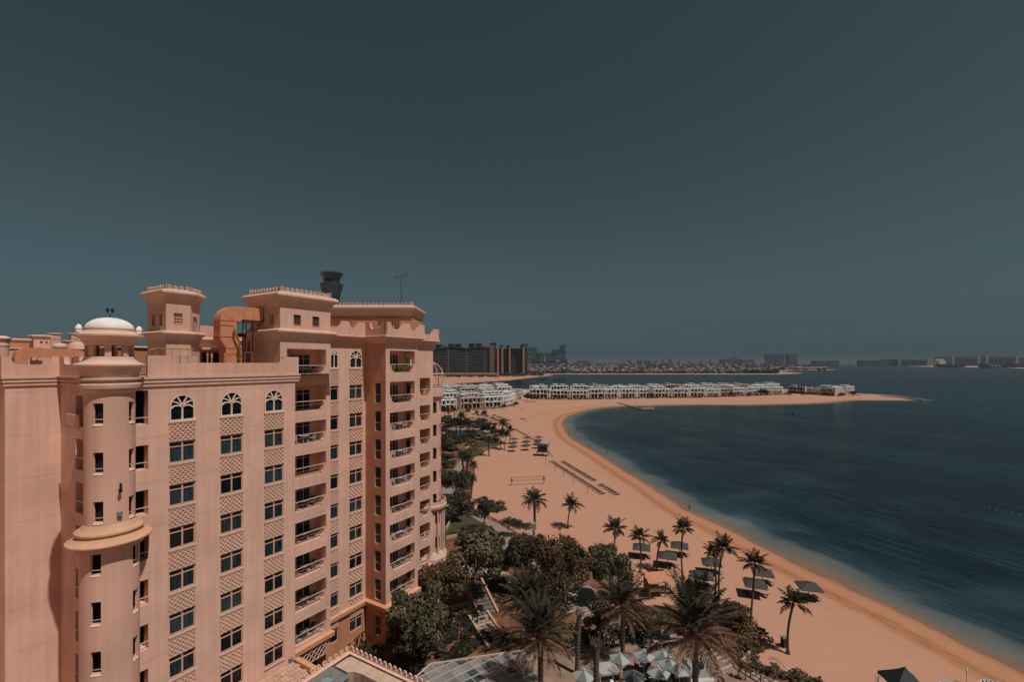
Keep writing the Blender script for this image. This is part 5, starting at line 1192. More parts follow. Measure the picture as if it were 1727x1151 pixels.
for i,(x,y) in enumerate([(920,783),(926,787),(937,794.5),(950.5,804.5),(967.5,817),(990.5,834)]):
    m=MB(); m.cyl((0,0,0),(0,0,2.0),.08,.06,8); m.lathe([(0,2.0),(.1,2.02),(.1,2.12),(0,2.18)],(0,0),8); o=m.build('rope_post',WOOD); o.location=G(x,y); tag(o,f'{ordw(i+1)} short wooden post from the far end beside the left lounger row','post','posts beside the lounger rows')
# lifeguard hut
p=G(915,769); r=empty('lifeguard_hut',p,R(-10),'dark raised lifeguard hut on stilts with a side ladder','lifeguard hut'); DKW=mat('dark painted boards',(.030,.032,.034),.8,.3,2)
m=MB(); m.box(-1.6,1.8,-1.3,1.3,1.7,3.7); m.build('cabin',DKW,r); m=MB(); m.prism([(-2.1,3.75),(2.3,3.75),(2.2,3.9),(1.2,4.3),(-1.0,4.3),(-2.0,3.9)],lambda a,b,d:(a,d,b),-1.8,1.8); m.build('roof',DKW,r); m=MB(); m.box(-2.3,2.5,-1.7,1.6,1.5,1.65); m.build('deck',WOOD,r)
for x in (-2,0,2.2):
    for y in (-1.5,1.4): m=MB(); m.box(x-.08,x+.08,y-.08,y+.08,0,1.5); m.build('leg',WOOD,r)
m=MB(); m.bar((2.5,-1.2,1.6),(4.0,-1.4,0),.1,.12); m.bar((2.5,-.4,1.6),(4.0,-.6,0),.1,.12)
for i in range(5): t=(i+.5)/5; m.bar((2.5+1.5*t,-1.25,1.6-1.6*t),(2.5+1.5*t,-.5,1.6-1.6*t),.08)
m.build('ladder',WOOD,r)
m=MB(); 
for y in (-1.7,1.6): m.bar((-2.3,y,2.5),(2.5,y,2.5),.06)
m.build('handrail',WOOD,r)
# play hut with orange roof and blue slide
p=G(1104,1004); r=empty('play_hut',p,R(8),'wooden play hut with orange plank roof and blue slide','play hut'); OR=mat('orange plank roof',(.52,.22,.11),.8,.2,1.5,.3,stretch=(1,7,1))
m=MB(); m.prism([(-1.5,2.5),(0,3.5),(1.5,2.5),(1.5,2.58),(0,3.6),(-1.5,2.58)],lambda a,b,d:(d,a,b),-1.7,1.7); m.build('roof',OR,r)
m=MB(); m.box(-1.3,1.3,-1.1,1.1,1.0,1.1); m.box(-1.3,1.3,-1.1,-1.03,1.1,1.7); m.box(-1.3,-1.23,-1.03,1.1,1.1,2.4); m.build('platform',WOOD,r)
for x in (-1.25,1.25):
    for y in (-1.05,1.05): m=MB(); m.box(x-.07,x+.07,y-.07,y+.07,0,2.7); m.build('post',WOOD,r)
m=MB(); m.quad((1.3,-.3,1.1),(1.3,.3,1.1),(3.1,.3,.15),(3.1,-.3,.15)); m.bar((1.3,-.32,1.25),(3.1,-.32,.25),.06,.2); m.bar((1.3,.32,1.25),(3.1,.32,.25),.06,.2); m.build('slide',mat('blue plastic slide',(.05,.13,.20),.4),r)
# litter bin
p=G(1323,1092); r=empty('litter_bin',p,.1,'dark square litter bin beside the nearest beach palm','litter bin'); m=MB(); m.box(-.33,.33,-.3,.3,.05,1.15); m.box(-.28,.28,-.31,-.29,.75,1.0,1); m.build('body',[mat('dark bin boards',(.02,.025,.028),.7,.3,8),BLACK],r); m=MB(); m.box(-.37,.37,-.34,.34,1.15,1.25); m.build('lid',STEEL,r)
# white outdoor kiosk column near the promenade
p=G(900,907); m=MB(); m.box(-.35,.35,-.2,.2,0,3.0); m.box(-.28,.28,-.22,-.2,.5,2.8,1); ob=m.build('information_pillar',[mat('pale pillar',(.5,.44,.38),.7),STEEL]); ob.location=p; tag(ob,'grey information pillar on the sand below the full palm','information pillar')
# stairs in the garden
def stairs(p0,p1,w,n,rise,label,m1):
    a,b=G(*p0),G(*p1); d=b-a; L=d.length; an=math.atan2(d.y,d.x); r=empty('garden_stairs',a,an,label,'stairs')
    m=MB()
    for i in range(n): 
        x0=L*i/n; z=rise*(n-i)/n; m.box(x0,x0+L/n*.985,-w/2,w/2,0,z-.02); m.box(x0-.0,x0+L/n*.985,-w/2,w/2,z-.02,z+.0)
        m.box(x0+L/n*.93,x0+L/n*.99,-w/2,w/2,z-.02,z+.012,1)
    m.build('steps',[m1,mat('dark stair joint',(.05,.04,.035),.9)],r)
    for s in (-1,1): m=MB(); m.prism([(-.3,0),(L+.3,0),(L+.3,.35),(-.3,rise+.4)],lambda a_,b_,d_:(a_,d_,b_),s*(w/2+.01),s*(w/2+.3)); m.build('side_wall',mat('stair wall stucco',(.5,.3,.2),.9),r)
stairs((799,996),(824,1038),2.4,8,1.2,'shaded upper garden stairs of eight steps under the wide tree',mat('shade toned stair stone',(.14,.11,.09),.9,.2,1.5))  # tree shade on the upper flight is put into its stone colour
stairs((808,1054),(838,1088),2.4,8,1.1,'sunlit lower garden stairs of pale steps beside the clipped hedge',STONE)
# low garden walls
def lowwall(pts,h,label,m=None,w=.3,name='garden_wall',cat='garden wall'):
    P=cr([G(*p) for p in pts],6); mb=MB(); mb.sweep([(-w/2,0),(w/2,0),(w/2,h),(-w/2,h)],[(p.x,p.y) for p in P]); o=mb.build(name,m or STONE); tag(o,label,cat); return o
lowwall([(752,911),(775,905),(800,903)],.6,'thin pale kerb wall along the front of the dry lawn'); lowwall([(728,1040),(750,1032),(790,1022),(800,1020)],.5,'low pink wall under the trees left of the lower stairs'); lowwall([(845,1092),(875,1075),(905,1052)],.4,'low pale edge wall right of the lower stairs')
lowwall([(1206,1140),(1252,1118),(1266,1103),(1284,1096)],.35,'curved low stone edge at the sandy point'); lowwall([(748,868),(759,878),(756,890),(752,897)],.8,'curved pale balustrade wall by the foot of the rounded bay')
# glazed pergola roof
z=3.6; c=[G(726,1122,z),G(882,1099,z),G(912,1158,z),G(930,1200,z),G(640,1200,z)]; o=c[0].copy(); o.z=0
r=empty('pergola',o,0,'large white lattice pergola roof with translucent panels at the bottom edge','pergola'); C2=[Vector((p.x-o.x,p.y-o.y)) for p in c]
def inpoly(x,y,P):
    s=False
    for i in range(len(P)):
        a,b=P[i],P[(i+1)%len(P)]
        if (a.y>y)!=(b.y>y) and x<a.x+(y-a.y)*(b.x-a.x)/(b.y-a.y): s=not s
    return s
def clipline(P,p,d):
    ts=[]
    for i in range(len(P)):
        a,b=P[i],P[(i+1)%len(P)]; e=b-a; den=d.x*e.y-d.y*e.x
        if abs(den)<1e-9: continue
        w_=a-p; t=(w_.x*e.y-w_.y*e.x)/den; s=(w_.x*d.y-w_.y*d.x)/den
        if 0<=s<=1: ts.append(t)
    return (min(ts),max(ts)) if len(ts)>=2 else None
m=MB(); sp=1.12
for ang in (R(38),R(-52)):
    d=Vector((math.cos(ang),math.sin(ang))); nn=Vector((-d.y,d.x))
    for k in range(-20,21):
        t=clipline(C2,nn*k*sp,d)
        if t: a=nn*k*sp+d*t[0]; b=nn*k*sp+d*t[1]; m.bar((a.x,a.y,z+.04),(b.x,b.y,z+.04),.06,.08)
for i in range(5):
    a,b=C2[i],C2[(i+1)%5]; m.bar((a.x,a.y,z+.07),(b.x,b.y,z+.07),.13,.14)
m.build('frame',mat('pergola grey paint',(.50,.45,.41),.6),r)
m=MB(); pg=random.Random(4); ang=R(38); d=Vector((math.cos(ang),math.sin(ang))); nn=Vector((-d.y,d.x))
for i in range(-20,21):
    for j in range(-20,21):
        q=[d*(i+a)*sp+nn*(j+b)*sp for a,b in ((.04,.04),(.96,.04),(.96,.96),(.04,.96))]
        cc=d*(i+.5)*sp+nn*(j+.5)*sp
        if inpoly(cc.x,cc.y,C2) : 
            if sum(inpoly(v.x,v.y,C2) for v in q)<3: continue
            mi=pg.choice([0,0,1,2]); m.add([(v.x,v.y,z+.0) for v in q],[(0,1,2,3)],mi)
            if mi<2:
                for s in range(5): a=q[0].lerp(q[1],(s+.5)/5); b=q[3].lerp(q[2],(s+.5)/5); m.bar((a.x,a.y,z+.03),(b.x,b.y,z+.03),.05,.02,0)
m.build('panel',[mat('translucent grey panel',(.30,.27,.25),.3,.2,1),mat('dusty panel',(.22,.20,.19),.35,.2,1),mat('dark glass panel',(.05,.065,.07),.1,.3,1)],r)
for p in (C2[0],C2[1],C2[2]): m=MB(); m.box(p.x-.08,p.x+.08,p.y-.28,p.y-.12,0,z); m.build('post',STEEL,r)
# cafe umbrellas
cu=empty('cafe_umbrella',label='x',cat='umbrella')
m=MB(); n=6; vs=[(0,0,3.05)]+[(1.28*math.cos(2*PI*i/n),1.28*math.sin(2*PI*i/n),2.45) for i in range(n)]+[(1.27*math.cos(2*PI*i/n),1.27*math.sin(2*PI*i/n),2.36) for i in range(n)]
for i in range(n): m.add(vs,[(0,1+i,1+(i+1)%n),(1+i,1+n+i,1+n+(i+1)%n,1+(i+1)%n)],i%2)
m.build('canopy',[CANV,CANVD],cu); m=MB(); m.cyl((0,0,0),(0,0,3.15),.035); m.lathe([(0,3.1),(.09,3.1),(.05,3.2),(0,3.22)],(0,0),8); m.build('pole',WHITE,cu)
m=MB()
for i in range(n): a=2*PI*i/n; m.bar((.03*math.cos(a),.03*math.sin(a),3.0),(1.25*math.cos(a),1.25*math.sin(a),2.42),.025)
m.build('rib',STEEL,cu); m=MB(); m.box(-.3,.3,-.3,.3,0,.12); m.build('base',BLACK,cu)
CU=[(985,1132,'leftmost'),(1046,1104,'second from left, behind the square canopy'),(1086,1098,'rear middle'),(1068,1134,'front one right of the square canopy'),(1110,1127,'front middle'),(1146,1122,'right-hand'),(1118,1098,'rear right, partly under the big date palm'),(1128,1112,'small rear right')]
for i,(x,y,lb) in enumerate(CU):
    p=G(x,y,3.0); p.z=0; place(cu,p,rg.uniform(0,1),1,f'white green hexagonal cafe umbrella, {lb}','cafe umbrellas')
ct=empty('cafe_table',label='x',cat='table'); m=MB(); m.lathe([(0,.72),(.42,.72),(.42,.76),(0,.76)],(0,0),16); m.build('tabletop',mat('pale round tabletop',(.42,.44,.42),.4),ct); m=MB(); m.cyl((0,0,0),(0,0,.72),.04); m.lathe([(0,.03),(.25,.03),(.25,0)],(0,0),12); m.build('leg',BLACK,ct)
cc=empty('cafe_chair',label='x',cat='chair'); m=MB(); m.box(-.24,.24,-.24,.24,.40,.46); m.build('seat',LOUNGE,cc); m=MB(); m.box(-.24,.24,.2,.26,.46,.9); m.build('backrest',LOUNGE,cc)
for x in (-.2,.2):
    for y in (-.2,.2): m=MB(); m.box(x-.02,x+.02,y-.02,y+.02,0,.4); m.build('leg',BLACK,cc)
TB=[(1099,1148,'under the front middle umbrella'),(1128,1148,'below the right-hand umbrella'),(1158,1149,'right of the right-hand umbrella'),(1082,1152,'at the bottom between two umbrellas'),(1085,1122,'between the rear umbrellas')]
for i,(x,y,lb) in enumerate(TB):
    p=G(x,y,.7); p.z=0; place(ct,p,0,1,f'pale round cafe table {lb}','cafe tables')
    for k in range(3): a=rg.uniform(0,1)+k*2.1; place(cc,p+Vector((.75*math.cos(a),.75*math.sin(a),0)),a-PI/2,1,f'dark cafe chair around the table {lb}',f'cafe chairs around the table {lb}')
# square canopy daybed and white kiosk
p=G(1024,1150,1.0); p.z=0; r=empty('daybed',p,R(12),'grey square canopy daybed with cushions beside the pruned palm','daybed'); m=MB(); m.prism([(-1.3,2.2),(1.3,2.2),(1.1,2.4),(-1.1,2.4)],lambda a,b,d:(a,d,b),-.9,1.1); m.build('canopy',mat('warm grey canvas',(.40,.37,.35),.8),r); m=MB(); m.box(-1.0,1.0,-1.2,.9,.1,.45); m.build('mattress',WHITE,r); m=MB(); m.box(-.9,.9,-1.1,-.5,.45,.62); m.build('cushion',CUSH,r)
for x in (-1.15,1.15):
    for y in (-.8,1.0): m=MB(); m.box(x-.05,x+.05,y-.05,y+.05,0,2.2); m.build('post',WHITE,r)
p=G(1188,1162,0); r=empty('kiosk',p,R(6),'white walled open kiosk behind the big date palm trunk','kiosk'); WK=mat('white kiosk wall',(.52,.50,.47),.8,.08,1)
m=MB(); m.box(-1.9,1.3,1.2,1.3,0,2.6); m.build('wall',WK,r); m=MB(); m.box(-1.9,-1.8,-.6,1.2,0,2.9); m.build('wall',WK,r); m=MB(); m.box(-1.8,1.3,-.4,.2,0,1.0); m.build('counter',WK,r); m=MB(); m.lathe([(0,1.6),(.45,1.7),(.5,1.9),(.4,2.15),(0,2.25)],(.0,1.0),14); m.build('dark_round_lamp',BLACK,r)
# low white fence panels left of the umbrellas
for i,(x,y) in enumerate([(894,1118),(906,1108),(917,1100),(927,1092)]):
    r=empty('fence_panel',G(x,y),R(35),f'{ordw(i+1)} low white panel from the front in the row left of the bare-topped palm','fence panel','low white fence panels'); m=MB(); m.box(-.5,.5,-.03,.03,.15,1.0); m.build('panel',mat('pale screen panel',(.42,.42,.41),.5),r)
    for s in (-.55,.55): m=MB(); m.box(s-.04,s+.04,-.04,.04,0,1.1); m.build('post',BLACK,r)
# wooden ramp rail right of the kiosk
m=MB(); a=G(1234,1124); o=a.copy()
b=G(1300,1165); m.bar(Vector((0,0,1)),b-o+Vector((0,0,1)),.12,.08); m.bar(Vector((0,0,.5)),b-o+Vector((0,0,.5)),.1,.06)
for i in range(5): q=(b-o)*(i/4); m.bar(q,q+Vector((0,0,1)),.1)
ob=m.build('wooden_railing',WOOD); ob.location=o; tag(ob,'wooden railing beside the promenade right of the kiosk','railing')
for i,(x,y,cy,lb) in enumerate([(1246,1146,1122,'left'),(1257,1149,1124,'right')]):
    tree(x,y,x,cy,7,6,CRS[i],f'{lb} one of two small potted trees on the promenade',cat='potted tree',name='potted_tree')
# dark tent, striped umbrellas, flags at the bottom edge
pk=G(1526,1125,3.6); r=empty('tent',(pk.x,pk.y,0),R(-12),'dark navy peaked beach tent with a pale round emblem, cut by the bottom edge','tent')
m=MB(); H=1.85; w_=2.0; k=10
def tent_pt(s,t,q): # concave slope
    a=R(45+90*q); b=R(135+90*q); e0=Vector((w_*1.2*math.cos(a),w_*1.2*math.sin(a))); e1=Vector((w_*1.2*math.cos(b),w_*1.2*math.sin(b))); e=e0.lerp(e1,s)*(1-.08*math.sin(PI*s)*t); p=e*t; return Vector((p.x,p.y,3.6-(3.6-H)*(t**.85)-.0+.12*math.sin(PI*s)*t*t*.5))
for q in range(4):
    vs=[tent_pt(i/k,j/k,q) for j in range(k+1) for i in range(k+1)]; m.add(vs,[(j*(k+1)+i,j*(k+1)+i+1,(j+1)*(k+1)+i+1,(j+1)*(k+1)+i) for j in range(k) for i in range(k)])
    for i in range(k): a,b=tent_pt(i/k,1,q),tent_pt((i+1)/k,1,q); m.quad(a,b,b-Vector((0,0,.3)),a-Vector((0,0,.3)))
m.build('canopy',TENT,r)
for q in range(4): a=R(45+90*q); m=MB(); m.box(w_*1.19*math.cos(a)-.04,w_*1.19*math.cos(a)+.04,w_*1.19*math.sin(a)-.04,w_*1.19*math.sin(a)+.04,0,H); m.build('pole',STEEL,r)
m=MB(); ct_=tent_pt(.40,.55,3)
e1=(tent_pt(.5,.55,3)-tent_pt(.3,.55,3)).normalized(); e2=(tent_pt(.4,.7,3)-tent_pt(.4,.4,3)).normalized(); nn=e1.cross(e2).normalized()
if nn.z<0: nn=-nn
for i in range(18):
    a=2*PI*i/18; q=ct_+nn*.03+e1*.42*math.cos(a)+e2*.30*math.sin(a); m.bar(q,q+e1*.06*-math.sin(a)+e2*.06*math.cos(a)+nn*.001,.05,.015,up=nn)
for i in range(5): q=ct_+nn*.03+e1*(-.2+.1*i)+e2*.08*math.sin(i*2); m.bar(q,q+e2*.12,.03,.015,up=nn)
m.build('emblem',mat('pale emblem print',(.22,.25,.25),.8),r)
def stripeu(px,py,lb):
    p=G(px,py,2.5); r=empty('striped_umbrella',(p.x,p.y,0),rg.uniform(0,1),lb,'umbrella','striped umbrellas'); m=MB(); n=8; ns=9
    for i in range(n):
        a,b=2*PI*i/n,2*PI*(i+1)/n
        for j in range(ns):
            r0,r1=1.35*j/ns,1.35*(j+1)/ns; z0,z1=2.6-.55*j/ns,2.6-.55*(j+1)/ns
            m.add([(r0*math.cos(a),r0*math.sin(a),z0),(r0*math.cos(b),r0*math.sin(b),z0),(r1*math.cos(b),r1*math.sin(b),z1),(r1*math.cos(a),r1*math.sin(a),z1)],[(0,1,2,3)],j%2)
    m.build('canopy',[WHITE,BLACK],r); m=MB(); m.cyl((0,0,0),(0,0,2.75),.03); m.build('pole',WHITE,r)
stripeu(1612,1156,'black and white striped umbrella just right of the dark tent'); stripeu(1682,1153,'black and white striped umbrella nearest the bottom right corner')
def flag(px,py,h,lb):
    p=G(px,py); r=empty('flag',p,0,lb,'flag'); m=MB(); m.cyl((0,0,0),(0,0,h),.025,n=6); m.build('pole',STEEL,r); m=MB(); k=6
    for i in range(k): x0,x1=.5*i/k,.5*(i+1)/k; m.quad((x0,.06*math.sin(x0*9),h-.05-x0*.3),(x1,.06*math.sin(x1*9),h-.05-x1*.3),(x1,.06*math.sin(x1*9),h-.45-x1*.1),(x0,.06*math.sin(x0*9),h-.45-x0*.1))
    m.build('cloth',WHITE,r)
flag(1630,1156,2.0,'small white flag on a thin pole between tent and striped umbrellas'); flag(1477,1168,2.0,'small white flag at the left corner of the dark tent')
p=G(1386,1156,.5); p.z=0; place(cc,p,R(40),1.1,'dark folding chair alone on the sand at the bottom edge','chair on the sand')
for r in (ums,umr,lg,cu,ct,cc):
    if r['label']=='x': raise SystemExit('unused prototype')
# low white beach kit in front of villas
m=MB(); m.box(-.8,.8,-.6,.6,.3,.45); m.cyl((0,0,0),(0,0,2.4),.05); m.lathe([(0,2.5),(.9,2.1),(.9,2.05),(0,2.3)],(0,0),10); m.box(-2.2,-1.2,-.4,.3,.1,.4); m.box(1.2,2.0,-.3,.4,.1,.4); ob=m.build('beach_stand',WHITEP); ob.location=G(881,690); tag(ob,'small white beach stand with parasol on bare sand before the villas','beach stand')
# people: one continuous skinned body each
def person(px,py,pose,label,shirt,h=1.72,wade=0):
    hip=Vector((0,0,.95)); V=[hip,Vector((0,.0,1.2)),Vector((0,0,1.42)),Vector((0,0,1.52)),Vector((0,.01,1.64)),Vector((0,.01,1.74))]; E=[(0,1),(1,2),(2,3),(3,4),(4,5)]; Rr=[.15,.13,.15,.055,.095,.07]
    def chain(st,pts,rs):
        k=st
        for p_,r_ in zip(pts,rs): V.append(Vector(p_)); Rr.append(r_); E.append((k,len(V)-1)); k=len(V)-1
    s=pose
    chain(0,[(-.1,0,.88),(-.11,.18*s,.48),(-.11,.22*s-.05,.08),(-.11,.22*s+.1,.03)],[.1,.065,.045,.035]); chain(0,[(.1,0,.88),(.11,-.16*s,.48),(.11,-.26*s,.09),(.11,-.26*s+.14,.03)],[.1,.065,.045,.035])
    chain(2,[(-.19,0,1.40),(-.25,-.1*s,1.13),(-.27,.08*s,.88),(-.27,.12*s,.80)],[.06,.045,.033,.03]); chain(2,[(.19,0,1.40),(.25,.1*s,1.13),(.27,.2*s,.9),(.27,.24*s,.82)],[.06,.045,.033,.03])
    me=bpy.data.meshes.new('person'); me.from_pydata([tuple(v) for v in V],E,[]); ob=bpy.data.objects.new('person',me); col.objects.link(ob)
    sk=ob.modifiers.new('skin','SKIN'); sk.use_smooth_shade=True; ob.modifiers.new('sub','SUBSURF').render_levels=1; ob.modifiers['sub'].levels=1
    for i,v in enumerate(me.skin_vertices[0].data): v.radius=(Rr[i],Rr[i]*.8 if i<3 else Rr[i]); v.use_root=(i==0)
    me.materials.append(mat('skin tone',(.24,.12,.075),.6)); ob.location=G(px,py)+Vector((0,0,-wade)); ob.rotation_euler=(0,0,rg.uniform(0,6)); ob.scale=(h/1.78,)*3
    tag(ob,label,'person'); a=MB(); a.lathe([(.16,.72),(.185,.8),(.18,.98),(.165,1.02)],(0,0),12); 
    if shirt: a.lathe([(.15,1.0),(.175,1.2),(.2,1.38),(.1,1.49)],(0,0),12)
    a.build('clothing',shirt or MATS['dark wicker'],ob); a=MB(); a.lathe([(.10,1.68),(.108,1.76),(.07,1.83),(0,1.845)],(0,.012),10); a.build('hair',BLACK,ob); return ob
person(1163,862,1,'person in dark clothes walking along the waterline',BLACK); person(959,736,.6,'person standing at the curve of the shore',BLACK); person(979.5,690.5,.8,'person walking on the far sand, left of another walker',None); person(992,692,.8,'person walking by the water on the far sand',BLACK); person(926,752.5,.4,'person standing right of the lifeguard hut',None); person(1024,764,.3,'person wading in the shallow water',None,wade=.6); person(1074,681.5,.7,'person in white left of the jetty on the far beach',WHITE); person(1154.5,676.5,.7,'person standing on the spit sand in front of the villas',BLACK)
# ================================================================ VILLAS, FAR SHORE, SKYLINE
def pline(pts,step,world=False):
    P=[Vector(p) if world else G(*p) for p in pts]; out=[]; acc=0; nxt=step/2
    for a,b in zip(P,P[1:]):
        L=(b-a).length
        while nxt<=acc+L: t=(nxt-acc)/L; q=a.lerp(b,t); out.append((q,math.atan2(b.y-a.y,b.x-a.x))); nxt+=step
        acc+=L
    return out
def villa(kind):
    r=empty('villa',label='x',cat='villa'); W_=20.5; D=11; WM=(WALLW,WALLW,WALLC,WALLW)[kind]
    m=MB(); h1,h2=3.9,7.9
    # body behind the open front bays
    m.box(0.2,W_-.2,2.4,D,0,h2); 
    xs=[.2,2.6,6.6,10.2,14,17.6,W_-.6]
    m.box(.2,W_-.2,.9,2.4,h1-.25,h1+.15); m.box(.2,W_-.2,.5,2.4,h2-.3,h2)
    for x in xs: m.box(x,x+.4,.5,2.4,0,h2-.3)
    m.box(2.6,7.0,.0,.5,h1+.1,h1+1.0); m.box(10.4,14.2,.0,.5,h1+.1,h1+1.0)
    for a,b in ((6.2,10.4),(13.9,17.9)): # projecting picture-frame bays
        m.box(a,b,-.9,.5,h1-.1,h1+.3); m.box(a,b,-.9,.5,h2-.1,h2+.3); m.box(a,a+.35,-.9,.5,h1+.3,h2-.1); m.box(b-.35,b,-.9,.5,h1+.3,h2-.1)
    m.box(0,W_,-.0,.2,0,.01)
    m.build('wall',WM,r)
    m=MB(); m.box(.2,W_-.2,.9,D,h2,h2+.12,1); 
    for a,b,c,d in ((.2,W_-.2,D-.25,D),(.2,.45,.9,D-.25),(W_-.45,W_-.2,.9,D-.25)): m.box(a,b,c,d,h2,h2+.8)
    m.box(.45,W_-.45,.5,.7,h2+.05,h2+.75)
    if kind!=1: m.box(3.2,8.2,4,D-1,h2+.12,h2+2.0); m.box(2.9,8.6,3.4,D-.7,h2+2.0,h2+2.2)
    if kind!=2: m.box(11.5,16.5,4.5,D-1,h2+.12,h2+1.7); m.box(11.2,17.2,3.9,D-.7,h2+1.7,h2+1.9)
    m.build('roof',[WM,VROOF],r)
    for a,b in ((.7,2.5),(3.1,6.5),(7.1,9.9),(10.7,13.9),(14.5,17.3),(18.1,19.7)):
        m=MB(); m.box(a-.05,b+.05,2.3,2.42,h1+.3,h2-.38); m.build('window',VGLASS,r)
    for a,b in ((1.0,6.3),(7.2,10),(10.8,13.8),(14.6,17.4)):
        m=MB(); m.box(a-.2,b+.2,2.28,2.42,.02,h1-.28); m.build('terrace_door',VGLASS,r)
    m=MB(); m.box(1.0 if kind else 9.5,4.5 if kind else 13,4.5,8,h2+.13,h2+1.0); m.build('roof_plant',TROOF,r); m=MB(); m.box(17.2,19.2,5,8,h2+.13,h2+.9); m.build('roof_plant',TROOF,r)
    m=MB()
    for i in range(7): m.box(3.4+i*.7,3.5+i*.7,1.0,4,h2+1.75,h2+1.85)
    m.box(3.2,8.0,1.0,1.15,h2+1.62,h2+1.75); m.box(3.3,3.45,1,1.15,h2,h2+1.7); m.box(7.8,7.95,1,1.15,h2,h2+1.7); m.build('pergola',WM,r)
    return r
VP=[villa(i) for i in range(4)]; vr=random.Random(2)
def vrow(pts,lab,kinds,step=21.5,flip=0,s=1.0,zs=1.0,skip=()):
    for i,(p,a) in enumerate(pline(pts,step)):
        if i in skip: continue
        k=kinds[i%len(kinds)]; sx=s; d=Vector((math.cos(a),math.sin(a),0)); q=p-d*10.2*s+Vector((-d.y,d.x,0))*vr.uniform(-.5,3.5)
        if flip: q=p+d*10.2*s; a+=PI
        place(VP[k],q+Vector((0,0,.01)),a+vr.uniform(-.03,.03),(s,s,s*zs*vr.uniform(.90,1.10)),f'{ordw(i+1)} flat-roofed villa from the left in the {lab}',f'villas in the {lab}')
vrow([(735,693.5),(757,692),(800,689.3),(838,686.8),(860,683)],'front row by the near beach',(0,2,0,1,0,3),21.0)
vrow([(862,683),(876,677),(888,671)],'short row turning back from the beach',(1,0,2),20,s=.95)
vrow([(740,680),(790,677.5),(845,674.5)],'second row behind the near beach',(1,0,3,2),22)
vrow([(740,671.5),(800,669),(862,666)],'third row behind the near beach',(0,2,1,3),23)
vrow([(742,665),(800,663.5),(850,661)],'fourth row on the lagoon side',(3,0,1),24)
vrow([(893,671.8),(960,672.6),(1012,671.7)],'left half of the long spit front row',(0,1,0,3),20.6)
vrow([(1016,671.4),(1100,669.6)],'middle of the long spit front row',(3,0,1),20.6)
vrow([(1102,670.6),(1180,669.6),(1240,667.2),(1326,663.6)],'right half of the long spit front row',(0,1,3,0,2),20.6)
vrow([(892,664.5),(1000,664),(1100,662.5),(1200,661.3),(1300,659.5),(1330,659)],'rear row on the long spit',(1,0,3,2),24,zs=1.02)
vrow([(1328,664),(1362,665.4),(1397,668)],'angled row near the spit end',(2,1,2),18,s=.85,zs=1.12)
vrow([(1399,667.6),(1440,664.6)],'last row at the spit end',(0,1),20.0,s=.92,zs=1.08)
for v in VP:
    if v['label']=='x': print('unused villa')
# planting in front of villas
hedge([G(757,694)+Vector((0,-3,0)),G(800,692),G(845,688.5),G(864,685)],1.3,1.6,'dark clipped hedge in front of the near villas',HEDGE,21,7,leaf=.35,world=True)
hedge([(905,674.2),(960,674.8),(1012,673.8),(1100,672.2),(1180,671.4),(1240,669.3),(1328,666)],1.7,2.5,'dark garden hedge along the long spit villas',HEDGE,22,3.2,leaf=.55)
VT=[(866,686,870,681,7,4,'dark round tree at the near villas beach corner'),(885,676,888,668,7,6,'tall dark tree in the gap between the two villa rows'),(893,678,895,669,9,6,'dark tree right of the gap between villa rows'),(902,678,903,671,7,4,'dark tree before the first long spit villa'),(848,690,850,685,5,4,'small dark tree before the near villas'),(835,691,837,682,4,3,'thin dark tree among the near villas'),(1014,673,1014,667,5,4,'dark tree between left and middle spit villas'),(1098,672,1099,666,5,4,'dark tree between middle and right spit villas'),(1232,670,1234,664,6,4,'dark brown tree in the right spit row'),(1262,669,1262,665,5,3,'dark tree in the right spit row, before a white villa'),(1332,666.5,1333,662,8,4,'dark tree at the angled villas'),(1360,667,1358,664,6,3,'low dark tree in front of the angled villas'),(1438,668.5,1440,663,9,4,'dark tree group at the spit end beside the last villa'),(1422,669,1421,665.5,7,3,'low dark tree in front of the last villa'),(750,705,748,690,9,7,'dark tree at the building edge by the first villa'),(742,700,741,690,8,8,'dark tree half hidden behind the tall building')]
for i,(a,b,c,d,e,f,lb) in enumerate(VT): tree(a,b,c,d,e,f,CRS[i%2],lb)
p=G(1449,666.8); r=empty('beach_pavilion',p,0,'dark flat thatched pavilion on posts at the spit end','pavilion'); m=MB(); m.lathe([(6,2.6),(6.1,2.8),(0,4.6)],(0,0),4,a0=PI/4,a1=PI/4+2*PI); m.build('roof',THDARK,r)
for x in (-3.5,0,3.5): m=MB(); m.box(x-.12,x+.12,-3.6,-3.4,0,2.7); m.build('post',DKW,r)
# rocks at the spit tip
m=MB(); rr=random.Random(8); A=G(1490,669); Bp=G(1535,673.4); Cp=G(1552,676)
for i in range(150):
    t=rr.random(); p=(A.lerp(Bp,t*2) if t<.5 else Bp.lerp(Cp,t*2-1))+Vector((rr.gauss(0,1.2),rr.gauss(0,1.6),0))-Bp; s=rr.uniform(.5,1.2); vs=[p+Vector((s*x*rr.uniform(.7,1.1),s*y*rr.uniform(.7,1.1),s*z_*.6)) for x,y,z_ in ((-1,-1,-.5),(1,-1,-.5),(1,1,-.5),(-1,1,-.5),(-.6,-.6,.8),(.6,-.6,.8),(.6,.6,.8),(-.6,.6,.8))]; m.add(vs,[(4,5,6,7),(0,1,5,4),(1,2,6,5),(2,3,7,6),(3,0,4,7)])
ob=m.build('breakwater_rocks',mat('dark wet rock',(.03,.03,.03),.7,.4,.5)); ob.location=Bp; tag(ob,'dark rubble rocks piled round the tip of the sandy spit','rocks',kind='stuff')
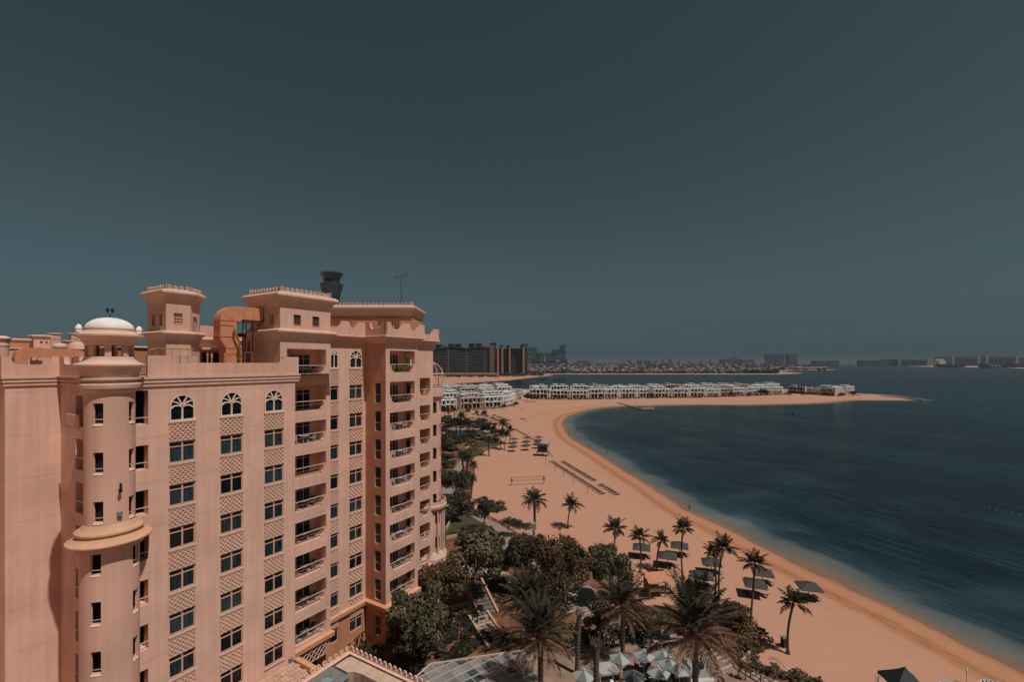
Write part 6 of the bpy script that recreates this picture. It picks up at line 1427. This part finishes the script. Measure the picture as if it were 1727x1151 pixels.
# jetty
r=empty('jetty',G(1060,686),0,'low jetty with a floating platform and poles reaching from the spit beach','jetty'); o=r.location.copy(); a,b,c=G(1042,680.5)-o,G(1082,690.8)-o,G(1103,690.6)-o
m=MB(); m.bar(a+Vector((0,0,.4)),b+Vector((0,0,.4)),1.6,.3); m.build('walkway',WOOD,r); m=MB(); m.bar(b+Vector((0,0,.4)),c+Vector((0,0,.4)),4.0,.5); m.build('platform',STONE,r)
for i in range(6): q=b.lerp(c,i/5); m=MB(); m.cyl(q+Vector((0,1.5,0)),q+Vector((0,1.5,2.8)),.12,n=6); m.build('pole',WHITE,r)
# small boats
bt=empty('boat',label='x',cat='boat'); m=MB(); m.add([(-3,-1,.8),(2,-1.1,.8),(4,0,1.1),(2,1.1,.8),(-3,1,.8),(-2.8,-.7,-.3),(2,-.6,-.3),(3.2,0,-.3),(2,.6,-.3),(-2.8,.7,-.3)],[(0,1,2,3,4),(0,5,6,1),(1,6,7,2),(2,7,8,3),(3,8,9,4),(4,9,5,0)]); m.build('hull',BLACK,bt); m=MB(); m.box(-1.2,.8,-.7,.7,.8,1.9); m.build('cabin',BLACK,bt)
for i,(x,y) in enumerate([(914,641.3),(919,640.6),(937,642.2),(944,641.8),(951,641)]): place(bt,G(x,y)-Vector((0,0,.1)),i*.3,1.3,f'{ordw(i+1)} small dark boat from the left on the inlet behind the villas','small boats on the inlet')
for i in range(5):
    m=MB(); m.lathe([(0,.1),(.06,.2),(.07,.3),(.05,.38),(0,.42)],(0,0),8); ob=m.build('buoy',WHITE); x=1668+i*13; y=857+i*3.2; ob.location=G(x,y)-Vector((0,0,.3)); tag(ob,f'{ordw(i+1)} small white buoy from the left in the line at the right edge','buoy','line of buoys')
p=G(1337,699); m=MB(); m.lathe([(0,-.1),(.5,0),(.4,.9),(.1,1.6),(0,1.7)],(0,0),8); ob=m.build('buoy',BLACK); ob.location=p; tag(ob,'single dark buoy in open water before the spit','buoy')
# ---------------- far land sheets
FL=mat('far pale beach sand',(.40,.25,.18),.9,.1,.01); FG=mat('far town ground',(.10,.075,.06),.9,.4,.01)
def fsheet(name,pts,z,m,lb): return sheet(name,pts,z,m,lb,smooth=False)
fsheet('far_shore',[(880,632),(1312,632.3),(1345,630.9),(1356,630.0),(1340,628.8),(1316,627.5),(1330,625.6),(1405,624.8),(1412,624.2),(1370,622.5),(1345,621.2),(1398,619.9),(1392,619.3),(1352,618.6),(1330,616.4),(1300,615),(700,615),(700,630)],.35,FL,'sandy edge of the built-up far shore')
fsheet('far_town_ground',[(880,630.3),(1311,630.6),(1309,628),(1322,624.4),(1392,623.6),(1340,621.4),(1340,620.4),(1385,619.2),(1320,616.8),(1290,615.3),(720,615.3),(700,629)],.8,FG,'dark ground of the far town')
fsheet('far_beach',[(1455,615.5),(1468,616.0),(1540,618.4),(1574,619.2),(1580,618.4),(1600,618.2),(1649,620.3),(1700,621),(1760,623.2),(1900,626),(1900,616),(1600,615.2)],.4,mat('white far beach',(.52,.47,.42),.9),'white sand strip along the far right shore')
# houses of the far town
FW=[mat('far house white',(.45,.40,.36),.9,.15,.02),mat('far house cream',(.34,.23,.17),.9,.15,.02),mat('far house terracotta',(.40,.15,.07),.9,.15,.02),mat('far house grey',(.20,.21,.20),.9,.15,.02)]
def farhouse(i):
    m=MB(); w,d,h=13,11,6.5; m.box(-w/2,w/2,0,d,0,h,0); m.box(-w/2-.4,w/2+.4,-.4,d+.4,h,h+.5,0)
    if i in (1,2): m.add([(-w/2,0,h+.5),(w/2,0,h+.5),(w/2,d,h+.5),(-w/2,d,h+.5),(-w/4,d/2,h+2.8),(w/4,d/2,h+2.8)],[(0,1,5,4),(1,2,5),(2,3,4,5),(3,0,4)],0)
    else: m.box(-3,4,3,8,h+.5,h+3,0)
    for k in range(4): x=-w/2+1+k*3; m.box(x,x+1.8,-.1,.05,h-2.8,h-1,1); m.box(x,x+1.8,-.1,.05,.3,2.4,1)
    ob=m.build('house',[FW[i],VGLASS]); me=ob.data; bpy.data.objects.remove(ob); return me
FH=[farhouse(i) for i in range(4)]; CN=['white','cream','terracotta','grey']; hr=random.Random(21)
def fh(p,i,s,row): o=put('house',FH[i],None,p,hr.uniform(-.5,.5),(s*hr.uniform(.8,1.2),s,s*hr.uniform(.75,1.2))); tag(o,f'small {CN[i]} house in the {row} of the far town','house',f'{CN[i]} houses in the {row} of the far town')
for (y,x0,x1,n,s,row,ww) in ((629.6,895,1308,44,1.05,'waterfront row',(4,4,2,3)),(628.3,890,1305,40,1.15,'second row',(5,4,1,3)),(626.6,885,1300,38,1.3,'middle rows',(5,3,1,4)),(624.4,890,1388,44,1.45,'middle rows',(5,3,1,4)),(622.2,890,1335,36,1.7,'rear rows',(5,3,1,4)),(619.6,890,1375,38,2.1,'rear rows',(5,2,1,5)),(617.6,890,1320,30,2.8,'rear rows',(4,2,0,6))):
    for k in range(n):
        x=x0+(x1-x0)*(k+hr.uniform(.2,.8))/n; i=hr.choices(range(4),ww)[0]
        if row=='waterfront row' and 1078<x<1122: i=2
        if row=='waterfront row' and 1124<x<1146: i=0
        fh(G(x,y+hr.uniform(-.15,.15),.8),i,s,row)
# dark tree mass between the far houses
def blobtrees(rows,label,m=None,seed=5):
    mb=MB(); rg_=random.Random(seed)
    for (y,x0,x1,n,s) in rows:
        for k in range(n):
            p=G(rg_.uniform(x0,x1),y+rg_.uniform(-.25,.25),.8); q=s*rg_.uniform(.6,1.3)
            for j in range(26):
                d=Vector((rg_.gauss(0,1),rg_.gauss(0,1),rg_.gauss(0,.7))).normalized(); c=p+Vector((0,0,q*.9))+Vector((d.x*q,d.y*q,d.z*q*.75)); x=d.cross(Vector((rg_.gauss(0,1),rg_.gauss(0,1),1))).normalized()*q*.42; yv=d.cross(x)
                mb.quad(c-x,c-yv,c+x,c+yv)
    ob=mb.build('far_trees',m or LEAFD); return tag(ob,label,'trees',kind='stuff')
for i in range(22):
    x=vr.uniform(900,1325); y=670.5-(x-900)*.012; a=vr.uniform(4,7); tree(x,y,x,y-5,a*1.25,4.5,CRS[i%2],'small dark garden tree in front of the long spit villa row',group='garden trees before the spit villas')
for i in range(14):
    x=vr.uniform(748,860); y=vr.choice([678,670.5,667]); tree(x,y,x,y-6,6,4,CRS[i%2],'small dark garden tree between the rows of near villas',group='garden trees among the near villas')
blobtrees([(630.1,893,1308,170,4.2),(628.9,890,1308,120,4.2),(629.9,1255,1312,70,6),(627.2,890,1300,120,5),(625,890,1392,130,5.5),(622.5,890,1340,110,7),(619.5,890,1385,110,9),(617.8,890,1320,80,12),(616.6,890,1300,90,17)],'dark garden trees filling the gaps of the far town')
blobtrees([(620,1578,1625,40,13),(620.5,1650,1760,120,15),(617.4,1455,1575,60,11)],'dark trees along the far right shore',seed=6)
# ---------------- dark hotel across the inlet
HD=1290.0; hx=lambda px:(px-CX)/F*HD; hz=lambda py:Z(py,HD)
HB=mat('dark brown hotel facade',(.032,.031,.032),.8,.2,.03); HO=mat('orange hotel pier',(.42,.20,.12),.9,.1,.03); HG=mat('hotel dark glazing',(.006,.011,.015),.5,.3,.05); HBAL=mat('hotel balcony slab',(.20,.205,.20),.8)
r=empty('hotel_building',(hx(800),HD,0),0,'huge dark hotel block with orange piers across the inlet','hotel'); hc=hx(800)
def hb(name,m_,px0,px1,y0,y1,t0,t1,dy=0): m=MB(); m.box(hx(px0)-hc,hx(px1)-hc,t0,t1,max(0,hz(y1)),hz(y0)); return m.build(name,m_,r)
hb('facade',HG,734,826,587,634,0,30); hb('facade',HB,728,735,590,634,-1,30); hb('facade',HG,826,888,588,634,6,30)
hb('pier',mat('brown hotel pier',(.15,.10,.075),.9),826,834,582,631,-6,20); 
for a,b in ((838.5,841.5),(846,848.5),(858.5,861),(881.5,884.5)): hb('pier',HO,a,b,586 if a!=838.5 else 589,631,-7,10)
hb('facade',HB,884.5,889.5,594,634,-2,25)
m=MB()
for k in range(15):
    z=hz(631)+ (hz(590)-hz(631))*k/15; m.box(hx(736)-hc,hx(826)-hc,-1.2,-.05,z,z+.8)
    for a,b in ((834,838.5),(841.5,846),(848.5,858.5),(861,869),(874,881.5)): m.box(hx(a)-hc,hx(b)-hc,4.2,5.9,z,z+.8)
m.build('balcony_bands',HBAL,r)
for i,px in enumerate((736,743,749,756,761.5,768,775,781,787,795,800,806,812,818,824)):
    m=MB(); m.box(hx(px)-hc-.6,hx(px)-hc+.6,-2.4,-.0,hz(632),hz(588)); m.build('facade_fin',HBAL if i%5==3 else HB,r)  # a few fins paler, their glints put into the colour
m=MB(); n=40
for i in range(n): # wavy roof line
    a,b=734+92*i/n,734+92*(i+1)/n; f=lambda x:585.5+1.4*math.cos((x-740)/92*4*PI); m.add([(hx(a)-hc,-4,hz(f(a)+2)),(hx(b)-hc,-4,hz(f(b)+2)),(hx(b)-hc,-4,hz(f(b))),(hx(a)-hc,-4,hz(f(a))),(hx(a)-hc,30,hz(f(a)+2)),(hx(b)-hc,30,hz(f(b)+2)),(hx(b)-hc,30,hz(f(b))),(hx(a)-hc,30,hz(f(a)))],[(0,1,2,3),(3,2,6,7),(0,4,5,1)])
m.build('roof_band',HB,r); m=MB()
for i in range(20):
    a,b=855+30*i/20,855+30*(i+1)/20; f=lambda x:585.5+2.6*math.sin((x-855)/30*PI); m.add([(hx(a)-hc,-4,hz(f(a)+1.6)),(hx(b)-hc,-4,hz(f(b)+1.6)),(hx(b)-hc,-4,hz(f(b))),(hx(a)-hc,-4,hz(f(a))),(hx(a)-hc,20,hz(f(a)+1.6)),(hx(b)-hc,20,hz(f(b)+1.6)),(hx(b)-hc,20,hz(f(b))),(hx(a)-hc,20,hz(f(a)))],[(0,1,2,3),(3,2,6,7),(0,4,5,1)])
m.build('roof_band',HB,r)
for a,b,y in ((734,745,581.5),(747,751,583),(756,766,580.5),(767,778,580.5),(790,801,579.5),(802,813,579.5),(826,837,578.5),(843,849,583),(854,861,582.8),(877,884,582.5)): hb('roof_pavilion',HB,a,b,y,y+1.1,-5,12); hb('roof_pavilion_wall',HG,a+.8,b-.8,y+1.1,589,-2,9)
m=MB(); m.box(hx(738)-hc,hx(841)-hc,-46,-18,hz(631.8),hz(629.2)); m.build('terrace_roof',mat('pink terrace roof',(.36,.20,.14),.9),r)
m=MB(); m.box(hx(738)-hc,hx(841)-hc,-30,-20,0,hz(631.8)); m.build('terrace_shade_block',HG,r)  # dark block stands for the shade behind the terrace columns
for i in range(34): 
    m=MB(); x=hx(738+103*i/33)-hc; m.box(x-.5,x+.5,-45,-43,0,hz(631.8)); m.build('terrace_column',mat('pale terrace column',(.34,.25,.2),.9),r)
hb('pier',HO,839,842,629,637,-48,-20)
m=MB(); ob=blobtrees([(635,845,885,45,3.5),(634,850,915,60,4),(636.5,742,842,60,2.2)],'dark palms and shrubs on the hotel beach',seed=9)
um=random.Random(3)
m=MB()
for i in range(70):
    p=G(um.uniform(745,862),um.uniform(638.5,642.3)); m.lathe([(0,p.z+2.6),(1.5,2.1)],(p.x,p.y),6)
ob=m.build('beach_parasols',mat('pale parasol cloth',(.5,.42,.36),.8)); tag(ob,'tiny pale parasols and loungers crowded on the hotel beach','parasols',kind='stuff')
# ---------------- stacked twin hotel in the haze
SD_=3600.0; r=empty('stacked_hotel',AT(919,SD_),0,'far hazy twin hotel of stacked blocks joined by a bridge','hotel'); x0=AT(919,SD_).x; SBm=mat('far blue grey facade',(.030,.055,.064),.8,.1,.01); SBl=mat('far pale facade',(.10,.125,.13),.8)
def sb(a,b,y0,y1,mm=SBm,nm='block'): m=MB(); m.box((a-CX)/F*SD_-x0,(b-CX)/F*SD_-x0,0,60,max(0,Z(y1,SD_)),Z(y0,SD_)); m.build(nm,mm,r)
for a,b,y0,y1 in ((880,891,579.5,585),(884,889,585,612),(889,905,586.5,593),(889,897,596,601),(897,905,593,612),(889,897,604,608),(903,914,594.5,598),(905,912,598,612),(912,931,596,600.5),(914,917,600,612),(922,930,600,612),(930,937,594,612),(932,944,590,594),(936,943,594,601),(935,946,603,607),(945,955,582.5,586),(946,953,586,612),(940,947,590,592),(953,957,606,612),(944,956,594,596),(880,889,608,612),(889,957,610,614)): sb(a,b,y0,y1)
for a,b,y0,y1 in ((890,897,593,596),(890,897,601,604),(905,908,598.5,602),(905,908,604,607),(931,934,597,600),(940,946,596,599.5),(940,946,601,603.5),(889,901,607.8,610)): sb(a,b,y0,y1,SBl,'terrace_block')
# ---------------- skyline of far towers
def tower(px0,px1,ytop,D,mm,label,group=None,fins=True,ybase=None):
    c=AT((px0+px1)/2,D); r=empty('tower_block' ,c,0,label,'tower',group); w=(px1-px0)/F*D; h=Z(ytop,D); m=MB(); m.box(-w/2,w/2,0,w*.6,0,h); m.build('facade',mm,r)
    m=MB(); n=max(3,int((px1-px0)))
    for i in range(n): x=-w/2+w*(i+.5)/n; m.box(x-w/n*.14,x+w/n*.14,-w*.01,0,0,h*.97)
    m.build('window_strips',VGLASS,r); return r
TWm=mat('far tower grey',(.08,.10,.105),.8,.1,.01); TWl=mat('far tower pale',(.14,.155,.155),.8,.1,.01)
for i,(a,b,y,mm) in enumerate([(1292,1299,597.8,TWm),(1300,1306.5,598,TWm),(1308,1323,597.6,TWm),(1330,1345,597.6,TWl)]): tower(a,b,y,5200,mm,f'{ordw(i+1)} tower from the left in the tall grey cluster on the horizon','tall towers on the horizon')
for i,(a,b,y) in enumerate([(1215,1222,605.5),(1223,1228,606.5),(1230,1236,604),(1238,1243,602.5),(1244,1249,606),(1251,1264,606),(1266,1272,607)]): tower(a,b,y,5000,(TWm,TWm,TWl)[i%3],f'{ordw(i+1)} block from the left in the lower grey cluster on the horizon','lower grey blocks on the horizon')
for i,(a,b,y) in enumerate([(974,995,608.5),(1059,1065,608),(1075,1083,607.5),(1087,1093,607.8),(1094,1098,608),(1104,1109,608.6),(1116,1119,607.5),(1127,1131,604.5),(1131,1134,606),(1143,1147,607.5),(1160,1163,609),(1180,1184,609),(1196,1199,608.6)]): tower(a,b,y,5600,TWl if i in(0,6,7,9) else TWm,f'{ordw(i+1)} tiny far block from the left above the far town roofs','tiny blocks above the far town')
# right-hand far hotels
RH=[(1376,1398,607.3,TWm,'small dark low block alone on the water horizon'),(1399,1415,606.8,TWl,'small pale block beside the low dark one on the horizon'),(1455,1478,606.3,TWm,'leftmost low grey block of the far right shore'),(1481,1500,606.6,TWl,'pale low block second on the far right shore'),(1511,1570,604.3,TWm,'long grey ribbed block on the far right shore'),(1602,1654,599.8,TWm,'long dark hotel right of the pale dome hall'),(1658,1719,599.2,TWm,'widest hotel with a roof cupola at the far right'),(1722,1760,601,TWm,'far block cut by the right edge of the picture')]
TWf=mat('hazed far right facade',(.15,.18,.18),.8,.15,.01)  # haze over these blocks is put into the paler facade colour
for a,b,y,mm,lb in RH:
    D=4800; y+=1.6; mm=TWf if mm is TWm else mm; r=tower(a,b,y,D,mm,lb,'buildings on the far right shore')
    if b-a>40:
        w=(b-a)/F*D; m=MB(); h=Z(y,D)
        for x in (-w/2+w*.04,w/2-w*.13): m.box(x,x+w*.09,-w*.03,w*.05,0,h*1.06)
        m.box(-w/2,w/2,-w*.02,0,h*.82,h*.88); m.build('wing',TWl,r)
        if a==1658: m=MB(); m.lathe([(20,h),(20,h+10),(16,h+20),(6,h+30),(1,h+42),(0,h+46)],(10,30),10); m.build('cupola',TWl,r)
c=AT(1589,4800); m=MB(); m.prism([(-42,0),(-34,40),(-22,62),(0,74),(24,66),(38,34),(42,0)],lambda a,b,d:(a,d,b),0,60); ob=m.build('pale_hall',mat('far pale hall wall',(.50,.42,.37),.9,.1,.02)); ob.location=c; tag(ob,'pale rounded hall standing out on the far right shore','building')
m=MB(); m.lathe([(3,0),(2,80),(1,105),(0,130)],(0,0),6); m.cyl((0,0,40),(0,0,43),8,n=8); ob=m.build('far_mast',TWm); ob.location=AT(1433,6000); tag(ob,'thin mast on the horizon right of the small pale block','mast')
# overwater huts
hu=empty('overwater_hut',label='x',cat='hut'); m=MB(); m.box(-9,9,-8,8,2,9); m.build('wall',HB,hu); m=MB(); m.lathe([(15,9),(8,15),(0,24)],(0,0),4,a0=PI/4,a1=PI/4+2*PI); m.build('roof',TWm,hu)
for i in range(10): place(hu,G(1653+i*6.3,620.9),0,1,f'{ordw(i+1)} hut from the left on stilts along the far right shore','huts on stilts')
for i in range(6): place(hu,G(1577+i*6,619.0),0,1,f'{ordw(i+1)} low dark hut from the left below the pale rounded hall','low huts below the pale hall')
# ---------------- dark observation tower behind the roof
D=520.0; r=empty('observation_tower',AT(559.5,D),R(20),'dark glassy observation tower with two flared crowns rising behind the roof','tower'); k=D/F
OT=mat('dark teal tower cladding',(.028,.055,.062),.45,.2,.05); OTD=mat('darker tower glazing',(.010,.020,.024),.25,.2,.05)
def ring6(mb,prof,n=8,m=0): mb.lathe([(rr_*k,Z(y,D)) for rr_,y in prof],(0,0),n,m)
m=MB(); ring6(m,[(10.5,612),(12.5,515),(13.5,506)],4); m.build('shaft',OT,r); m=MB(); ring6(m,[(12.5,508),(13.5,500),(18.5,481),(18.8,479),(15,477.8)],6); m.build('lower_crown',OT,r); m=MB(); ring6(m,[(13,479),(12.5,470)],8); m.build('neck',OTD,r); m=MB(); ring6(m,[(13,471.5),(17.5,463.5),(18.5,461.5),(16,460),(0,460.5)],8); m.build('upper_crown',OT,r)
m=MB()
for i in range(18): y=484+i*3.4; rr_=(12.6+(18-12.6)*max(0,(500-y))/19 if y<500 else 13.2-(y-506)*.02); m.lathe([((rr_+.45)*k,Z(y,D)),((rr_+.45)*k,Z(y+.45,D))],(0,0),6 if y<505 else 4)
m.build('floor_bands',OTD,r)
# ---------------- neighbouring rooftops at the far left
def roofblock(px0,px1,y0,y1,D,label,eave=.5,crest_=False,cat='rooftop building',mm=None,dep=None,wins=(),group=None):
    c=AT((px0+px1)/2,D); w=(px1-px0)/F*D/1.37; dp=dep or w; zb=Z(y1,D); zt=Z(y0,D); r=empty('rooftop_building',(c.x,c.y,0),TH,label,cat,group)
    m=MB(); m.box(-w/2,w/2,0,dp,0,zt-.2); m.build('wall',mm or STUC2,r)
    m=MB(); P=[(-w/2,dp),(-w/2,0),(w/2,0),(w/2,dp)]; m.sweep([(0,zt-.9*eave),(.25*eave,zt-.8*eave),(.7*eave,zt-.45*eave),(.8*eave,zt-.4*eave),(.8*eave,zt-.12*eave),(.4*eave,zt+.15*eave),(0,zt+.2*eave)],P,closed=True,side=-1); m.box(-w/2,w/2,0,dp,zt-.2,zt); m.build('cornice',CORN,r)
    for a,b,ya,yb in wins: m=MB(); m.box(-w/2+w*a,-w/2+w*b,-.05,.05,Z(yb,D),Z(ya,D)); m.build('window',DARKIN,r)
    return r
roofblock(57,85,566,590,95,'square pink roof tower with pale eave behind the orange duct',.45,wins=((.38,.52,576,579),(.72,.82,576,579)))
roofblock(86,102.5,562.5,588,110,'narrow pink roof tower right of the square one at far left',.3,wins=((.2,.3,571.5,573.5),(.42,.5,571.5,573.5),(.75,.85,571.5,573.5)))
roofblock(120,136,562.5,590,112,'pink roof block partly behind the turret eave',.3,wins=((.2,.3,571.5,573),(.5,.6,571.5,573)))
roofblock(17,49,572,585,90,'low pink roof with pale gable top at far left',.4,mm=TERR)
roofblock(15,88,588,615,84,'long pink roof wall behind the horizontal orange duct',.25,dep=14)
roofblock(92,160,588,615,88,'pink stepped roof wall behind the turret',.25,wins=((.02,.05,584.5,587),(.08,.12,584.5,587),(.2,.24,584.5,587)),dep=14)
roofblock(108,122,575,590,100,'small orange pink roof step between two roof blocks',.3,mm=TERR)
roofblock(126,150,588,620,64,'peach roof room just left of the turret lantern',.3,wins=((.4,.55,591,595),))
roofblock(196,262,585,625,60,'terracotta roof wall right of the turret lantern',.3,mm=TERR,wins=((.1,.16,592,600),(.3,.36,592,600)),dep=8)
c=AT(101,86); m=MB(); m.lathe([(1.0,Z(587,86)),(1.05,Z(584,86)),(1.0,Z(583,86)),(.8,Z(580.5,86)),(.4,Z(579.2,86)),(0,Z(579,86))],(0,0),18); ob=m.build('small_roof_dome',CORN,smooth=40); ob.location=(c.x,c.y,0); tag(ob,'small pale dome among the pink roofs at far left','dome')
c=AT(136,95); m=MB(); m.lathe([(1.9,Z(590,95)),(1.95,Z(584,95)),(1.7,Z(579.5,95)),(1.0,Z(577.5,95)),(0,Z(577,95))],(0,0),18); ob=m.build('small_roof_dome',CORN,smooth=40); ob.location=(c.x,c.y,0); tag(ob,'small pale dome just left of the turret eave','dome')
# round turret of the neighbour wing at the left edge
D=52; k=D/F; c=AT(4,D); zz2=lambda y:Z(y,D); r=empty('neighbour_turret',(c.x,c.y,0),0,'round pink turret with conical eave at the left picture edge','turret')
m=MB(); m.lathe([(10.5*k*.75,0),(10.5*k*.75,zz2(584))],(0,0),24); m.build('shaft',STUC2,r,smooth=40); m=MB(); m.lathe([(8,584),(8.2,582.5),(7.6,581.8)],(0,0),24); m=MB(); m.lathe([(a*k*.75,zz2(y)) for a,y in ((10.5,585),(11.6,584),(11.6,581),(10.3,580),(11,578),(11.5,575.5),(11.8,575),(15,572),(15.2,571),(7,567.2),(0,566.2))],(0,0),24); m.build('eave',CORN,r,smooth=35)
for a in (-1.95,-1.35): m=MB(); q=10.7*k*.75; m.box(q*math.cos(a)-.12,q*math.cos(a)+.12,q*math.sin(a)-.12,q*math.sin(a)+.12,zz2(603),zz2(597)); m.build('window',DARKIN,r)
SUN=3.15; SKYS=.1; TINT=(.076,.119,.134); EXPO=0; HAZE=0.00008; HAZEC=(.32,.395,.44)
DUST=1.0; AIR=1; GAM=1.25
# ================================================================ CAMERA, LIGHT
cam=bpy.data.cameras.new('camera'); co=bpy.data.objects.new('camera',cam); col.objects.link(co); co.location=(0,0,CH); co.rotation_euler=(R(90),0,0)
cam.sensor_width=36; cam.lens=36*F/1727; cam.shift_y=(HY-575.5)/1727; cam.clip_start=.5; cam.clip_end=80000; scene.camera=co
el=R(61.5); hd=Vector((.779,-.627,0)).normalized(); S=Vector((hd.x*math.cos(el),hd.y*math.cos(el),math.sin(el)))
ld=bpy.data.lights.new('sun','SUN'); ld.energy=SUN; ld.angle=R(.55); ld.color=(1,.925,.86); lo_=bpy.data.objects.new('sun',ld); col.objects.link(lo_); lo_.rotation_euler=S.to_track_quat('Z','Y').to_euler(); lo_.location=(30,-40,120)
w=bpy.data.worlds.new('World'); scene.world=w; w.use_nodes=True; N=w.node_tree.nodes; L=w.node_tree.links
sky=N.new('ShaderNodeTexSky'); sky.sky_type='NISHITA'; sky.sun_disc=False; sky.sun_elevation=el; sky.sun_rotation=math.atan2(hd.x,hd.y); sky.dust_density=DUST; sky.air_density=AIR; sky.altitude=30
hs=N.new('ShaderNodeHueSaturation'); hs.inputs['Saturation'].default_value=.12; gm=N.new('ShaderNodeGamma'); gm.inputs[1].default_value=GAM; L.new(sky.outputs[0],gm.inputs[0]); L.new(gm.outputs[0],hs.inputs['Color'])
mx=N.new('ShaderNodeVectorMath'); mx.operation='MULTIPLY'; mx.inputs[1].default_value=TINT; L.new(hs.outputs[0],mx.inputs[0]); L.new(mx.outputs[0],N['Background'].inputs[0]); N['Background'].inputs[1].default_value=SKYS
scene.view_settings.view_transform='Standard'; scene.view_settings.look='None'; scene.view_settings.exposure=EXPO; scene.view_settings.gamma=1
scene.render.engine='CYCLES'
if HAZE:
    m=MB(); m.box(-31000,31000,-3000,31000,-3.0,160)
    hm=bpy.data.materials.new('thin air'); hm.use_nodes=True; n=hm.node_tree.nodes; n.remove(n['Principled BSDF']); pv=n.new('ShaderNodeVolumePrincipled')
    pv.inputs['Density'].default_value=HAZE; pv.inputs['Color'].default_value=(*HAZEC,1); pv.inputs['Anisotropy'].default_value=0; hm.node_tree.links.new(pv.outputs[0],n['Material Output'].inputs['Volume'])
    ob=m.build('haze',hm); ob['kind']='stuff'; ob['label']='thin grey blue haze in the air over the bay'
    scene.cycles.volume_bounces=0
